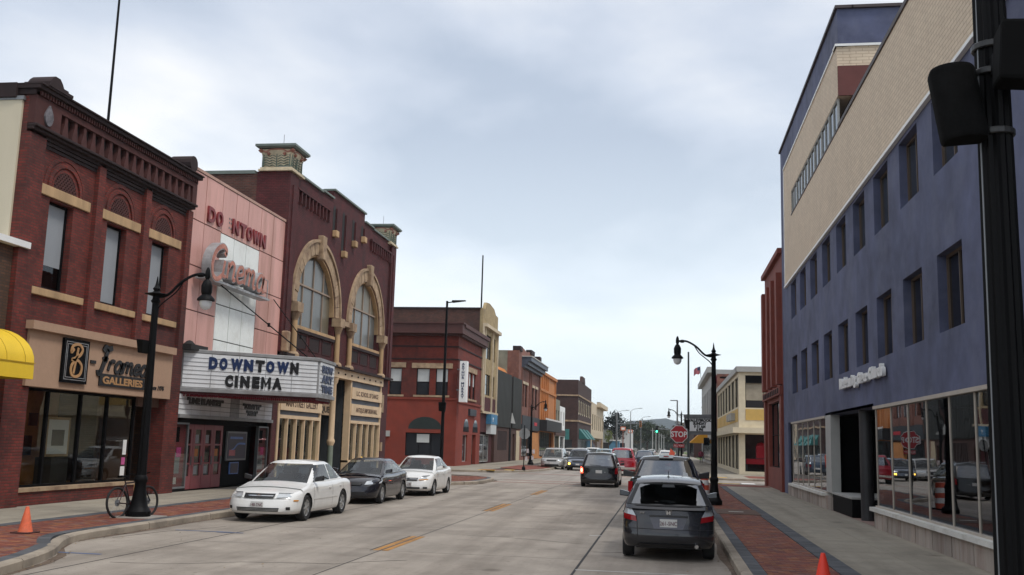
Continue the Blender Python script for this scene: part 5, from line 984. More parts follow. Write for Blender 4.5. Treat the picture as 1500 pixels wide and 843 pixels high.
# ================================================================== street furniture
def street_lamp(name, label, x, y, sgn, group, box=True, plinth=True):
    t = thing(name, label, 'street lamp', (x, y, .15), 0, group); B = G['steel_black']
    def P(dx, z, dy=0): return (x+dx, y+dy, z)
    m = MB(); m.lathe((x, y, .15), [(.27, 0), (.28, .05), (.28, .14), (.24, .2), (.20, .26), (.165, .42), (.138, .62), (.13, .78), (.15, .82), (.15, .9), (.115, .96)], 16); m.build('base', B, t, smooth=True, ang=30)
    m = MB(); R0, R1, z0, z1 = .115, .075, 1.05, 5.2; n = 20
    rows = []
    for k in range(12):
        z = z0+(z1-z0)*k/11; r = R0+(R1-R0)*k/11; rows.append([(x+r*(1-.10*(i % 2))*math.cos(2*math.pi*i/n), y+r*(1-.10*(i % 2))*math.sin(2*math.pi*i/n), z) for i in range(n)])
    m.grid(rows, closed=True); m.build('post', B, t)
    m = MB(); m.lathe((x, y, 0), [(.08, 5.15), (.115, 5.2), (.08, 5.26), (.08, 5.32), (.27, 5.37), (.1, 5.41), (.06, 5.45), (.09, 5.5), (.05, 5.56), (.035, 5.62), (.008, 5.8)], 14); m.build('finial', B, t, smooth=True, ang=40)
    m = MB(); arm = spline([(x, y, 5.3), (x+sgn*.3, y, 5.36), (x+sgn*.62, y, 5.66), (x+sgn*.95, y, 5.84), (x+sgn*1.25, y, 5.84)], 6); m.tube(arm, .035, 8); m.tube(spline([(x, y, 4.9), (x+sgn*.14, y, 5.12), (x+sgn*.5, y, 5.42), (x+sgn*.66, y, 5.66)], 5), .018, 6); m.lathe((x+sgn*1.1, y, 5.84), [(.05, -.07), (.06, 0), (.05, .07)], 8, ax='x'); m.build('arm', B, t, smooth=True)
    lx = x+sgn*1.27; m = MB(); m.lathe((lx, y, 0), [(.02, 6.02), (.05, 5.95), (.06, 5.88), (.06, 5.78), (.04, 5.74), (.09, 5.68), (.13, 5.58), (.125, 5.42), (.11, 5.36), (.2, 5.27), (.21, 5.22), (.17, 5.21)], 16); m.build('lamp_head', B, t, smooth=True, ang=40)
    m = MB(); m.lathe((lx, y, 0), [(.15, 5.22), (.14, 5.12), (.10, 5.04), (.03, 5.0)], 16); m.build('lamp_glass', M('lamp_globe', (.72, .74, .76), .12, var=0), t, smooth=True)
    if box: m = MB(); m.box(x-.14, x+.05, y-.35, y-.08, 3.75, 4.3) if False else m.hexa([(x-.25, y-.2, 3.95), (x-.07, y-.28, 3.93), (x-.05, y-.05, 3.93), (x-.2, y-.02, 3.95), (x-.3, y-.22, 4.27), (x-.07, y-.3, 4.25), (x-.05, y-.05, 4.25), (x-.22, y-.02, 4.27)]); m.build('speaker', M('speaker_black', (.007, .007, .007), .85, var=.1, spec=.1), t, bevel=.02)
    if plinth: m = MB(); m.box(x-.45, x+.5, y-.45, y+.45, .13, .175); m.build('footing', G['concrete'], t, bevel=.01)
    return t
street_lamp('street_lamp', 'black ornate street lamp with bicycle leaning on it in front of the gallery', -12.06, 22.03, 1, 'ornate street lamps')
street_lamp('street_lamp', 'black ornate street lamp on the right kerb beside the parked black pickup', 1.68, 36.0, -1, 'ornate street lamps', False, False)
L1_ = street_lamp('street_lamp', 'black ornate street lamp wrapped with flyers on the far left corner by the silver van', -12.1, 91, 1, 'ornate street lamps', False, False)
street_lamp('street_lamp', 'far ornate street lamp rising above the red stop sign', 1.6, 104, -1, 'ornate street lamps', False, False)
# near lamp with the two speakers, mostly cropped by the right edge of the photo
x, y = 1.652, 5.2; t = thing('near_street_lamp', 'very near black fluted lamp post with two speakers at the right frame edge', 'street lamp', (x, y, .15), 0, 'ornate street lamps')
m = MB(); m.lathe((x, y, .15), [(.29, 0), (.30, .14), (.22, .26), (.19, .5), (.155, .8), (.165, .95), (.12, 1.05)], 18); m.build('base', G['steel_black'], t, smooth=True, ang=30)
m = MB(); rows = []; n = 28
for k in range(14):
    z = 1.15+4.2*k/13; r = .098-.024*k/13; rows.append([(x+r*(1-.13*(i % 2))*math.cos(2*math.pi*i/n), y+r*(1-.13*(i % 2))*math.sin(2*math.pi*i/n), z) for i in range(n)])
m.grid(rows, closed=True); m.build('post', G['steel_black'], t)
m = MB(); m.tube([(x-.088, y-.035, 1.2), (x-.078, y-.03, 3.7), (x-.06, y-.03, 5.2)], .005, 6); m.build('highlight_tube', G['steel_grey'], t)  # thin bright tube added as the highlight down the post's left edge
m = MB(); [m.lathe((x, y, 0), [(.09, z), (.095, z+.005), (.095, z+.03), (.09, z+.035)], 18) for z in (3.70, 4.02, 4.16)]; m.each('clamp_band', M('band_steel', (.05, .05, .05), .4, metal=.6, var=0), t)
m = MB(); m.tube(spline([(x, y, 5.3), (x-.3, y, 5.4), (x-.9, y, 5.85), (x-1.2, y, 5.85)], 5), .035, 8); m.build('arm', G['steel_black'], t)
sp = thing('pole_speaker', 'rounded black loudspeaker on the left of the near lamp post', 'loudspeaker', (1.5, 5.2, 3.7)); c = Vector((1.46, 5.12, 3.86)); ax = Vector((.12, -.10, -1)).normalized(); a1 = Vector((1, .12, .1)); a1 = (a1-ax*a1.dot(ax)).normalized(); a2 = ax.cross(a1)
if a2.y > 0: a2 = -a2
m = MB(); outl = [(-.135, .06), (-.12, -.02)]+[(-.11*math.cos(q), .0+.11*math.sin(q)) for q in [math.pi*(k+1)/10 for k in range(9)]]+[(.12, -.02), (.135, .06)]
outl = [(.115*math.cos(q), .08*math.sin(q)) for q in [math.pi*k/12 for k in range(13)]]+[(-.10, -.07), (.10, -.07)]
m.grid([[c+ax*h+a1*(u*s)+a2*(v*s) for u, v in outl] for h, s in ((-.195, .9), (-.185, .97), (-.17, 1), (.18, 1), (.195, .97), (.205, .9))], closed=True)
m.add([c+ax*-.195+a1*u*.9+a2*v*.9 for u, v in outl], [tuple(range(len(outl)))]); m.add([c+ax*.205+a1*u*.9+a2*v*.9 for u, v in outl], [tuple(range(len(outl)))]); m.build('cabinet', M('speaker_grille', (.007, .007, .007), .9, var=.2, scale=60, spec=.1), sp, smooth=True)
m = MB(); m.tube([(1.5, 5.18, 3.85), (x, y, 3.85)], .03, 8); m.build('bracket', G['steel_black'], sp)
sp = thing('pole_speaker', 'square black loudspeaker high on the near lamp post at the frame corner', 'loudspeaker', (1.9, 5.1, 4.0)); m = MB(); m.hexa([(1.585, 4.88, 3.90), (1.85, 4.9, 3.89), (1.88, 5.08, 3.89), (1.60, 5.06, 3.90), (1.60, 4.86, 4.20), (1.88, 4.88, 4.20), (1.92, 5.08, 4.18), (1.62, 5.06, 4.19)]); m.build('cabinet', G['speaker_black'], sp, bevel=.02); m = MB(); m.box(1.62, 1.7, 5.0, 5.2, 4.0, 4.1); m.build('bracket', G['steel_black'], sp)
# traffic cones
def cone(x, y, label, col, h=.49, lean=0):
    t = thing('traffic_cone', label, 'traffic cone', (x, y, .15), 0, 'traffic cones'); m = MB(); m.lathe((x, y, .15), [(.135, .025), (.13, .04), (.105, .14), (.072, .30), (.03, h)], 18); m.build('cone_body', col, t, smooth=True, ang=50)
    m = MB(); m.box(x-.19, x+.19, y-.19, y+.19, .15, .175); m.build('foot', M('cone_foot', (.06, .02, .015), .8, var=.3), t, bevel=.01)
cone(-11.99, 17.77, 'worn orange traffic cone on the left brick paving', M('cone_worn', (.78, .16, .07), .7, var=.12, scale=6, dirt=(.25, .10, .06), dirt_amt=.7)); cone(2.31, 15.7, 'bright orange traffic cone at the bottom edge on the right paving', M('cone_bright', (.95, .06, .03), .5, var=.03), .46)
m = MB(); m.box(1.55, 2.85, 31.2, 33.6, .15, .162); ct = m.build('cellar_grate', G['iron_rust']); tag(ct, 'rusty steel cellar plate set in the right brick paving', 'grate'); OFF[ct.name] = Vector((0, 0, 0)); m = MB(); m.box(1.95, 2.4, 32.3, 32.42, .162, .168); m.build('handle_strip', G['trim_white'], ct)
# signs and plain poles
st = thing('stop_sign', 'red octagonal STOP sign behind the black pickup', 'stop sign', (.6, 46, .15)); fs = FY(46); m = MB(); c0 = (.6, 2.68); R_ = .41
m.prism([fs.p(c0[0]+R_*math.cos(q), c0[1]+R_*math.sin(q), 0) for q in [math.pi/8+math.pi/4*k for k in range(8)]], (0, .01, 0)); m.build('rim', G['white_paint'], st); m = MB(); m.prism([fs.p(c0[0]+R_*.94*math.cos(q), c0[1]+R_*.94*math.sin(q), .006) for q in [math.pi/8+math.pi/4*k for k in range(8)]], (0, .004, 0)); m.build('plate', M('sign_red', (.42, .012, .02), .4, var=.05), st)
fs.text('STOP', .6, 2.555, .345, G['white_paint'], st, .009, .002, 0, .86, align='CENTER', bold=.008); m = MB(); fs.box(m, .36, .84, 2.08, 2.24, 0, .01); tb = m.build('small_plate', G['sign_red'], st); fs.text('ALL WAY', .6, 2.12, .13, G['white_paint'], st, .013, .001, 0, .8, align='CENTER'); m = MB(); m.box(.57, .63, 46.01, 46.06, .15, 3.1); m.build('post', G['steel_black'], st)
st = thing('sign_back', 'grey back of an octagonal sign on a black post at the far left corner', 'traffic sign', (-10.3, 72.3, .15)); fs = FY(72.3); m = MB(); m.prism([fs.p(-10.1+.42*math.cos(q), 2.75+.42*math.sin(q), 0) for q in [math.pi/8+math.pi/4*k for k in range(8)]], (0, .012, 0)); m.build('plate', M('sign_grey', (.30, .31, .31), .5, metal=.3), st); m = MB(); m.box(-10.13, -10.07, 72.22, 72.28, .15, 3.35); m.lathe((-10.1, 72.25, .15), [(.14, 0), (.12, .2), (.04, .3)], 10); m.build('post', G['steel_black'], st)
t = thing('shoebox_light', 'tall black pole light with flat cobra head before the red corner building', 'street light', (-12.55, 56, .15)); x, y = -12.55, 56; m = MB(); m.lathe((x, y, 0), [(.16, .15), (.15, .8), (.11, 1.0), (.065, 10.1)], 12); m.build('post', G['steel_black'], t, smooth=True); m = MB(); m.tube([(x, y, 10.0), (x+.35, y, 10.05)], .04, 6); m.hexa([(x+.3, y-.15, 10.0), (x+1.1, y-.12, 10.1), (x+1.1, y+.12, 10.1), (x+.3, y+.15, 10.0), (x+.3, y-.12, 10.14), (x+1.1, y-.1, 10.15), (x+1.1, y+.1, 10.15), (x+.3, y+.12, 10.14)]); m.build('lamp_head', G['steel_black'], t, bevel=.02); m = MB(); m.hexa([(x-.2, y-.3, 3.75), (x+.15, y-.3, 3.7), (x+.15, y-.05, 3.7), (x-.2, y-.05, 3.75), (x-.22, y-.35, 4.25), (x+.22, y-.35, 4.25), (x+.2, y-.05, 4.25), (x-.22, y-.05, 4.25)]); m.build('speaker', G['speaker_black'], t, bevel=.03)
t = thing('tall_pole', 'slim dark pole with a dark box behind the black pickup', 'pole', (1.33, 60, .15)); m = MB(); m.lathe((1.33, 60, 0), [(.12, .15), (.08, 1.0), (.05, 7.7)], 10); m.build('post', M('pole_green', (.035, .045, .045), .5, var=0), t, smooth=True); m = MB(); m.hexa([(1.2, 59.8, 3.2), (1.4, 59.8, 3.1), (1.4, 60, 3.1), (1.2, 60, 3.2), (1.08, 59.8, 3.7), (1.4, 59.8, 3.7), (1.4, 60, 3.7), (1.08, 60, 3.7)]); m.build('speaker', G['speaker_black'], t)
# roof antennas
for x, y, z0, z1, r_, lb in ((-18.7, 30, 10.2, 18.5, .035, 'tall thin dark antenna mast on the gallery roof'), (-14.8-4, 100, 9, 21.2, .07, 'thin mast rising behind the yellow brick gable')):
    m = MB(); m.lathe((x, y, 0), [(r_*1.5, z0), (r_, z1)], 8); tag(m.build('antenna_mast', G['steel_black']), lb, 'antenna')
m = MB(); m.tube([(-18.3, 30, 10.2), (-18.3, 30, 12.15)], .05, 8); m.lathe((-18.3, 30, 12.1), [(.05, 0), (.15, .06), (.15, .1)], 10); tag(m.build('roof_vent', G['steel_black']), 'small capped vent pipe on the gallery roof right of the mast', 'vent pipe')
# barrels and barricade seen past the pickup
for x, y, lb in ((1.40, 38.2, 'orange and white traffic barrel squeezed between the black pickup and the right lamp'), (.15, 62, 'orange and white traffic barrel beyond the stop sign')):
    t = thing('traffic_barrel', lb, 'traffic barrel', (x, y, .15)); m = MB()
    rs_ = [.22, .21, .2, .19, .18, .17]
    for k in range(5): m.lathe((x, y, .15), [(rs_[k], .05+k*.18), (rs_[k+1], .05+(k+1)*.18)], 14, mi=k % 2)
    m.build('drum', [M('barrel_orange', (.62, .10, .05), .5, var=.05), G['white_paint']], t, smooth=True); m = MB(); m.lathe((x, y, .15), [(.38, 0), (.36, .05)], 14); m.build('foot', G['black_paint'], t)
t = thing('orange_banner', 'red and orange construction sign left of the stop sign post', 'traffic sign', (.3, 70, .15)); m = MB(); fo = FY(70); fo.poly(m, [(.15, 1.2), (.45, 1.0), (.65, 1.7), (.35, 2.0)], 0, .04); m.build('panel', G['barrel_orange'], t); m = MB(); m.tube([(.2, 70.05, .15), (.35, 70.05, 1.2)], .02, 6); m.tube([(.7, 70.05, .15), (.4, 70.05, 1.2)], .02, 6); m.build('stand', G['steel_grey'], t)
m = MB(); fl = [(-12.45, 90.6, .5), (-11.9, 90.7, .6), (-12.35, 90.7, 1.2), (-11.8, 90.6, 1.15)]
for x, y, z in fl: m.hexa([(x-.1, y, z), (x+.12, y, z-.02), (x+.12, y+.02, z-.02), (x-.1, y+.02, z), (x-.12, y, z+.35), (x+.1, y, z+.38), (x+.1, y+.02, z+.38), (x-.12, y+.02, z+.35)])
o = m.build('flyer', M('flyer_pink', (.75, .62, .62), .7, var=.3, scale=4), L1_)
# bicycle against the left lamp
def bicycle(loc, rz, label):
    t = thing('bicycle', label, 'bicycle', loc, rz); r = .335; wb = 1.04
    for i, wx in enumerate((0, wb)):
        m = MB(); rows = []
        for k in range(33):
            q = 2*math.pi*k/32; rows.append([((wx+(r-.0+.028*math.cos(a))*math.cos(q)), .028*math.sin(a), r+.0+(r+.028*math.cos(a))*math.sin(q)) for a in [2*math.pi*j/8 for j in range(8)]])
        m.grid(rows, closed=True); w_ = m.build('wheel', M('tyre', (.012, .012, .012), .8, var=0), t, local=True, smooth=True)
        m = MB()
        for k in range(20): q = 2*math.pi*k/20; m.tube([(wx+.03*math.cos(q), .02*(-1)**k, r+.03*math.sin(q)), (wx+.31*math.cos(q+.2*(-1)**k), 0, r+.31*math.sin(q+.2*(-1)**k))], .0016, 4, caps=False)
        m.lathe((wx, 0, r), [(.02, -.05), (.025, 0), (.02, .05)], 8, ax='y'); m.lathe((wx, 0, r), [(.08, .0), (.08, .003)], 14, ax='y'); m.build('spokes', G['steel_grey'], w_, local=True)
    bb, seat, head, hd2 = (.42, 0, .29), (.26, 0, .82), (.80, 0, .80), (.84, 0, .68)
    m = MB(); m.tube([seat, bb], .016, 8); m.tube([bb, hd2], .02, 8); m.tube([(.28, 0, .77), head], .018, 8); m.tube([head, hd2], .02, 8)
    for s in (-.05, .05): m.tube([(0, s, r), bb], .011, 6); m.tube([(0, s, r), (.28, s*.3, .76)], .010, 6)
    m.build('frame', M('bike_dark', (.03, .012, .014), .4, var=0), t, local=True); m = MB(); m.tube([bb, (.62, 0, .48)], .023, 8); m.build('red_tube', M('bike_red', (.45, .05, .06), .4, var=0), t, local=True)
    m = MB()
    for s in (-.06, .06): m.tube([(.845, s, .66), (wb, s, r)], .014, 6)
    m.tube([head, (.79, 0, .93)], .014, 6); m.build('fork', G['steel_black'], t, local=True)
    m = MB(); m.tube(spline([(.74, -.29, .99), (.77, -.12, .96), (.79, 0, .95), (.77, .12, .96), (.74, .29, .99)], 4), .012, 6); m.tube([(.745, -.3, .99), (.76, -.19, .975)], .018, 6); m.tube([(.745, .3, .99), (.76, .19, .975)], .018, 6); m.build('handlebar', G['steel_black'], t, local=True)
    m = MB(); m.tube([seat, (.235, 0, .9)], .013, 6); m.hexa([(.08, -.07, .9), (.34, -.02, .91), (.34, .02, .91), (.08, .07, .9), (.08, -.07, .95), (.36, -.015, .94), (.36, .015, .94), (.08, .07, .95)]); m.build('saddle', G['black_paint'], t, local=True, bevel=.012)
    m = MB(); m.lathe(bb, [(.09, -.005), (.09, .005)], 16, ax='y'); m.tube([(.42, .05, .29), (.36, .06, .14)], .012, 6); m.tube([(.42, -.05, .29), (.48, -.06, .44)], .012, 6)
    for c in ((.36, .09, .13), (.48, -.09, .45)): m.box(c[0]-.045, c[0]+.045, c[1]-.035, c[1]+.035, c[2]-.012, c[2]+.012)
    m.build('crankset', G['steel_grey'], t, local=True); return t
bk = bicycle((-12.36, 21.66, .15), math.radians(79), 'black and red bicycle leaning on the left street lamp'); bk.rotation_euler = (math.radians(-6), 0, math.radians(79))
# person on the far pavement
def person(loc, rz, label):
    t = thing('person', label, 'person', loc, rz)
    me = bpy.data.meshes.new('body'); V = [(0, 0, .95), (0, 0, 1.2), (0, 0, 1.42), (0, 0, 1.52), (0, 0, 1.62), (0, .01, 1.72), (.19, 0, 1.38), (.25, 0, 1.1), (.24, .08, .86), (-.19, 0, 1.38), (-.25, 0, 1.1), (-.24, .08, .86), (.10, 0, .88), (.11, .03, .48), (.11, -.02, .08), (.12, .12, .04), (-.10, 0, .88), (-.12, -.03, .48), (-.13, -.05, .08), (-.14, .09, .04)]
    E_ = [(0, 1), (1, 2), (2, 3), (3, 4), (4, 5), (2, 6), (6, 7), (7, 8), (2, 9), (9, 10), (10, 11), (0, 12), (12, 13), (13, 14), (14, 15), (0, 16), (16, 17), (17, 18), (18, 19)]
    me.from_pydata(V, E_, []); o = bpy.data.objects.new('body', me); COL.objects.link(o); o.parent = t; sk = o.modifiers.new('skin', 'SKIN'); R = [.15, .16, .17, .06, .10, .09, .075, .055, .04, .075, .055, .04, .10, .07, .05, .045, .10, .07, .05, .045]
    for v, q in zip(me.skin_vertices[0].data, R): v.radius = (q, q*.85)
    me.skin_vertices[0].data[0].use_root = True; s = o.modifiers.new('sub', 'SUBSURF'); s.levels = s.render_levels = 1
    me.materials.append(M('trousers_dark', (.02, .02, .03), .9)); 
    m = MB(); m.lathe((0, 0, 0), [(.21, .85), (.215, 1.1), (.235, 1.35), (.14, 1.47), (.08, 1.5)], 14); m.v = [(a, b_*.72, c) for a, b_, c in m.v]
    for s_ in (-1, 1): m.tube([(s_*.2, 0, 1.4), (s_*.27, 0, 1.12), (s_*.25, .09, .88)], [.085, .075, .06], 8)
    m.build('jacket', M('jacket_maroon', (.24, .03, .06), .85), t, local=True, smooth=True); m = MB(); m.lathe((0, 0, 1.62), [(.02, .13), (.1, .07), (.115, 0), (.09, -.08)], 12); m.build('hair', M('hair_dark', (.03, .02, .015), .9, var=0), t, local=True, smooth=True)
    m = MB(); m.lathe((0, .02, 1.61), [(.03, .08), (.085, .03), (.08, -.05), (.04, -.1)], 10); m.build('face', M('skin', (.35, .2, .14), .7, var=0), t, local=True, smooth=True); return t
person((4.46, 130, .15), math.pi, 'person in maroon jacket and dark trousers walking on the far right pavement')
# ================================================================== vehicles
def lerp(a, b, t): return a+(b-a)*t
def interp(P, x):
    if x <= P[0][0]: return P[0][1]
    for (a, u), (c, v) in zip(P, P[1:]):
        if x <= c: t = (x-a)/(c-a); return lerp(u, v, t)
    return P[-1][1]
def smoothp(P, k=6):
    s = spline(P, k); return sorted([(p.x, p.y) for p in s])
def paint(name, col, metal=.0, rough=.28):
    return M(name, col, rough, var=.03, scale=1.5, metal=metal, coat=.7, dirt=tuple(c*.6+.02 for c in col), dirt_amt=.25)
GLC = M('car_glass', (.016, .018, .020), .03, var=0, spec=1.0, coat=1); CLG = GL('car_window', (.62, .67, .66), 1.65, .01, .01); TNT = GL('car_window_tinted', (.10, .11, .11), 2.9, .01, .01); TYRE = M('car_tyre', (.016, .016, .017), .85, var=.15); RIM = M('rim_silver', (.50, .51, .52), .3, metal=.8, var=.05); PLA = M('car_plastic', (.018, .018, .019), .55, var=0)
LMP = M('lamp_clear', (.55, .58, .60), .08, metal=.35, var=.12, scale=14); LRED = M('lamp_red_lens', (.30, .008, .012), .12, var=.1); CHR = M('chrome', (.7, .7, .7), .12, metal=1, var=0); AMB = M('lamp_amber', (.6, .25, .03), .2, var=0); PLT = M('plate_white', (.62, .62, .60), .4, var=0)
class Car:
    def __init__(s, name, label, cat, loc, rz, mat, L, W, H, wb, fo, wr=.32, sill=.2, edge=(), gh=(), Wb=None, Wr=None, crown=.05, Lf=.5, Lr=.4, fin=None, rin=None, bed=None, group=None, flare=.0, roof_v=.9):
        s.L, s.W, s.H, s.wb, s.wr, s.sill = L, W, H, wb, wr, sill; s.mat = mat; s.xf = L/2-fo; s.xr = s.xf-wb; s.crown = crown; s.Lf, s.Lr = Lf, Lr
        s.edge = smoothp(edge, 5); s.gh = gh; s.Wb = Wb or W-.12; s.Wr = Wr or W-.46; s.fin = fin or [(0, .08), (.12, .01), (.35, 0), (.55, .03), (.8, .07), (1, .17)]; s.rin = rin or [(0, .08), (.15, .01), (.4, 0), (.55, .03), (.9, .05), (1, .12)]
        s.sin_ = [(0, .06), (.12, .015), (.4, 0), (.75, .005), (.93, .035), (1, .09)]; s.bed = bed; s.t = thing(name, label, cat, loc, rz, group); s.body(); s.wheels()
    def zt(s, x): return interp(s.edge, x)
    def zb(s, x):
        z = s.sill
        for wx in (s.xf, s.xr):
            R = s.wr+.05; d_ = abs(x-wx)
            if d_ < R: z = max(z, s.wr+math.sqrt(R*R-d_*d_))
        return z
    def half(s, x, zr):
        """half width of the body at x for relative height"""
        h = s.W/2-interp(s.sin_, zr)-.02*(2*x/s.L)**2; xF = s.L/2-interp(s.fin, zr); xR = -s.L/2+interp(s.rin, zr); n = 2.6
        if x > xF-s.Lf: t = min(1, (x-(xF-s.Lf))/s.Lf); return h*(1-t**n)**(1/n)
        if x < xR+s.Lr: t = min(1, ((xR+s.Lr)-x)/s.Lr); return h*(1-t**n)**(1/n)
        return h
    def nodes(s):
        out = []; n = 2.6
        for k in range(9): a = math.pi/2*k/8; out.append(('r', a))
        xs = set(); lo, hi = -s.L/2+s.Lr+.08, s.L/2-s.Lf-.08
        for k in range(15): xs.add(round(lerp(lo, hi, k/14), 4))
        for wx in (s.xf, s.xr):
            R = s.wr+.05; xs = {x for x in xs if abs(x-wx) > R+.02}
            for k in range(13): xs.add(wx+R*math.cos(math.pi*k/12)*.9999)
            xs.add(wx-R-.001); xs.add(wx+R+.001)
        out += [('s', x) for x in sorted(xs) if lo <= x <= hi]+[('f', math.pi/2*(8-k)/8) for k in range(9)]
        return out
    def pt(s, nd, tr, top=False):
        k, v = nd; n = 2.6
        def at(zr):
            h0 = s.W/2-interp(s.sin_, zr)
            if k == 's': return v, h0-.02*(2*v/s.L)**2
            Le = s.Lf if k == 'f' else s.Lr; sg_ = 1 if k == 'f' else -1; E_ = s.L/2-interp(s.fin if k == 'f' else s.rin, zr)
            return sg_*(E_-Le+Le*math.cos(v)**(2/n)), (h0-.02)*math.sin(v)**(2/n)
        x0, _ = at(.3); zb, zt = s.zb(x0), s.zt(x0); z = lerp(zb, zt, tr); zr = (z-s.sill)/(zt-s.sill)
        x, y = at(max(0, min(1, zr))); return x, y, z
    def body(s):
        m = MB(); nd = s.nodes(); T = [0, .06, .14, .25, .38, .52, .66, .8, .9, .96, 1]
        for sg_ in (1, -1):
            m.grid([[(p[0], p[1]*sg_, p[2]) for p in (s.pt(a, t) for t in T)] for a in nd])
        top = [s.pt(a, 1) for a in nd]; rows = []
        for x, y, z in top:
            f = (y/(s.W/2))**.8 if y > 0 else 0
            rows.append([(x, y*(1-2*j/8), z+s.crown*f*(1-(1-2*j/8)**2)) for j in range(9)])
        if s.bed:
            idx = [i for i, p in enumerate(top) if s.bed[0] < p[0] < s.bed[1]]; i0, i1 = idx[0], idx[-1]; m.grid(rows[:i0+1]); m.grid(rows[i1:])
            hb = s.W/2-.16; x0, x1 = top[i0][0], top[i1][0]; zt = s.zt((x0+x1)/2); zf = .62
            for sg_ in (1, -1): m.grid([[(x, y*sg_, z), (x, hb*sg_, z-.0), (x, hb*sg_, zf)] for x, y, z in top[i0:i1+1]])
            m.add([(x0, -hb, zf), (x1, -hb, zf), (x1, hb, zf), (x0, hb, zf), (x0, -hb, zt), (x1, -hb, zt), (x1, hb, zt), (x0, hb, zt)], [(0, 1, 2, 3), (0, 3, 7, 4), (1, 2, 6, 5)])
        else:
            cab = [i for i, p in enumerate(top) if s.gh[3]+.12 < p[0] < s.gh[0]-.10]; i0, i1 = cab[0], cab[-1]; m.grid(rows[:i0+1]); m.grid(rows[i1:])
            q = MB(); q.grid([[(a, b, c-.03) for a, b, c in r_] for r_ in rows[i0:i1+1]]); q.build('cabin_floor', PLA, s.t, local=True)
        s.bo = m.build('body', s.mat, s.t, local=True, smooth=True, ang=40)
        m = MB(); m.box(-s.L/2+.3, s.L/2-.42, -s.W/2+.27, s.W/2-.27, s.sill-.03, .55); m.box(s.xr+s.wr+.1, s.xf-s.wr-.1, -s.W/2+.07, s.W/2-.07, s.sill-.02, .5); m.build('underbody', PLA, s.t, local=True)
    # greenhouse -------------------------------------------------
    def ghp(s, v):
        x0, r0, r1, x1 = s.gh      # windshield base, roof front, roof rear, rear base
        return lerp(x0, r0, v), lerp(x1, r1, v), lerp(s.Wb/2, s.Wr/2, max(0, v)**1.15)
    def gz(s, x, v):
        base = s.zt(x)-.02; k = 1-.09*((x-(s.gh[1]+s.gh[2])/2)/max(.6, (s.gh[1]-s.gh[2])/2))**2*.35
        return lerp(base, (s.H-.035)*k+(1-k)*base*0+0 if False else (s.H-.04)-.05*(((x-(s.gh[1]+s.gh[2])/2)/max(.8, (s.gh[1]-s.gh[2])/2))**2)*.5, v)
    def ghside(s, x, v):
        xf, xr, h = s.ghp(v); n, Le = 3.2, .30
        if x > xf-Le: t = min(1, (x-(xf-Le))/Le); return h*(1-t**n)**(1/n)
        if x < xr+Le: t = min(1, (xr+Le-x)/Le); return h*(1-t**n)**(1/n)
        return h
    def ghend(s, y, v, front):
        xf, xr, h = s.ghp(v); n, Le = 3.2, .30; t = min(1, abs(y)/h); d_ = Le*(1-(1-t**n)**(1/n)); return xf-d_ if front else xr+d_
    def house(s, ends=(), sides=()):
        """roof and pillars: the shell between belt and roof with the window openings left out"""
        m = MB(); V = [-.06]+[.02+.94*k/20 for k in range(21)]+[.98, 1]; n, Le = 3.2, .30; ring = [('r', math.pi/2*k/18) for k in range(18)]+[('s', k/34) for k in range(35)]+[('f', math.pi/2*(17-k)/18) for k in range(18)]
        def P(nd, v):
            k, a = nd; xf, xr, h = s.ghp(v)
            if k == 's': x, y = lerp(xr+Le, xf-Le, a), h
            elif k == 'f': x, y = xf-Le+Le*math.cos(a)**(2/n), h*math.sin(a)**(2/n)
            else: x, y = xr+Le-Le*math.cos(a)**(2/n), h*math.sin(a)**(2/n)
            if v > .9: q = (v-.9)/.1*.05; x -= q*(1 if k == 'f' else -1 if k == 'r' else 0); y = max(0, y-q)
            return x, y, s.gz(x, v)
        def inq(c, u, v):
            c = [Vector(p) for p in c]; p = Vector((u, v)); sg_ = [(c[(i+1) % 4]-c[i]).cross(p-c[i]) for i in range(4)] if False else [(c[(i+1) % 4].x-c[i].x)*(v-c[i].y)-(c[(i+1) % 4].y-c[i].y)*(u-c[i].x) for i in range(4)]
            return all(q > 0 for q in sg_) or all(q < 0 for q in sg_)
        G_ = [[P(a, v) for v in V] for a in ring]
        for sg_ in (1, -1):
            for i in range(len(ring)-1):
                for j in range(len(V)-1):
                    q = [G_[i][j], G_[i+1][j], G_[i+1][j+1], G_[i][j+1]]; x, y = sum(p[0] for p in q)/4, sum(p[1] for p in q)/4; v = (V[j]+V[j+1])/2; k = ring[i][0]
                    if any(inq(c, x, v) for c in sides) or (k == 'f' and inq(ends[0], y, v)) or (k == 'r' and inq(ends[1], y, v)): continue
                    m.add([(p[0], p[1]*sg_, p[2]) for p in q], [(0, 1, 2, 3)])
        rows = [[(x, y*(1-2*j/8), z+.04*min(1, y/.5)*(1-(1-2*j/8)**2)) for j in range(9)] for x, y, z in (g[-1] for g in G_)]
        m.grid(rows); o = m.build('roof', s.mat, s.t, local=True)
        import bmesh
        bm_ = bmesh.new(); bm_.from_mesh(o.data); bmesh.ops.remove_doubles(bm_, verts=bm_.verts, dist=.0005); bm_.to_mesh(o.data); bm_.free(); o.data.polygons.foreach_set('use_smooth', [True]*len(o.data.polygons)); o.data.set_sharp_from_angle(angle=math.radians(50))
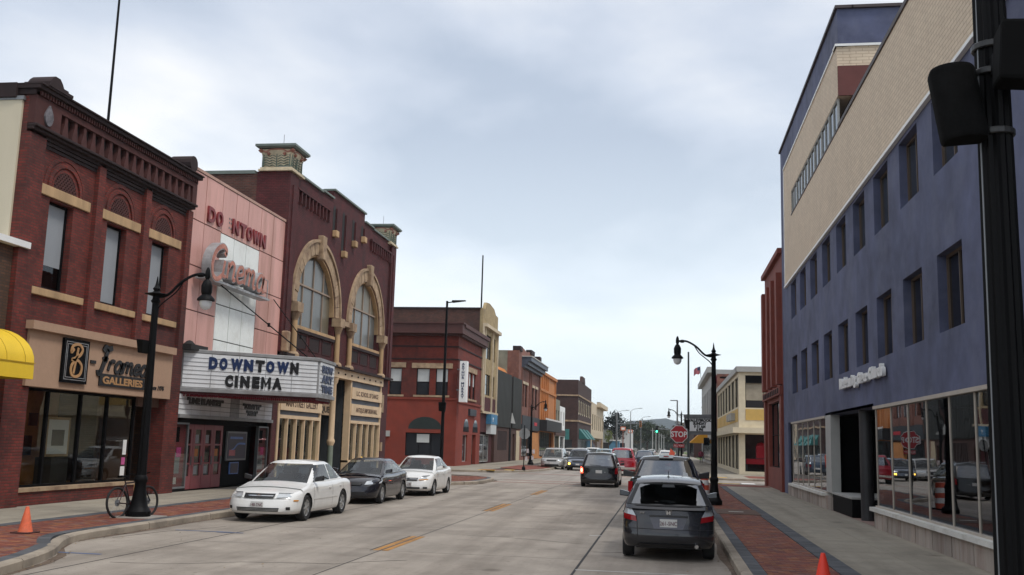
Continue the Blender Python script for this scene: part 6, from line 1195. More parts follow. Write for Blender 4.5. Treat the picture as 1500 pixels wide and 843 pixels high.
    def cabin(s):
        """seats, dashboard and wheel seen through the glass"""
        g0, g1, g2, g3 = s.gh; zb = s.zt((g0+g3)/2); m = MB(); w_ = s.Wb/2-.16; rowx = [g1-.45, max(g2+.15, g3+.55)] if g2-.2 < g1-.8 else [g1-.45]
        for x in rowx:
            for y in (-w_*.55, w_*.55): m.hexa([(x-.1, y-.24, zb-.15), (x+.06, y-.24, zb-.15), (x+.06, y+.24, zb-.15), (x-.1, y+.24, zb-.15), (x-.2, y-.2, zb+.16), (x-.1, y-.2, zb+.16), (x-.1, y+.2, zb+.16), (x-.2, y+.2, zb+.16)])
            for y in (-w_*.55, w_*.55): m.hexa([(x-.2, y-.12, zb+.17), (x-.12, y-.12, zb+.17), (x-.12, y+.12, zb+.17), (x-.2, y+.12, zb+.17), (x-.22, y-.1, zb+.32), (x-.15, y-.1, zb+.32), (x-.15, y+.1, zb+.32), (x-.22, y+.1, zb+.32)])
        m.build('seats', M('seat_cloth', (.13, .12, .11), .9, var=.1), s.t, local=True, kind='stuff'); m = MB(); m.hexa([(g0-.55, -w_, zb-.1), (g0-.15, -w_, zb-.1), (g0-.15, w_, zb-.1), (g0-.55, w_, zb-.1), (g0-.6, -w_, zb+.05), (g0-.3, -w_*.95, zb+.0), (g0-.3, w_*.95, zb+.0), (g0-.6, w_, zb+.05)]); m.build('dashboard', PLA, s.t, local=True)
        m = MB(); c = Vector((g0-.68, w_*.55, zb+.02)); m.tube([c+Vector((.06*math.sin(a)*0-.05*math.sin(a), .17*math.cos(a), .16*math.sin(a))) for a in [2*math.pi*k/16 for k in range(17)]], .014, 6); m.build('steering_wheel', PLA, s.t, local=True)
    def gpatch(s, name, mat, kind, c, off=.006, par=None, n=8):
        """c = four (u, v) corners BL BR TR TL; u is x on a side, y on an end"""
        m = MB(); rows = []
        for i in range(n+1):
            r_ = []
            for j in range(5):
                a, e = i/n, j/4; u = lerp(lerp(c[0][0], c[1][0], a), lerp(c[3][0], c[2][0], a), e); v = lerp(lerp(c[0][1], c[1][1], a), lerp(c[3][1], c[2][1], a), e)
                if kind in (1, -1): x = u; y = (s.ghside(x, v)+off)*kind; z = s.gz(x, v)
                else: x = s.ghend(u, v, kind == 'f'); z = s.gz(x, v); x += off*(1 if kind == 'f' else -1); y = u; z += off*.6
                r_.append((x, y, z))
            rows.append(r_)
        m.grid(rows); return m.build(name, mat, par or s.t, local=True, smooth=True)
    def zrel(s, x, z): return max(0, min(1, (z-s.sill)/(s.zt(x)-s.sill)))
    def bend(s, y, z, front):
        xx = (s.L/2-.15)*(1 if front else -1); zr = s.zrel(xx, z); h = s.W/2-interp(s.sin_, zr)-.02; n = 2.6; Le = s.Lf if front else s.Lr; E_ = s.L/2-interp(s.fin if front else s.rin, zr); t = min(1, abs(y)/h); d_ = Le*(1-(1-t**n)**(1/n)); return (E_-d_)*(1 if front else -1)
    def patch(s, name, mat, kind, c, off=.008, par=None, n=8, nz=4):
        m = MB(); rows = []
        for i in range(n+1):
            r_ = []
            for j in range(nz+1):
                a, e = i/n, j/nz; u = lerp(lerp(c[0][0], c[1][0], a), lerp(c[3][0], c[2][0], a), e); z = lerp(lerp(c[0][1], c[1][1], a), lerp(c[3][1], c[2][1], a), e)
                if kind in (1, -1): r_.append((u, (s.half(u, s.zrel(u, z))+off)*kind, z))
                else: fr_ = kind == 'f'; x = s.bend(u, z, fr_); k = abs(u)/(s.W/2); r_.append((x+off*(1 if fr_ else -1), u+off*k*(1 if u > 0 else -1), z))
            rows.append(r_)
        m.grid(rows); return m.build(name, mat, par or s.t, local=True, smooth=True)
    def both(s, f): return [f(1), f(-1)]
    def wheels(s, spokes=7):
        for wx in (s.xf, s.xr):
            for sg_ in (1, -1):
                y = sg_*(s.W/2-.115); r = s.wr; m = MB(); e = Vector((wx, y, r))
                m.lathe(e, [(r*.62, -.09), (r*.9, -.105), (r-.008, -.08), (r, -.03), (r, .03), (r-.008, .08), (r*.9, .105), (r*.62, .09)], 28, ax='y', caps=False); w_ = m.build('wheel', TYRE, s.t, local=True, smooth=True, ang=40)
                m = MB(); o = .075*sg_; m.lathe(e, [(r*.63, o*.6), (r*.63, o*1.2), (r*.57, o*1.1), (r*.55, o*.5)], 28, ax='y', caps=False)
                m.lathe(e, [(0.001, o*1.25), (r*.16, o*1.2), (r*.18, o*.8)], 14, ax='y', caps=False)
                for k in range(spokes):
                    q = 2*math.pi*k/spokes; dq = .5/spokes*2.2; a = Vector((math.cos(q), 0, math.sin(q))); p_ = Vector((-math.sin(q), 0, math.cos(q)))
                    b0, b1 = e+a*r*.12, e+a*r*.60; wd0, wd1 = r*.07, r*.11; ys = Vector((0, o*1.05, 0)); yb = Vector((0, o*.75, 0))
                    m.hexa([b0-p_*wd0+yb, b1-p_*wd1+yb, b1+p_*wd1+yb, b0+p_*wd0+yb, b0-p_*wd0+ys, b1-p_*wd1+ys, b1+p_*wd1+ys, b0+p_*wd0+ys])
                m.build('rim', RIM, w_, local=True, smooth=True, ang=30); m = MB(); m.lathe(e, [(0.001, o*.55), (r*.6, o*.55)], 20, ax='y', caps=False); m.build('brake_disc', M('brake', (.06, .06, .06), .6), w_, local=True)
    def glazing(s, side, ws=None, rw=None, mat=None, tint=None):
        mat = mat or CLG; w0, w1 = s.Wb/2*.88, s.Wr/2*.90; ws = [(-w0, .04), (w0, .04), (w1, .90), (-w1, .90)]; rw = rw or [(-w0*.95, .15), (w0*.95, .15), (w1*.92, .86), (-w1*.92, .86)]
        s.house((ws, rw), side); s.cabin(); s.gpatch('windshield', mat, 'f', ws); s.gpatch('rear_window', tint or mat, 'r', rw)
        for sg_ in (1, -1):
            for i, c in enumerate(side): s.gpatch('side_window', (tint if tint and i else mat), sg_, c)
        s.wiper = s.gpatch('wiper', PLA, 'f', [(-w0*.8, .02), (w0*.9, .02), (w0*.9, .045), (-w0*.8, .05)], .012)
    def mirrors(s, x, z, col=None, sz=1):
        for sg_ in (1, -1):
            y = s.half(x, .9)+.0; m = MB(); o = lambda a: a*sz; m.hexa([(x-o(.06), sg_*(y-.02), z), (x+o(.07), sg_*(y-.02), z), (x+o(.05), sg_*(y+o(.17)), z+.02), (x-o(.06), sg_*(y+o(.2)), z+.02), (x-o(.05), sg_*(y-.02), z+o(.1)), (x+o(.05), sg_*(y-.02), z+o(.1)), (x+o(.03), sg_*(y+o(.17)), z+o(.15)), (x-o(.05), sg_*(y+o(.2)), z+o(.15))]); mi = m.build('door_mirror', col or s.mat, s.t, local=True, bevel=.02)
    def doors(s, xs, hz, z0=None, mold=None):
        z0 = z0 or s.sill+.06
        for sg_ in (1, -1):
            for x in xs: s.patch('door_gap', PLA, sg_, [(x-.005, z0), (x+.005, z0), (x+.005, s.zt(x)-.03), (x-.005, s.zt(x)-.03)], .003, n=1, nz=8)
            for x in hz: m = MB(); y = s.half(x, .8); m.box(x-.07, x+.07, sg_*y-.005, sg_*y+.025*sg_ if sg_ > 0 else sg_*y+.005, s.zt(x)-.17, s.zt(x)-.145) if sg_ > 0 else m.box(x-.07, x+.07, -y-.025, -y+.005, s.zt(x)-.17, s.zt(x)-.145); m.build('door_handle', s.mat, s.t, local=True)
            if mold: s.patch('side_moulding', mold, sg_, [(s.xr+s.wr+.1, .5), (s.xf-s.wr-.1, .5), (s.xf-s.wr-.1, .545), (s.xr+s.wr+.1, .545)], .012, n=10, nz=1)
    def text(s, st, kind, y, z, size, mat, off=.014, xs=1, bold=0, ext=.002):
        fr_ = kind == 'f'; x = s.bend(y, z, fr_)+off*(1 if fr_ else -1); c = bpy.data.curves.new('lettering', 'FONT'); c.body = st; c.size = size; c.extrude = ext; c.align_x = 'CENTER'; c.offset = bold; c.materials.append(mat)
        U = Vector((0, 1, 0)) if fr_ else Vector((0, -1, 0)); Nn = Vector((1, 0, 0)) if fr_ else Vector((-1, 0, 0))
        o = solid_text(c, 'lettering', s.t, Matrix.Translation((x, y, z)) @ Matrix(((0, 0, Nn.x), (U.y*xs, 0, 0), (0, 1, 0))).to_4x4()); return o
    def plate(s, kind, z, w=.15, h=.15, off=.02, st=None, col=None):
        xx = s.bend(0, z, kind == 'f')+off*(1 if kind == 'f' else -1); m = MB(); m.box(xx-.008, xx+.008, -w, w, z-h/2, z+h/2); p = m.build('licence_plate', col or PLT, s.t, local=True)
        if st: s.text(st, kind, 0, z-h*.28, h*.72, M('plate_text', (.12, .03, .05), .5, var=0), off+.01, .8)
        return p
def emblem_tie(c, z, sc, mat):
    x = c.bend(0, z, True)+.012; m = MB(); o = [(-1, -.25), (-.35, -.25), (-.35, -.5), (.35, -.5), (.35, -.25), (1, -.25), (.85, .25), (.3, .25), (.3, .5), (-.45, .5), (-.45, .25), (-1.05, .25)]
    m.prism([(x, u*sc, z+v*sc) for u, v in o], (.01, 0, 0)); m.build('emblem', mat, c.t, local=True)
HD = -math.pi/2; AWAY = math.pi/2
GP = 'cars parked along the left kerb'
WHITE = paint('paint_white', (.78, .78, .76)); 
# white saloon, nearest on the left
c = Car('parked_car', 'white four door saloon, nearest of the cars parked at the left kerb', 'car', (-9.86, 26.15, 0), HD, WHITE, 4.84, 1.78, 1.44, 2.72, 1.0, .315, .2, edge=[(-2.42, .86), (-1.9, .93), (-1.2, .93), (0, .90), (.9, .90), (1.5, .80), (2.1, .70), (2.42, .62)], gh=(1.18, .28, -.82, -1.62), Wb=1.60, Wr=1.22, Lf=.62, Lr=.5, group=GP)
c.glazing([[(-.38, .12), (.86, .08), (.34, .86), (-.34, .86)], [(-1.12, .14), (-.45, .12), (-.41, .86), (-.78, .86)], [(-1.42, .2), (-1.18, .15), (-.9, .8), (-.98, .8)]])
for sg_ in (1, -1):
    c.patch('headlight', LMP, 'f', [(sg_*.42, .585), (sg_*.84, .60), (sg_*.86, .69), (sg_*.44, .70)], .012); c.patch('fog_light', PLA, 'f', [(sg_*.66, .30), (sg_*.74, .30), (sg_*.74, .37), (sg_*.66, .37)], .008, n=2, nz=2); c.patch('indicator', AMB, sg_, [(1.98, .50), (2.12, .50), (2.12, .53), (1.98, .53)], .01, n=2, nz=1); c.patch('taillight', LRED, sg_, [(-2.3, .6), (-2.05, .62), (-2.05, .8), (-2.3, .8)], .01, n=3)
c.patch('grille', PLA, 'f', [(-.36, .575), (.36, .575), (.38, .675), (-.38, .675)], .010); c.patch('grille_bar', CHR, 'f', [(-.34, .615), (.34, .615), (.34, .632), (-.34, .632)], .02, nz=1); emblem_tie(c, .625, .06, CHR)
c.patch('lower_grille', PLA, 'f', [(-.5, .26), (.5, .26), (.52, .35), (-.52, .35)], .008)
for k in range(2): c.patch('grille_bar', G['fascia_grey'], 'f', [(-.5, .285+k*.03), (.5, .285+k*.03), (.5, .293+k*.03), (-.5, .293+k*.03)], .014, nz=1)
c.patch('bumper_gap', PLA, 'f', [(-.83, .555), (.83, .555), (.83, .563), (-.83, .563)], .003, nz=1, n=14); c.t.scale = (1.04, 1.04, 1.03); c.plate('f', .42, .15, .14, .02, '148-TNC', PLT); c.mirrors(.82, .93, PLA); c.doors([.95, -.42, -1.3], [-.2, -1.05], mold=WHITE)
# charcoal saloon
c = Car('parked_car', 'charcoal four door saloon parked between two white cars', 'car', (-10.05, 33.7, 0), HD, paint('paint_charcoal', (.018, .018, .024), .3, .22), 4.54, 1.76, 1.46, 2.60, .97, .325, .2, edge=[(-2.27, .95), (-1.8, 1.0), (-1, .97), (0, .93), (.9, .93), (1.5, .86), (2.0, .78), (2.27, .68)], gh=(1.32, .30, -.85, -1.75), Wb=1.60, Wr=1.20, Lf=.66, Lr=.5, group=GP)
c.glazing([[(-.38, .12), (.92, .08), (.36, .86), (-.34, .86)], [(-1.2, .14), (-.45, .12), (-.41, .86), (-.86, .86)]])
for sg_ in (1, -1): c.patch('headlight', LMP, 'f', [(sg_*.48, .62), (sg_*.86, .66), (sg_*.88, .80), (sg_*.52, .73)], .012); c.patch('taillight', LRED, sg_, [(-2.2, .7), (-1.95, .75), (-1.95, .92), (-2.2, .9)], .01, n=3)
c.patch('grille', PLA, 'f', [(-.36, .60), (.36, .60), (.42, .70), (-.42, .70)], .012); c.patch('lower_grille', PLA, 'f', [(-.6, .27), (.6, .27), (.5, .40), (-.5, .40)], .010); c.text('T', 'f', 0, .70, .06, CHR, .03); c.mirrors(.9, .97); c.doors([1.05, -.42, -1.3], [-.2, -1.05])
# small white saloon
c = Car('parked_car', 'small white saloon parked last in line before the side street', 'car', (-9.58, 39.3, 0), HD, WHITE, 4.3, 1.72, 1.50, 2.48, .85, .30, .21, edge=[(-2.15, 1.0), (-1.7, 1.05), (-.9, .99), (0, .96), (.8, .96), (1.4, .88), (1.85, .76), (2.15, .64)], gh=(1.18, .30, -.75, -1.55), Wb=1.58, Wr=1.2, Lf=.6, Lr=.45, group=GP)
c.glazing([[(-.35, .12), (.82, .08), (.32, .86), (-.3, .86)], [(-1.1, .14), (-.42, .12), (-.37, .86), (-.78, .86)]])
for sg_ in (1, -1): c.patch('headlight', LMP, 'f', [(sg_*.36, .62), (sg_*.82, .66), (sg_*.84, .80), (sg_*.5, .76)], .012); c.patch('indicator', AMB, 'f', [(sg_*.4, .60), (sg_*.82, .62), (sg_*.82, .65), (sg_*.4, .625)], .014, nz=1)
c.patch('grille', PLA, 'f', [(-.34, .58), (.34, .58), (.36, .68), (-.36, .68)], .010); c.patch('grille_bar', CHR, 'f', [(-.34, .63), (.34, .63), (.34, .645), (-.34, .645)], .018, nz=1); emblem_tie(c, .637, .055, CHR); c.patch('lower_grille', PLA, 'f', [(-.45, .27), (.45, .27), (.45, .34), (-.45, .34)], .008)
for sg_ in (1, -1): c.patch('fog_light', PLA, 'f', [(sg_*.56, .28), (sg_*.7, .28), (sg_*.7, .35), (sg_*.56, .35)], .01, n=2, nz=2)
c.plate('f', .45, .15, .14, .02, 'ELK 40', PLT); c.mirrors(.8, .98); c.doors([.95, -.38, -1.2], [-.2, -1.0])
# grey hatchback, nearest on the right
GREYP = paint('paint_graphite', (.026, .027, .032), .35, .2)
c = Car('parked_car', 'dark grey hatchback seen from behind, nearest car at the right kerb', 'car', (.06, 21.27, 0), AWAY, GREYP, 4.1, 1.70, 1.525, 2.5, .8, .30, .24, edge=[(-2.05, .97), (-1.6, 1.0), (-.8, .97), (0, .95), (1.0, .93), (1.5, .84), (2.05, .66)], gh=(1.45, .25, -1.42, -1.96), Wb=1.60, Wr=1.14, Lf=.5, Lr=.34, rin=[(0, .10), (.1, .02), (.3, 0), (.42, .0), (.5, .06), (.75, .08), (1, .12)], group='cars parked along the right kerb')
wr0 = c.Wb/2
c.glazing([[(-.4, .12), (1.05, .06), (.32, .86), (-.36, .86)], [(-1.2, .14), (-.47, .12), (-.43, .86), (-1.15, .86)], [(-1.55, .25), (-1.28, .16), (-1.22, .82), (-1.4, .78)]], rw=[(-.70, .09), (.70, .09), (.55, .82), (-.55, .82)], tint=TNT)
for q in ([(-.76, .04), (.76, .04), (.75, .10), (-.75, .10)], [(-.58, .81), (.58, .81), (.57, .88), (-.57, .88)], [(-.76, .08), (-.68, .08), (-.53, .83), (-.59, .83)], [(.68, .08), (.76, .08), (.59, .83), (.53, .83)]): c.gpatch('rear_glass_surround', PLA, 'r', q, .008)
c.patch('tailgate_glass_edge', PLA, 'r', [(-.62, .935), (.62, .935), (.66, .98), (-.66, .98)], .01)
m = MB(); sp_ = [(-1.99, 1.395), (-1.94, 1.36)]; m.grid([[(-1.50-.0, y, 1.50-.035*(y/.6)**2), (-1.78, y, 1.475-.04*(y/.6)**2), (-1.90+.05*abs(y), y, 1.425-.04*(y/.6)**2), (-1.76, y, 1.41-.04*(y/.6)**2)] for y in [-.58+1.16*k/12 for k in range(13)]]); m.build('roof_spoiler', GREYP, c.t, local=True, smooth=True)
for sg_ in (1, -1):
    tl = c.patch('taillight', LRED, 'r', [(sg_*.56, .70), (sg_*.79, .74), (sg_*.80, .84), (sg_*.58, .80)], .014); c.patch('lamp_lens', LMP, 'r', [(sg_*.58, .80), (sg_*.80, .84), (sg_*.755, .96), (sg_*.67, .955)], .014, par=tl)
    c.patch('hatch_gap', PLA, 'r', [(sg_*.545, .42), (sg_*.555, .42), (sg_*.57, .70), (sg_*.56, .70)], .004, n=1)
c.patch('plate_recess', M('plate_recess', (.10, .10, .115), .3, metal=.4, var=0), 'r', [(-.26, .58), (.26, .58), (.34, .80), (-.34, .80)], .006); c.patch('hatch_trim', PLA, 'r', [(-.34, .79), (.34, .79), (.34, .825), (-.34, .825)], .016, nz=1)
c.plate('r', .685, .155, .145, .022, '261-SNC', PLT); c.text('FIT', 'r', .47, .84, .05, CHR, .02, 1.4); c.text('H', 'r', 0, .845, .075, CHR, .03, 1.3, .006); m = MB(); x = c.bend(0, .87, False)-.02
m.tube([(x, -.055, .915), (x, -.045, .845), (x, .045, .845), (x, .055, .915), (x, -.055, .915)], .006, 5); m.build('emblem', CHR, c.t, local=True)
c.patch('bumper_gap', PLA, 'r', [(-.80, .575), (.80, .575), (.80, .583), (-.80, .583)], .003, nz=1, n=14); c.patch('bumper_lower', PLA, 'r', [(-.60, .25), (.60, .25), (.50, .31), (-.50, .31)], .006); m = MB(); m.tube([(-1.95, -.50, .285), (-2.03, -.50, .285)], .035, 10); m.build('exhaust', CHR, c.t, local=True); m = MB(); xg = c.ghend(0, .2, False)
m.tube([(xg-.0, .0, 1.05), (xg+.03, .22, 1.06), (xg+.05, .26, 1.05)], .012, 6); m.lathe((xg, 0-.1, 1.02), [(.03, 0), (.02, .04)], 8); m.tube([(xg-.01, -.12, 1.02), (xg+.0, .25, 1.06)], .012, 6); m.build('rear_wiper', PLA, c.t, local=True)
m = MB(); m.tube([(-1.35, 0, 1.50), (-1.42, 0, 1.62)], .006, 5); m.lathe((-1.34, 0, 1.49), [(.03, 0), (.02, .03)], 8); m.build('aerial', PLA, c.t, local=True); c.mirrors(.95, 1.0); c.doors([1.1, -.42, -1.25], [-.25, -1.05])
c.t.scale = (1.03, 1.03, 1.01); c.gpatch('window_sticker', M('sticker_pale', (.35, .37, .4), .6, var=.2), 'r', [(-.12, .72), (.12, .72), (.10, .82), (-.10, .82)], .009, n=4)
# black pickup
BLK = paint('paint_black', (.005, .005, .006), .1, .22)
c = Car('parked_car', 'black pickup truck parked in front of the grey hatchback', 'pickup truck', (.02, 28.9, 0), AWAY, BLK, 5.6, 1.98, 1.86, 3.4, .9, .38, .32, edge=[(-2.8, 1.28), (-1.5, 1.28), (-.9, 1.25), (.3, 1.2), (1.5, 1.16), (2.2, 1.06), (2.8, .9)], gh=(1.45, .55, -.75, -.98), Wb=1.82, Wr=1.36, Lf=.45, Lr=.2, rin=[(0, .1), (.1, 0), (.25, 0), (.3, .05), (1, .05)], bed=(-2.68, -1.05), group='cars parked along the right kerb')
c.glazing([[(-.02, .1), (1.0, .06), (.5, .86), (.02, .86)], [(-.85, .12), (-.1, .1), (-.06, .86), (-.7, .86)]], rw=[(-.76, .1), (.76, .1), (.58, .84), (-.58, .84)], tint=TNT)
for sg_ in (1, -1): c.patch('taillight', LRED, 'r', [(sg_*.84, .76), (sg_*.955, .76), (sg_*.955, 1.2), (sg_*.84, 1.2)], .014, n=3); c.patch('lamp_lens', LMP, 'r', [(sg_*.84, .84), (sg_*.955, .84), (sg_*.955, .92), (sg_*.84, .92)], .018, n=3)
c.patch('rear_bumper', PLA, 'r', [(-.93, .45), (.93, .45), (.93, .62), (-.93, .62)], .06); c.patch('tailgate_gap', PLA, 'r', [(-.80, .68), (.80, .68), (.80, .69), (-.80, .69)], .006, nz=1); m = MB(); m.tube([(-2.77, -.8, 1.29), (-2.77, .8, 1.29)], .025, 6); m.build('tailgate_rail', PLA, c.t, local=True); m = MB(); x = -.76; m.box(x-.05, x+.03, -.19, .19, 1.80, 1.875); cl_ = m.build('high_brake_light', LMP, c.t, local=True); m = MB(); m.box(x-.056, x-.05, -.07, .07, 1.815, 1.85); m.build('red_lens', LRED, cl_, local=True)
c.gpatch('window_sticker', M('sticker_white', (.62, .64, .66), .6, var=.1), 'r', [(-.60, .14), (-.45, .14), (-.47, .34), (-.57, .30)], .01, n=3); c.mirrors(1.05, 1.2, PLA, 1.45); c.doors([1.2, -.06, -.95], [.15, -.7]); c.plate('r', .55, .15, .15, .07)
# black minivan with lit indicator
c = Car('moving_minivan', 'black minivan seen from behind with its left tail lamp lit', 'minivan', (-3.28, 53.0, 0), AWAY, BLK, 4.95, 1.92, 1.74, 3.0, .95, .33, .22, edge=[(-2.48, 1.02), (-1.5, 1.04), (0, 1.02), (1.2, 1.0), (1.8, .92), (2.48, .72)], gh=(1.75, .75, -2.05, -2.38), Wb=1.78, Wr=1.34, Lf=.5, Lr=.28, rin=[(0, .06), (.1, 0), (.35, 0), (.45, .07), (1, .1)])
c.glazing([[(.3, .12), (1.3, .06), (.8, .86), (.34, .86)], [(-.95, .12), (.24, .12), (.28, .86), (-.9, .86)], [(-2.0, .14), (-1.02, .12), (-.97, .86), (-1.85, .84)]], rw=[(-.72, .06), (.72, .06), (.56, .86), (-.56, .86)], tint=TNT)
c.patch('taillight', LRED, 'r', [(-.78, .68), (-.93, .68), (-.92, 1.0), (-.80, 1.0)], .014); c.patch('lit_taillight', EM('lamp_lit_red', (1, .10, .05), 2.0), 'r', [(.78, .68), (.93, .68), (.92, 1.0), (.80, 1.0)], .014); c.patch('lit_bulb', EM('lamp_lit_hot', (1, .45, .25), 5.0), 'r', [(.82, .76), (.89, .76), (.89, .90), (.82, .90)], .02)
c.plate('r', .77, .16, .15, .02); c.patch('bumper_gap', PLA, 'r', [(-.88, .55), (.88, .55), (.88, .56), (-.88, .56)], .004, nz=1); c.text('=', 'r', -.3, .72, .1, CHR, .02); m = MB(); m.tube([(c.ghend(0, .1, False)-.01, -.1, 1.07), (c.ghend(0, .1, False), .45, 1.10)], .012, 5); m.build('rear_wiper', PLA, c.t, local=True); c.mirrors(1.3, 1.05, PLA); c.doors([1.3, .27, -.98], [.45, -.8])
for sg_ in (1, -1): m = MB(); m.tube([(-1.8, sg_*.62, 1.755), (.6, sg_*.62, 1.765)], .015, 6); m.build('roof_rail', CHR, c.t, local=True)
def simple(label, cat, x, y, rz, mat, kind='sedan', lit=None, name='parked_car', group=None, H=None):
    K = dict(sedan=dict(L=4.6, W=1.78, H=1.45, wb=2.65, fo=.95, edge=[(-2.3, .92), (-1.8, .97), (0, .93), (.9, .93), (1.6, .83), (2.3, .64)], gh=(1.2, .3, -.8, -1.65)),
             van=dict(L=4.8, W=1.92, H=1.76, wb=2.95, fo=.9, edge=[(-2.4, 1.02), (0, 1.0), (1.2, .99), (1.8, .93), (2.4, .72)], gh=(1.75, .7, -1.95, -2.3)),
             suv=dict(L=4.5, W=1.84, H=1.72, wb=2.65, fo=.88, wr=.36, sill=.28, edge=[(-2.25, 1.08), (0, 1.06), (1.0, 1.05), (1.6, .98), (2.25, .80)], gh=(1.2, .45, -1.75, -2.15)),
             truck=dict(L=5.4, W=1.9, H=1.95, wb=3.2, fo=.9, wr=.37, sill=.34, edge=[(-2.7, 1.15), (0, 1.14), (1.4, 1.1), (2.0, 1.0), (2.7, .85)], gh=(1.3, .5, -2.45, -2.62)))[kind]
    c = Car(name, label, cat, (x, y, 0), rz, mat, Lf=.5, Lr=.3, Wb=K['W']-.14, Wr=K['W']-.5, group=group, **K); g0, g1, g2, g3 = K['gh']
    n = 2 if kind == 'sedan' else 3; a, e = g3+.3, g0-.3; r0, r1 = g2+.05, g1-.05
    c.glazing([[(lerp(a, e, k/n)+.05, .12), (lerp(a, e, (k+1)/n)-.05, .12), (lerp(r0, r1, (k+1)/n)-.04, .86), (lerp(r0, r1, k/n)+.04, .86)] for k in range(n)], tint=TNT if kind in ('truck', 'suv') else None)
    zf = c.zt(2.0)
    for sg_ in (1, -1):
        c.patch('headlight', LMP, 'f', [(sg_*.5, zf-.2), (sg_*.83, zf-.19), (sg_*.83, zf-.05), (sg_*.5, zf-.07)], .012, n=4); c.patch('taillight', LRED, 'r', [(sg_*.66, .72), (sg_*.84, .72), (sg_*.84, .92), (sg_*.66, .92)], .012, n=4)
        if lit: c.patch('lit_lamp', EM('lamp_lit_amber', (1, .55, .08), 4), 'f', [(sg_*.58, .48), (sg_*.74, .48), (sg_*.74, .62), (sg_*.58, .62)], .02, n=3)
    c.patch('grille', PLA, 'f', [(-.4, zf-.2), (.4, zf-.2), (.42, zf-.09), (-.42, zf-.09)], .01); c.patch('lower_grille', PLA, 'f', [(-.6, .3), (.6, .3), (.55, .42), (-.55, .42)], .008); c.plate('f', .5, .15, .13); c.plate('r', .62, .15, .14); c.mirrors(g0-.35, c.zt(g0)+.03, PLA); c.patch('bumper_dark', PLA, 'f', [(-.8, .24), (.8, .24), (.8, .3), (-.8, .3)], .006) ; return c
P_ = paint
simple('silver grey minivan parked at the far left kerb beside the flyer wrapped lamp', 'minivan', -9.3, 85.4, HD, P_('paint_silver', (.38, .37, .35), .4, .35), 'van', group=GP)
simple('tan saloon half hidden behind the silver minivan', 'car', -9.4, 93.2, HD, P_('paint_tan', (.33, .27, .22), .3), group=GP)
simple('dark blue grey compact suv driving towards the camera with amber lamps lit', 'suv', -6.95, 83, HD, P_('paint_slate', (.085, .10, .13), .4), 'suv', True, 'moving_suv')
simple('beige suv parked further along the left kerb', 'suv', -9.5, 103, HD, P_('paint_beige', (.35, .32, .27), .2), 'suv', group=GP); simple('pale grey suv parked beyond the beige one at the left kerb', 'suv', -9.4, 113, HD, P_('paint_palegrey', (.45, .46, .46), .2), 'suv', group=GP)
simple('light blue grey suv coming towards the camera behind the dark suv', 'suv', -5.9, 99, HD, P_('paint_lightblue', (.25, .33, .36), .3), 'van', None, 'moving_suv')
rp = simple('red pickup with a matching red bed cap, seen from behind', 'pickup truck', -2.98, 73.8, AWAY, P_('paint_red', (.30, .012, .025), .1), 'truck', None, 'moving_pickup'); rp.patch('tailgate_handle', PLA, 'r', [(-.12, .98), (.12, .98), (.12, 1.05), (-.12, 1.05)], .012, n=2, nz=1); rp.patch('rear_bumper', CHR, 'r', [(-.85, .45), (.85, .45), (.85, .6), (-.85, .6)], .05)
simple('dark blue saloon driving away just right of the red pickup', 'car', -1.8, 92, AWAY, P_('paint_navy', (.03, .05, .08), .3), 'suv', None, 'moving_car')
simple('silver saloon parked at the right kerb, farther of two', 'car', .0, 100, AWAY, G['paint_silver'], 'sedan', group='cars parked along the right kerb'); simple('white suv parked beyond the silver saloon at the right kerb', 'suv', .1, 112, AWAY, WHITE, 'suv', group='cars parked along the right kerb')
simple('white van coming towards the camera, far left of the red pickup', 'van', -9.0, 126, HD, WHITE, 'van', None, 'moving_van'); simple('dark suv parked far along the left kerb', 'suv', -9.6, 138, HD, G['paint_navy'], 'suv', group=GP)
simple('white saloon far down the middle of the street', 'car', -6.8, 190, HD, WHITE, 'sedan', None, 'moving_car'); simple('dark saloon driving away far down the street', 'car', -3.4, 175, AWAY, G['paint_charcoal'], 'sedan', None, 'moving_car'); simple('pale saloon near the far traffic signal', 'car', -3.0, 225, AWAY, G['paint_palegrey'], 'sedan', None, 'moving_car')
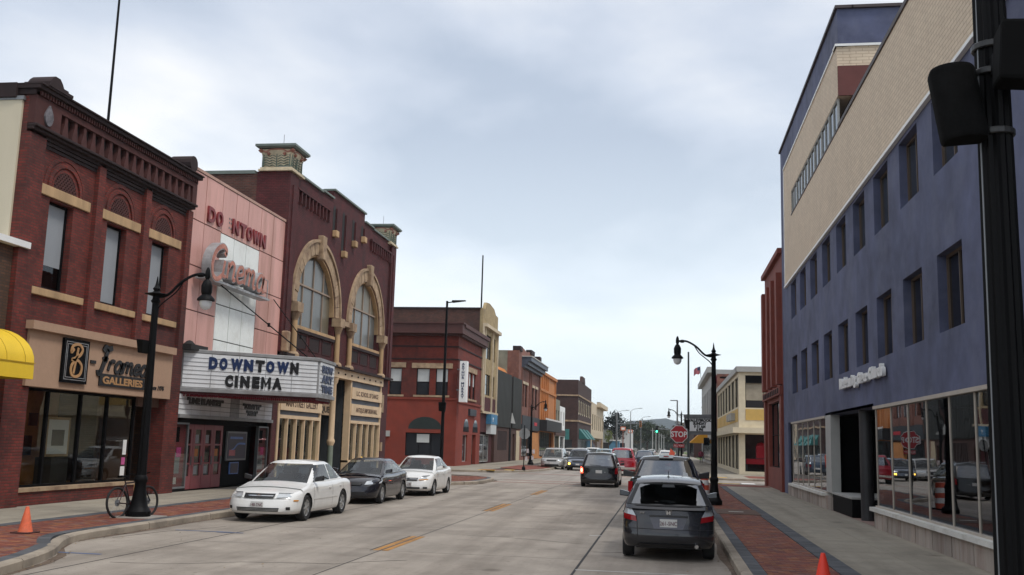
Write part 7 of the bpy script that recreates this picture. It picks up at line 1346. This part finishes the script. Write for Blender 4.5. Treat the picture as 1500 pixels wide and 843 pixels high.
# ================================================================== far end of the street
def leafmat(name, c, v=.35):
    m, t, p = base_mat(name); p.inputs['Roughness'].default_value = .8; co = coords(t); a = N(t, 'ShaderNodeTexNoise', Scale=.6, Detail=5.0); t.links.new(co, a.inputs['Vector'])
    t.links.new(ramp(t, a.outputs[0], [(.35, tuple(x*(1-v) for x in c)), (.65, tuple(x*(1+v) for x in c))]), p.inputs['Base Color']); return m
LV = [leafmat('leaf_green', (.030, .044, .02)), leafmat('leaf_dark', (.012, .02, .016)), leafmat('leaf_autumn', (.10, .07, .03)), leafmat('leaf_lime', (.14, .17, .04)), leafmat('leaf_olive', (.038, .046, .022))]
BARK = M('bark', (.07, .055, .045), .95, var=.3)
def tree(x, y, h, w, k, label, group='trees at the far end of the street', nleaf=1300, conifer=False, nm='broadleaf_tree', z=0, ls=1):
    t = thing(nm, label, 'tree', (x, y, z), 0, group); R = random.Random(int(x*7+y*3)); m = MB(); m.tube([(0, 0, 0), (.1*w/6, 0, h*.3), (0, .1, h*.55), (.1, 0, h*.8)], [h*.03, h*.022, h*.016, h*.006], 7)
    tips = []
    for i in range(9):
        a = R.uniform(0, 6.28); z0 = h*R.uniform(.25, .6); q = Vector((math.cos(a)*w*.36, math.sin(a)*w*.36, z0+h*.22)); m.tube([(0, 0, z0), tuple(q*.6+Vector((0, 0, z0*.35))), tuple(q)], [h*.012, h*.008, h*.003], 5, caps=False); tips.append(q)
    m.build('trunk', BARK, t, local=True); m = MB(); cl_ = []
    for i in range(20):
        if conifer: zz = h*(.15+.8*i/20); rr = w*.5*(1-(i/21))*R.uniform(.6, 1); a = i*2.4; cl_.append((Vector((math.cos(a)*rr*.6, math.sin(a)*rr*.6, zz)), w*.22*(1.15-i/22)))
        else: a, e, rr = R.uniform(0, 6.28), R.uniform(-.5, 1), R.uniform(.3, 1); cl_.append((Vector((math.cos(a)*w*.34*rr*math.cos(e), math.sin(a)*w*.34*rr*math.cos(e), h*.60+h*.28*e)), w*R.uniform(.13, .24)))
    for i in range(nleaf):
        c, r_ = R.choice(cl_); d_ = Vector((R.gauss(0, 1), R.gauss(0, 1), R.gauss(0, 1))).normalized()*r_*R.uniform(.5, 1.1); p = c+d_; s = R.uniform(.18, .42)*h/11*ls; u = Vector((R.gauss(0, 1), R.gauss(0, 1), R.gauss(0, 1))).normalized(); v = u.cross(d_.normalized()).normalized(); u = v.cross(Vector((R.gauss(0, 1), R.gauss(0, 1), R.gauss(0, 1)))).normalized()
        m.add([p-u*s, p+v*s*.6, p+u*s, p-v*s*.6], [(0, 1, 2, 3)])
    m.build('crown', LV[k], t, local=True); return t
T0 = 300
tree(-20.5, 285, 14.5, 9, 1, 'dark evergreen tree at the left beyond the cream building', nm='evergreen_tree', conifer=False, nleaf=1500); tree(-14.5, 290, 12, 8, 1, 'dark rounded evergreen right of the tallest dark tree', nm='evergreen_tree'); tree(-24, 300, 12, 9, 1, 'dark tree partly behind the cream building', nm='evergreen_tree')
tree(-14.6, 262, 6.5, 3.2, 3, 'small yellow green street tree beside the cream building', nleaf=500)
tree(-11.5, 340, 11, 9, 4, 'broad green tree rising before the distant hill, left one', nleaf=1500); tree(-6.3, 345, 10.8, 9, 0, 'broad green tree rising before the distant hill, right one', nleaf=1500)
tree(5.0, 300, 9.5, 9, 2, 'autumn brown tree behind the green traffic signal'); tree(9.5, 285, 9.5, 9, 4, 'olive tree at the right end of the far tree line'); tree(13, 200, 11, 8, 2, 'rusty autumn tree behind the stop sign'); tree(8.6, 172, 12, 5.5, 3, 'yellow green tree beside the grey stone building', nleaf=900)
R = random.Random(5)
names = ['dim green tree', 'olive tree', 'brownish tree', 'dull green tree']
for i in range(16):
    x = -30+i*3.9+R.uniform(-1, 1); y = R.uniform(370, 430); h = R.uniform(7.5, 10.5); tree(x, y, h, h*.95, R.choice((0, 4, 4, 0, 2)), 'one of the dim trees in the row closing the far end of the street', nleaf=1500, ls=1.35)
# hills
def hill(name, y0, pts, col, depth=600):
    m = MB(); rows = []; Rr = random.Random(3); X = [-900+1800*i/90 for i in range(91)]
    for j in range(13):
        f = j/12; rows.append([(x, y0+depth*f, -2+(interp(pts, x)+6*math.sin(x*.031+f*4)+3*math.sin(x*.083+j)+Rr.uniform(-1.2, 1.2))*math.sin(min(1, f*1.6)*math.pi/2)) for x in X])
    m.grid(rows); o = m.build(name, col, smooth=True); return struct(o)
hill('hill', 1350, [(-900, 26), (-500, 24), (-120, 26), (-60, 40), (-10, 46), (40, 42), (90, 32), (250, 34), (600, 28), (900, 24)], leafmat('hill_wood', (.035, .05, .05), .3))
m = MB(); Rw = random.Random(9)
for i in range(5200):
    x, y = Rw.uniform(-260, 260), Rw.uniform(480, 700); h = Rw.uniform(2, 9.5)+(y-480)*.014; s = Rw.uniform(1.5, 3.2); a = Rw.uniform(0, 3.1)
    c = Vector((x, y, h*Rw.uniform(.3, 1))); u = Vector((math.cos(a), math.sin(a), Rw.uniform(-.4, .4)))*s; v = Vector((Rw.uniform(-.3, .3), Rw.uniform(-.3, .3), 1)).normalized()*s*.8; m.add([c-u, c-v, c+u, c+v], [(0, 1, 2, 3)])
o = m.build('distant_wood', leafmat('wood_far', (.028, .038, .024))); o['kind'] = 'stuff'; o['label'] = 'mixed wood filling the valley beyond the street'; o['category'] = 'wood'
mb = MB(); mb.box(5.6, 40, 161, 195, .1, .17); mb.box(3.2, 60, 330, 420, -.1, .02); gr = mb.build('grass', M('grass', (.10, .15, .035), .95, var=.25, scale=1)); gr['kind'] = 'stuff'; gr['label'] = 'green lawn beyond the far right buildings'; gr['category'] = 'grass'
# far buildings
b = thing('white_far_building', 'low white flat roofed building at the far left before the dark trees', 'building', (-14, 300, 0)); m = MB(); FY(290).wall(m, -30, -9.8, 0, 6.4, [(-18, -14, .3, 2.8), (-13, -11.5, .3, 2.8)]); m.box(-30, -9.8, 290.3, 310, 0, 6.2); m.build('wall', G['fascia_grey'] if 0 else M('white_wall', (.55, .55, .53), .8, var=.04), b); win(b, FY(290), -18, -14, .3, 2.8, nx=3); win(b, FY(290), -13, -11.5, .3, 2.8)
m = MB(); m.box(-30.2, -9.6, 289.8, 310, 6.4, 6.7); m.build('fascia', G['fascia_grey'], b)
b = thing('far_right_building', 'low pale building far along the right side of the street', 'building', (8, 215, 0)); m = MB(); FC.wall(m, 205, 245, .1, 5.0, [(208, 240, .6, 3.2)]); m.box(5.9, 22, 205, 205.3, .1, 5.0); m.build('wall', G['brick_brown'], b); win(b, FC, 208, 240, .6, 3.2, nx=8); roofbox(b, 5.9, 22, 205, 245, 4.9)
bs = thing('blue_tank', 'small blue and white box building near the far signals', 'building', (-13.6, 255, 0)); m = MB(); m.box(-14.4, -11.8, 262, 265, .2, 3.2); m.build('wall', M('box_blue', (.10, .25, .38), .6), bs); m = MB(); m.box(-14.6, -11.6, 261.8, 265.2, 3.2, 3.5); m.build('roof', G['white_paint'], bs)
# signals and poles at the far crossing
def signal(name, label, px, y, z, x0, x1, lamp):
    t = thing(name, label, 'traffic signal', (px, y, 0)); m = MB(); m.lathe((px, y, 0), [(.2, 0), (.13, 10)], 8); m.build('post', G['steel_grey'], t); m = MB(); m.tube([(px, y, z), (x1, y, z+.15)], .09, 6); m.build('mast_arm', G['steel_grey'], t)
    m = MB(); m.box(x1-.26, x1+.26, y-.3, y, z-.75, z+.75); h = m.build('signal_head', G['black_paint'] if lamp == 'g' else M('signal_orange', (.45, .16, .03), .5), t)
    for k, q in enumerate((.45, 0, -.45)):
        m = MB(); m.lathe((x1, y-.3, z+q), [(.18, 0), (.18, -.04)], 12, ax='y'); on = lamp == 'g' and k == 2; m.build('signal_lens', EM('signal_green', (.05, .95, .45), 6) if on else G['stain_black'], h)
    return t
signal('traffic_signal', 'overhead traffic signal showing green in the centre of the street', 5.0, 230, 5.9, 5, -1.95, 'g')
signal('traffic_signal', 'unlit side of an orange overhead signal at the far left', -12.0, 250, 7.4, -12, -6.1, 'o')
def cobra(x, y, h, sg_, label):
    t = thing('far_street_light', label, 'street light', (x, y, 0), 0, 'plain street lights far down the road'); m = MB(); m.lathe((x, y, 0), [(.16, 0), (.08, h)], 8); m.build('post', G['steel_grey'], t); m = MB(); m.tube(spline([(x, y, h-.1), (x+sg_*.7, y, h+.5), (x+sg_*2.2, y, h+.75)], 4), .05, 6); m.hexa([(x+sg_*2.1, y-.15, h+.68), (x+sg_*2.9, y-.12, h+.72), (x+sg_*2.9, y+.12, h+.72), (x+sg_*2.1, y+.15, h+.68), (x+sg_*2.1, y-.12, h+.86), (x+sg_*2.9, y-.1, h+.82), (x+sg_*2.9, y+.1, h+.82), (x+sg_*2.1, y+.12, h+.86)]); m.build('lamp_head', G['steel_grey'], t); return t
cobra(-11.6, 245, 9.8, 1, 'grey cobra head light whose arm reaches right over the far left signals'); cobra(-8.6, 252, 10.6, 1, 'taller grey light just right of the curved arm one'); cobra(-7.2, 300, 10, 1, 'small grey light in front of the green trees')
t = thing('far_street_light', 'grey pole light with short left arm above the stop sign', 'street light', (1.1, 110, 0), 0, 'plain street lights far down the road'); m = MB(); m.lathe((1.25, 110, 0), [(.14, .15), (.07, 7.1)], 8); m.build('post', G['steel_grey'], t); m = MB(); m.box(.5, 1.25, 109.9, 110.1, 7.02, 7.12); m.build('lamp_head', G['steel_grey'], t)
for i, x in enumerate((-4.0, -3.1, -2.2, -1.4, -.6)):
    m = MB(); m.lathe((x, 320+i*14, 0), [(.16, 0), (.10, 7.8-.4*i)], 6); m.box(x-.7, x+.7, 320+i*14-.05, 320+i*14+.05, 7.0-.4*i, 7.12-.4*i); o = m.build('utility_pole', G['fascia_grey']); tag(o, ['tallest and leftmost', 'second from left', 'middle', 'second from right', 'shortest and rightmost'][i]+' of the thin utility poles before the far trees', 'pole', 'utility poles at the far end')
for i, (x, y, z, s, lb) in enumerate(((-9.95, 240, 5.6, .45, 'pole banner'), (-9.0, 262, 5.3, .45, 'pole banner'))):
    t = thing('fuel_sign', ('left' if i == 0 else 'right')+' of two small orange and white raised signs by the far building', 'sign', (x, y, 0)); m = MB(); m.box(x-.6, x+.6, y-.1, y+.1, z, z+.9); m.build('board', G['awning_orange'] if 0 else M('sign_orange', (.65, .2, .1), .6), t); m = MB(); m.box(x-.4, x+.4, y-.14, y-.1, z+.2, z+.7); m.build('white_patch', G['white_paint'], t); m = MB(); m.box(x-.12, x+.12, y-.08, y+.08, 0, z); m.build('post', G['brick_rose'] if i == 0 else G['steel_grey'], t)
# thin air haze
hz_ = MB(); hz_.box(-1400, 1400, -50, 2100, -1.5, 70)
ho = hz_.build('haze', None); ho.data.materials.clear(); hm = bpy.data.materials.new('haze'); hm.use_nodes = True; th = hm.node_tree; th.nodes.clear(); pv = th.nodes.new('ShaderNodeVolumePrincipled'); pv.inputs['Density'].default_value = .00016; pv.inputs['Color'].default_value = (.80, .88, .97, 1); pv.inputs['Anisotropy'].default_value = .2
oo = th.nodes.new('ShaderNodeOutputMaterial'); th.links.new(pv.outputs[0], oo.inputs['Volume']); ho.data.materials.append(hm); ho['kind'] = 'stuff'; ho['label'] = 'thin pale air over the whole street'; ho['category'] = 'haze'
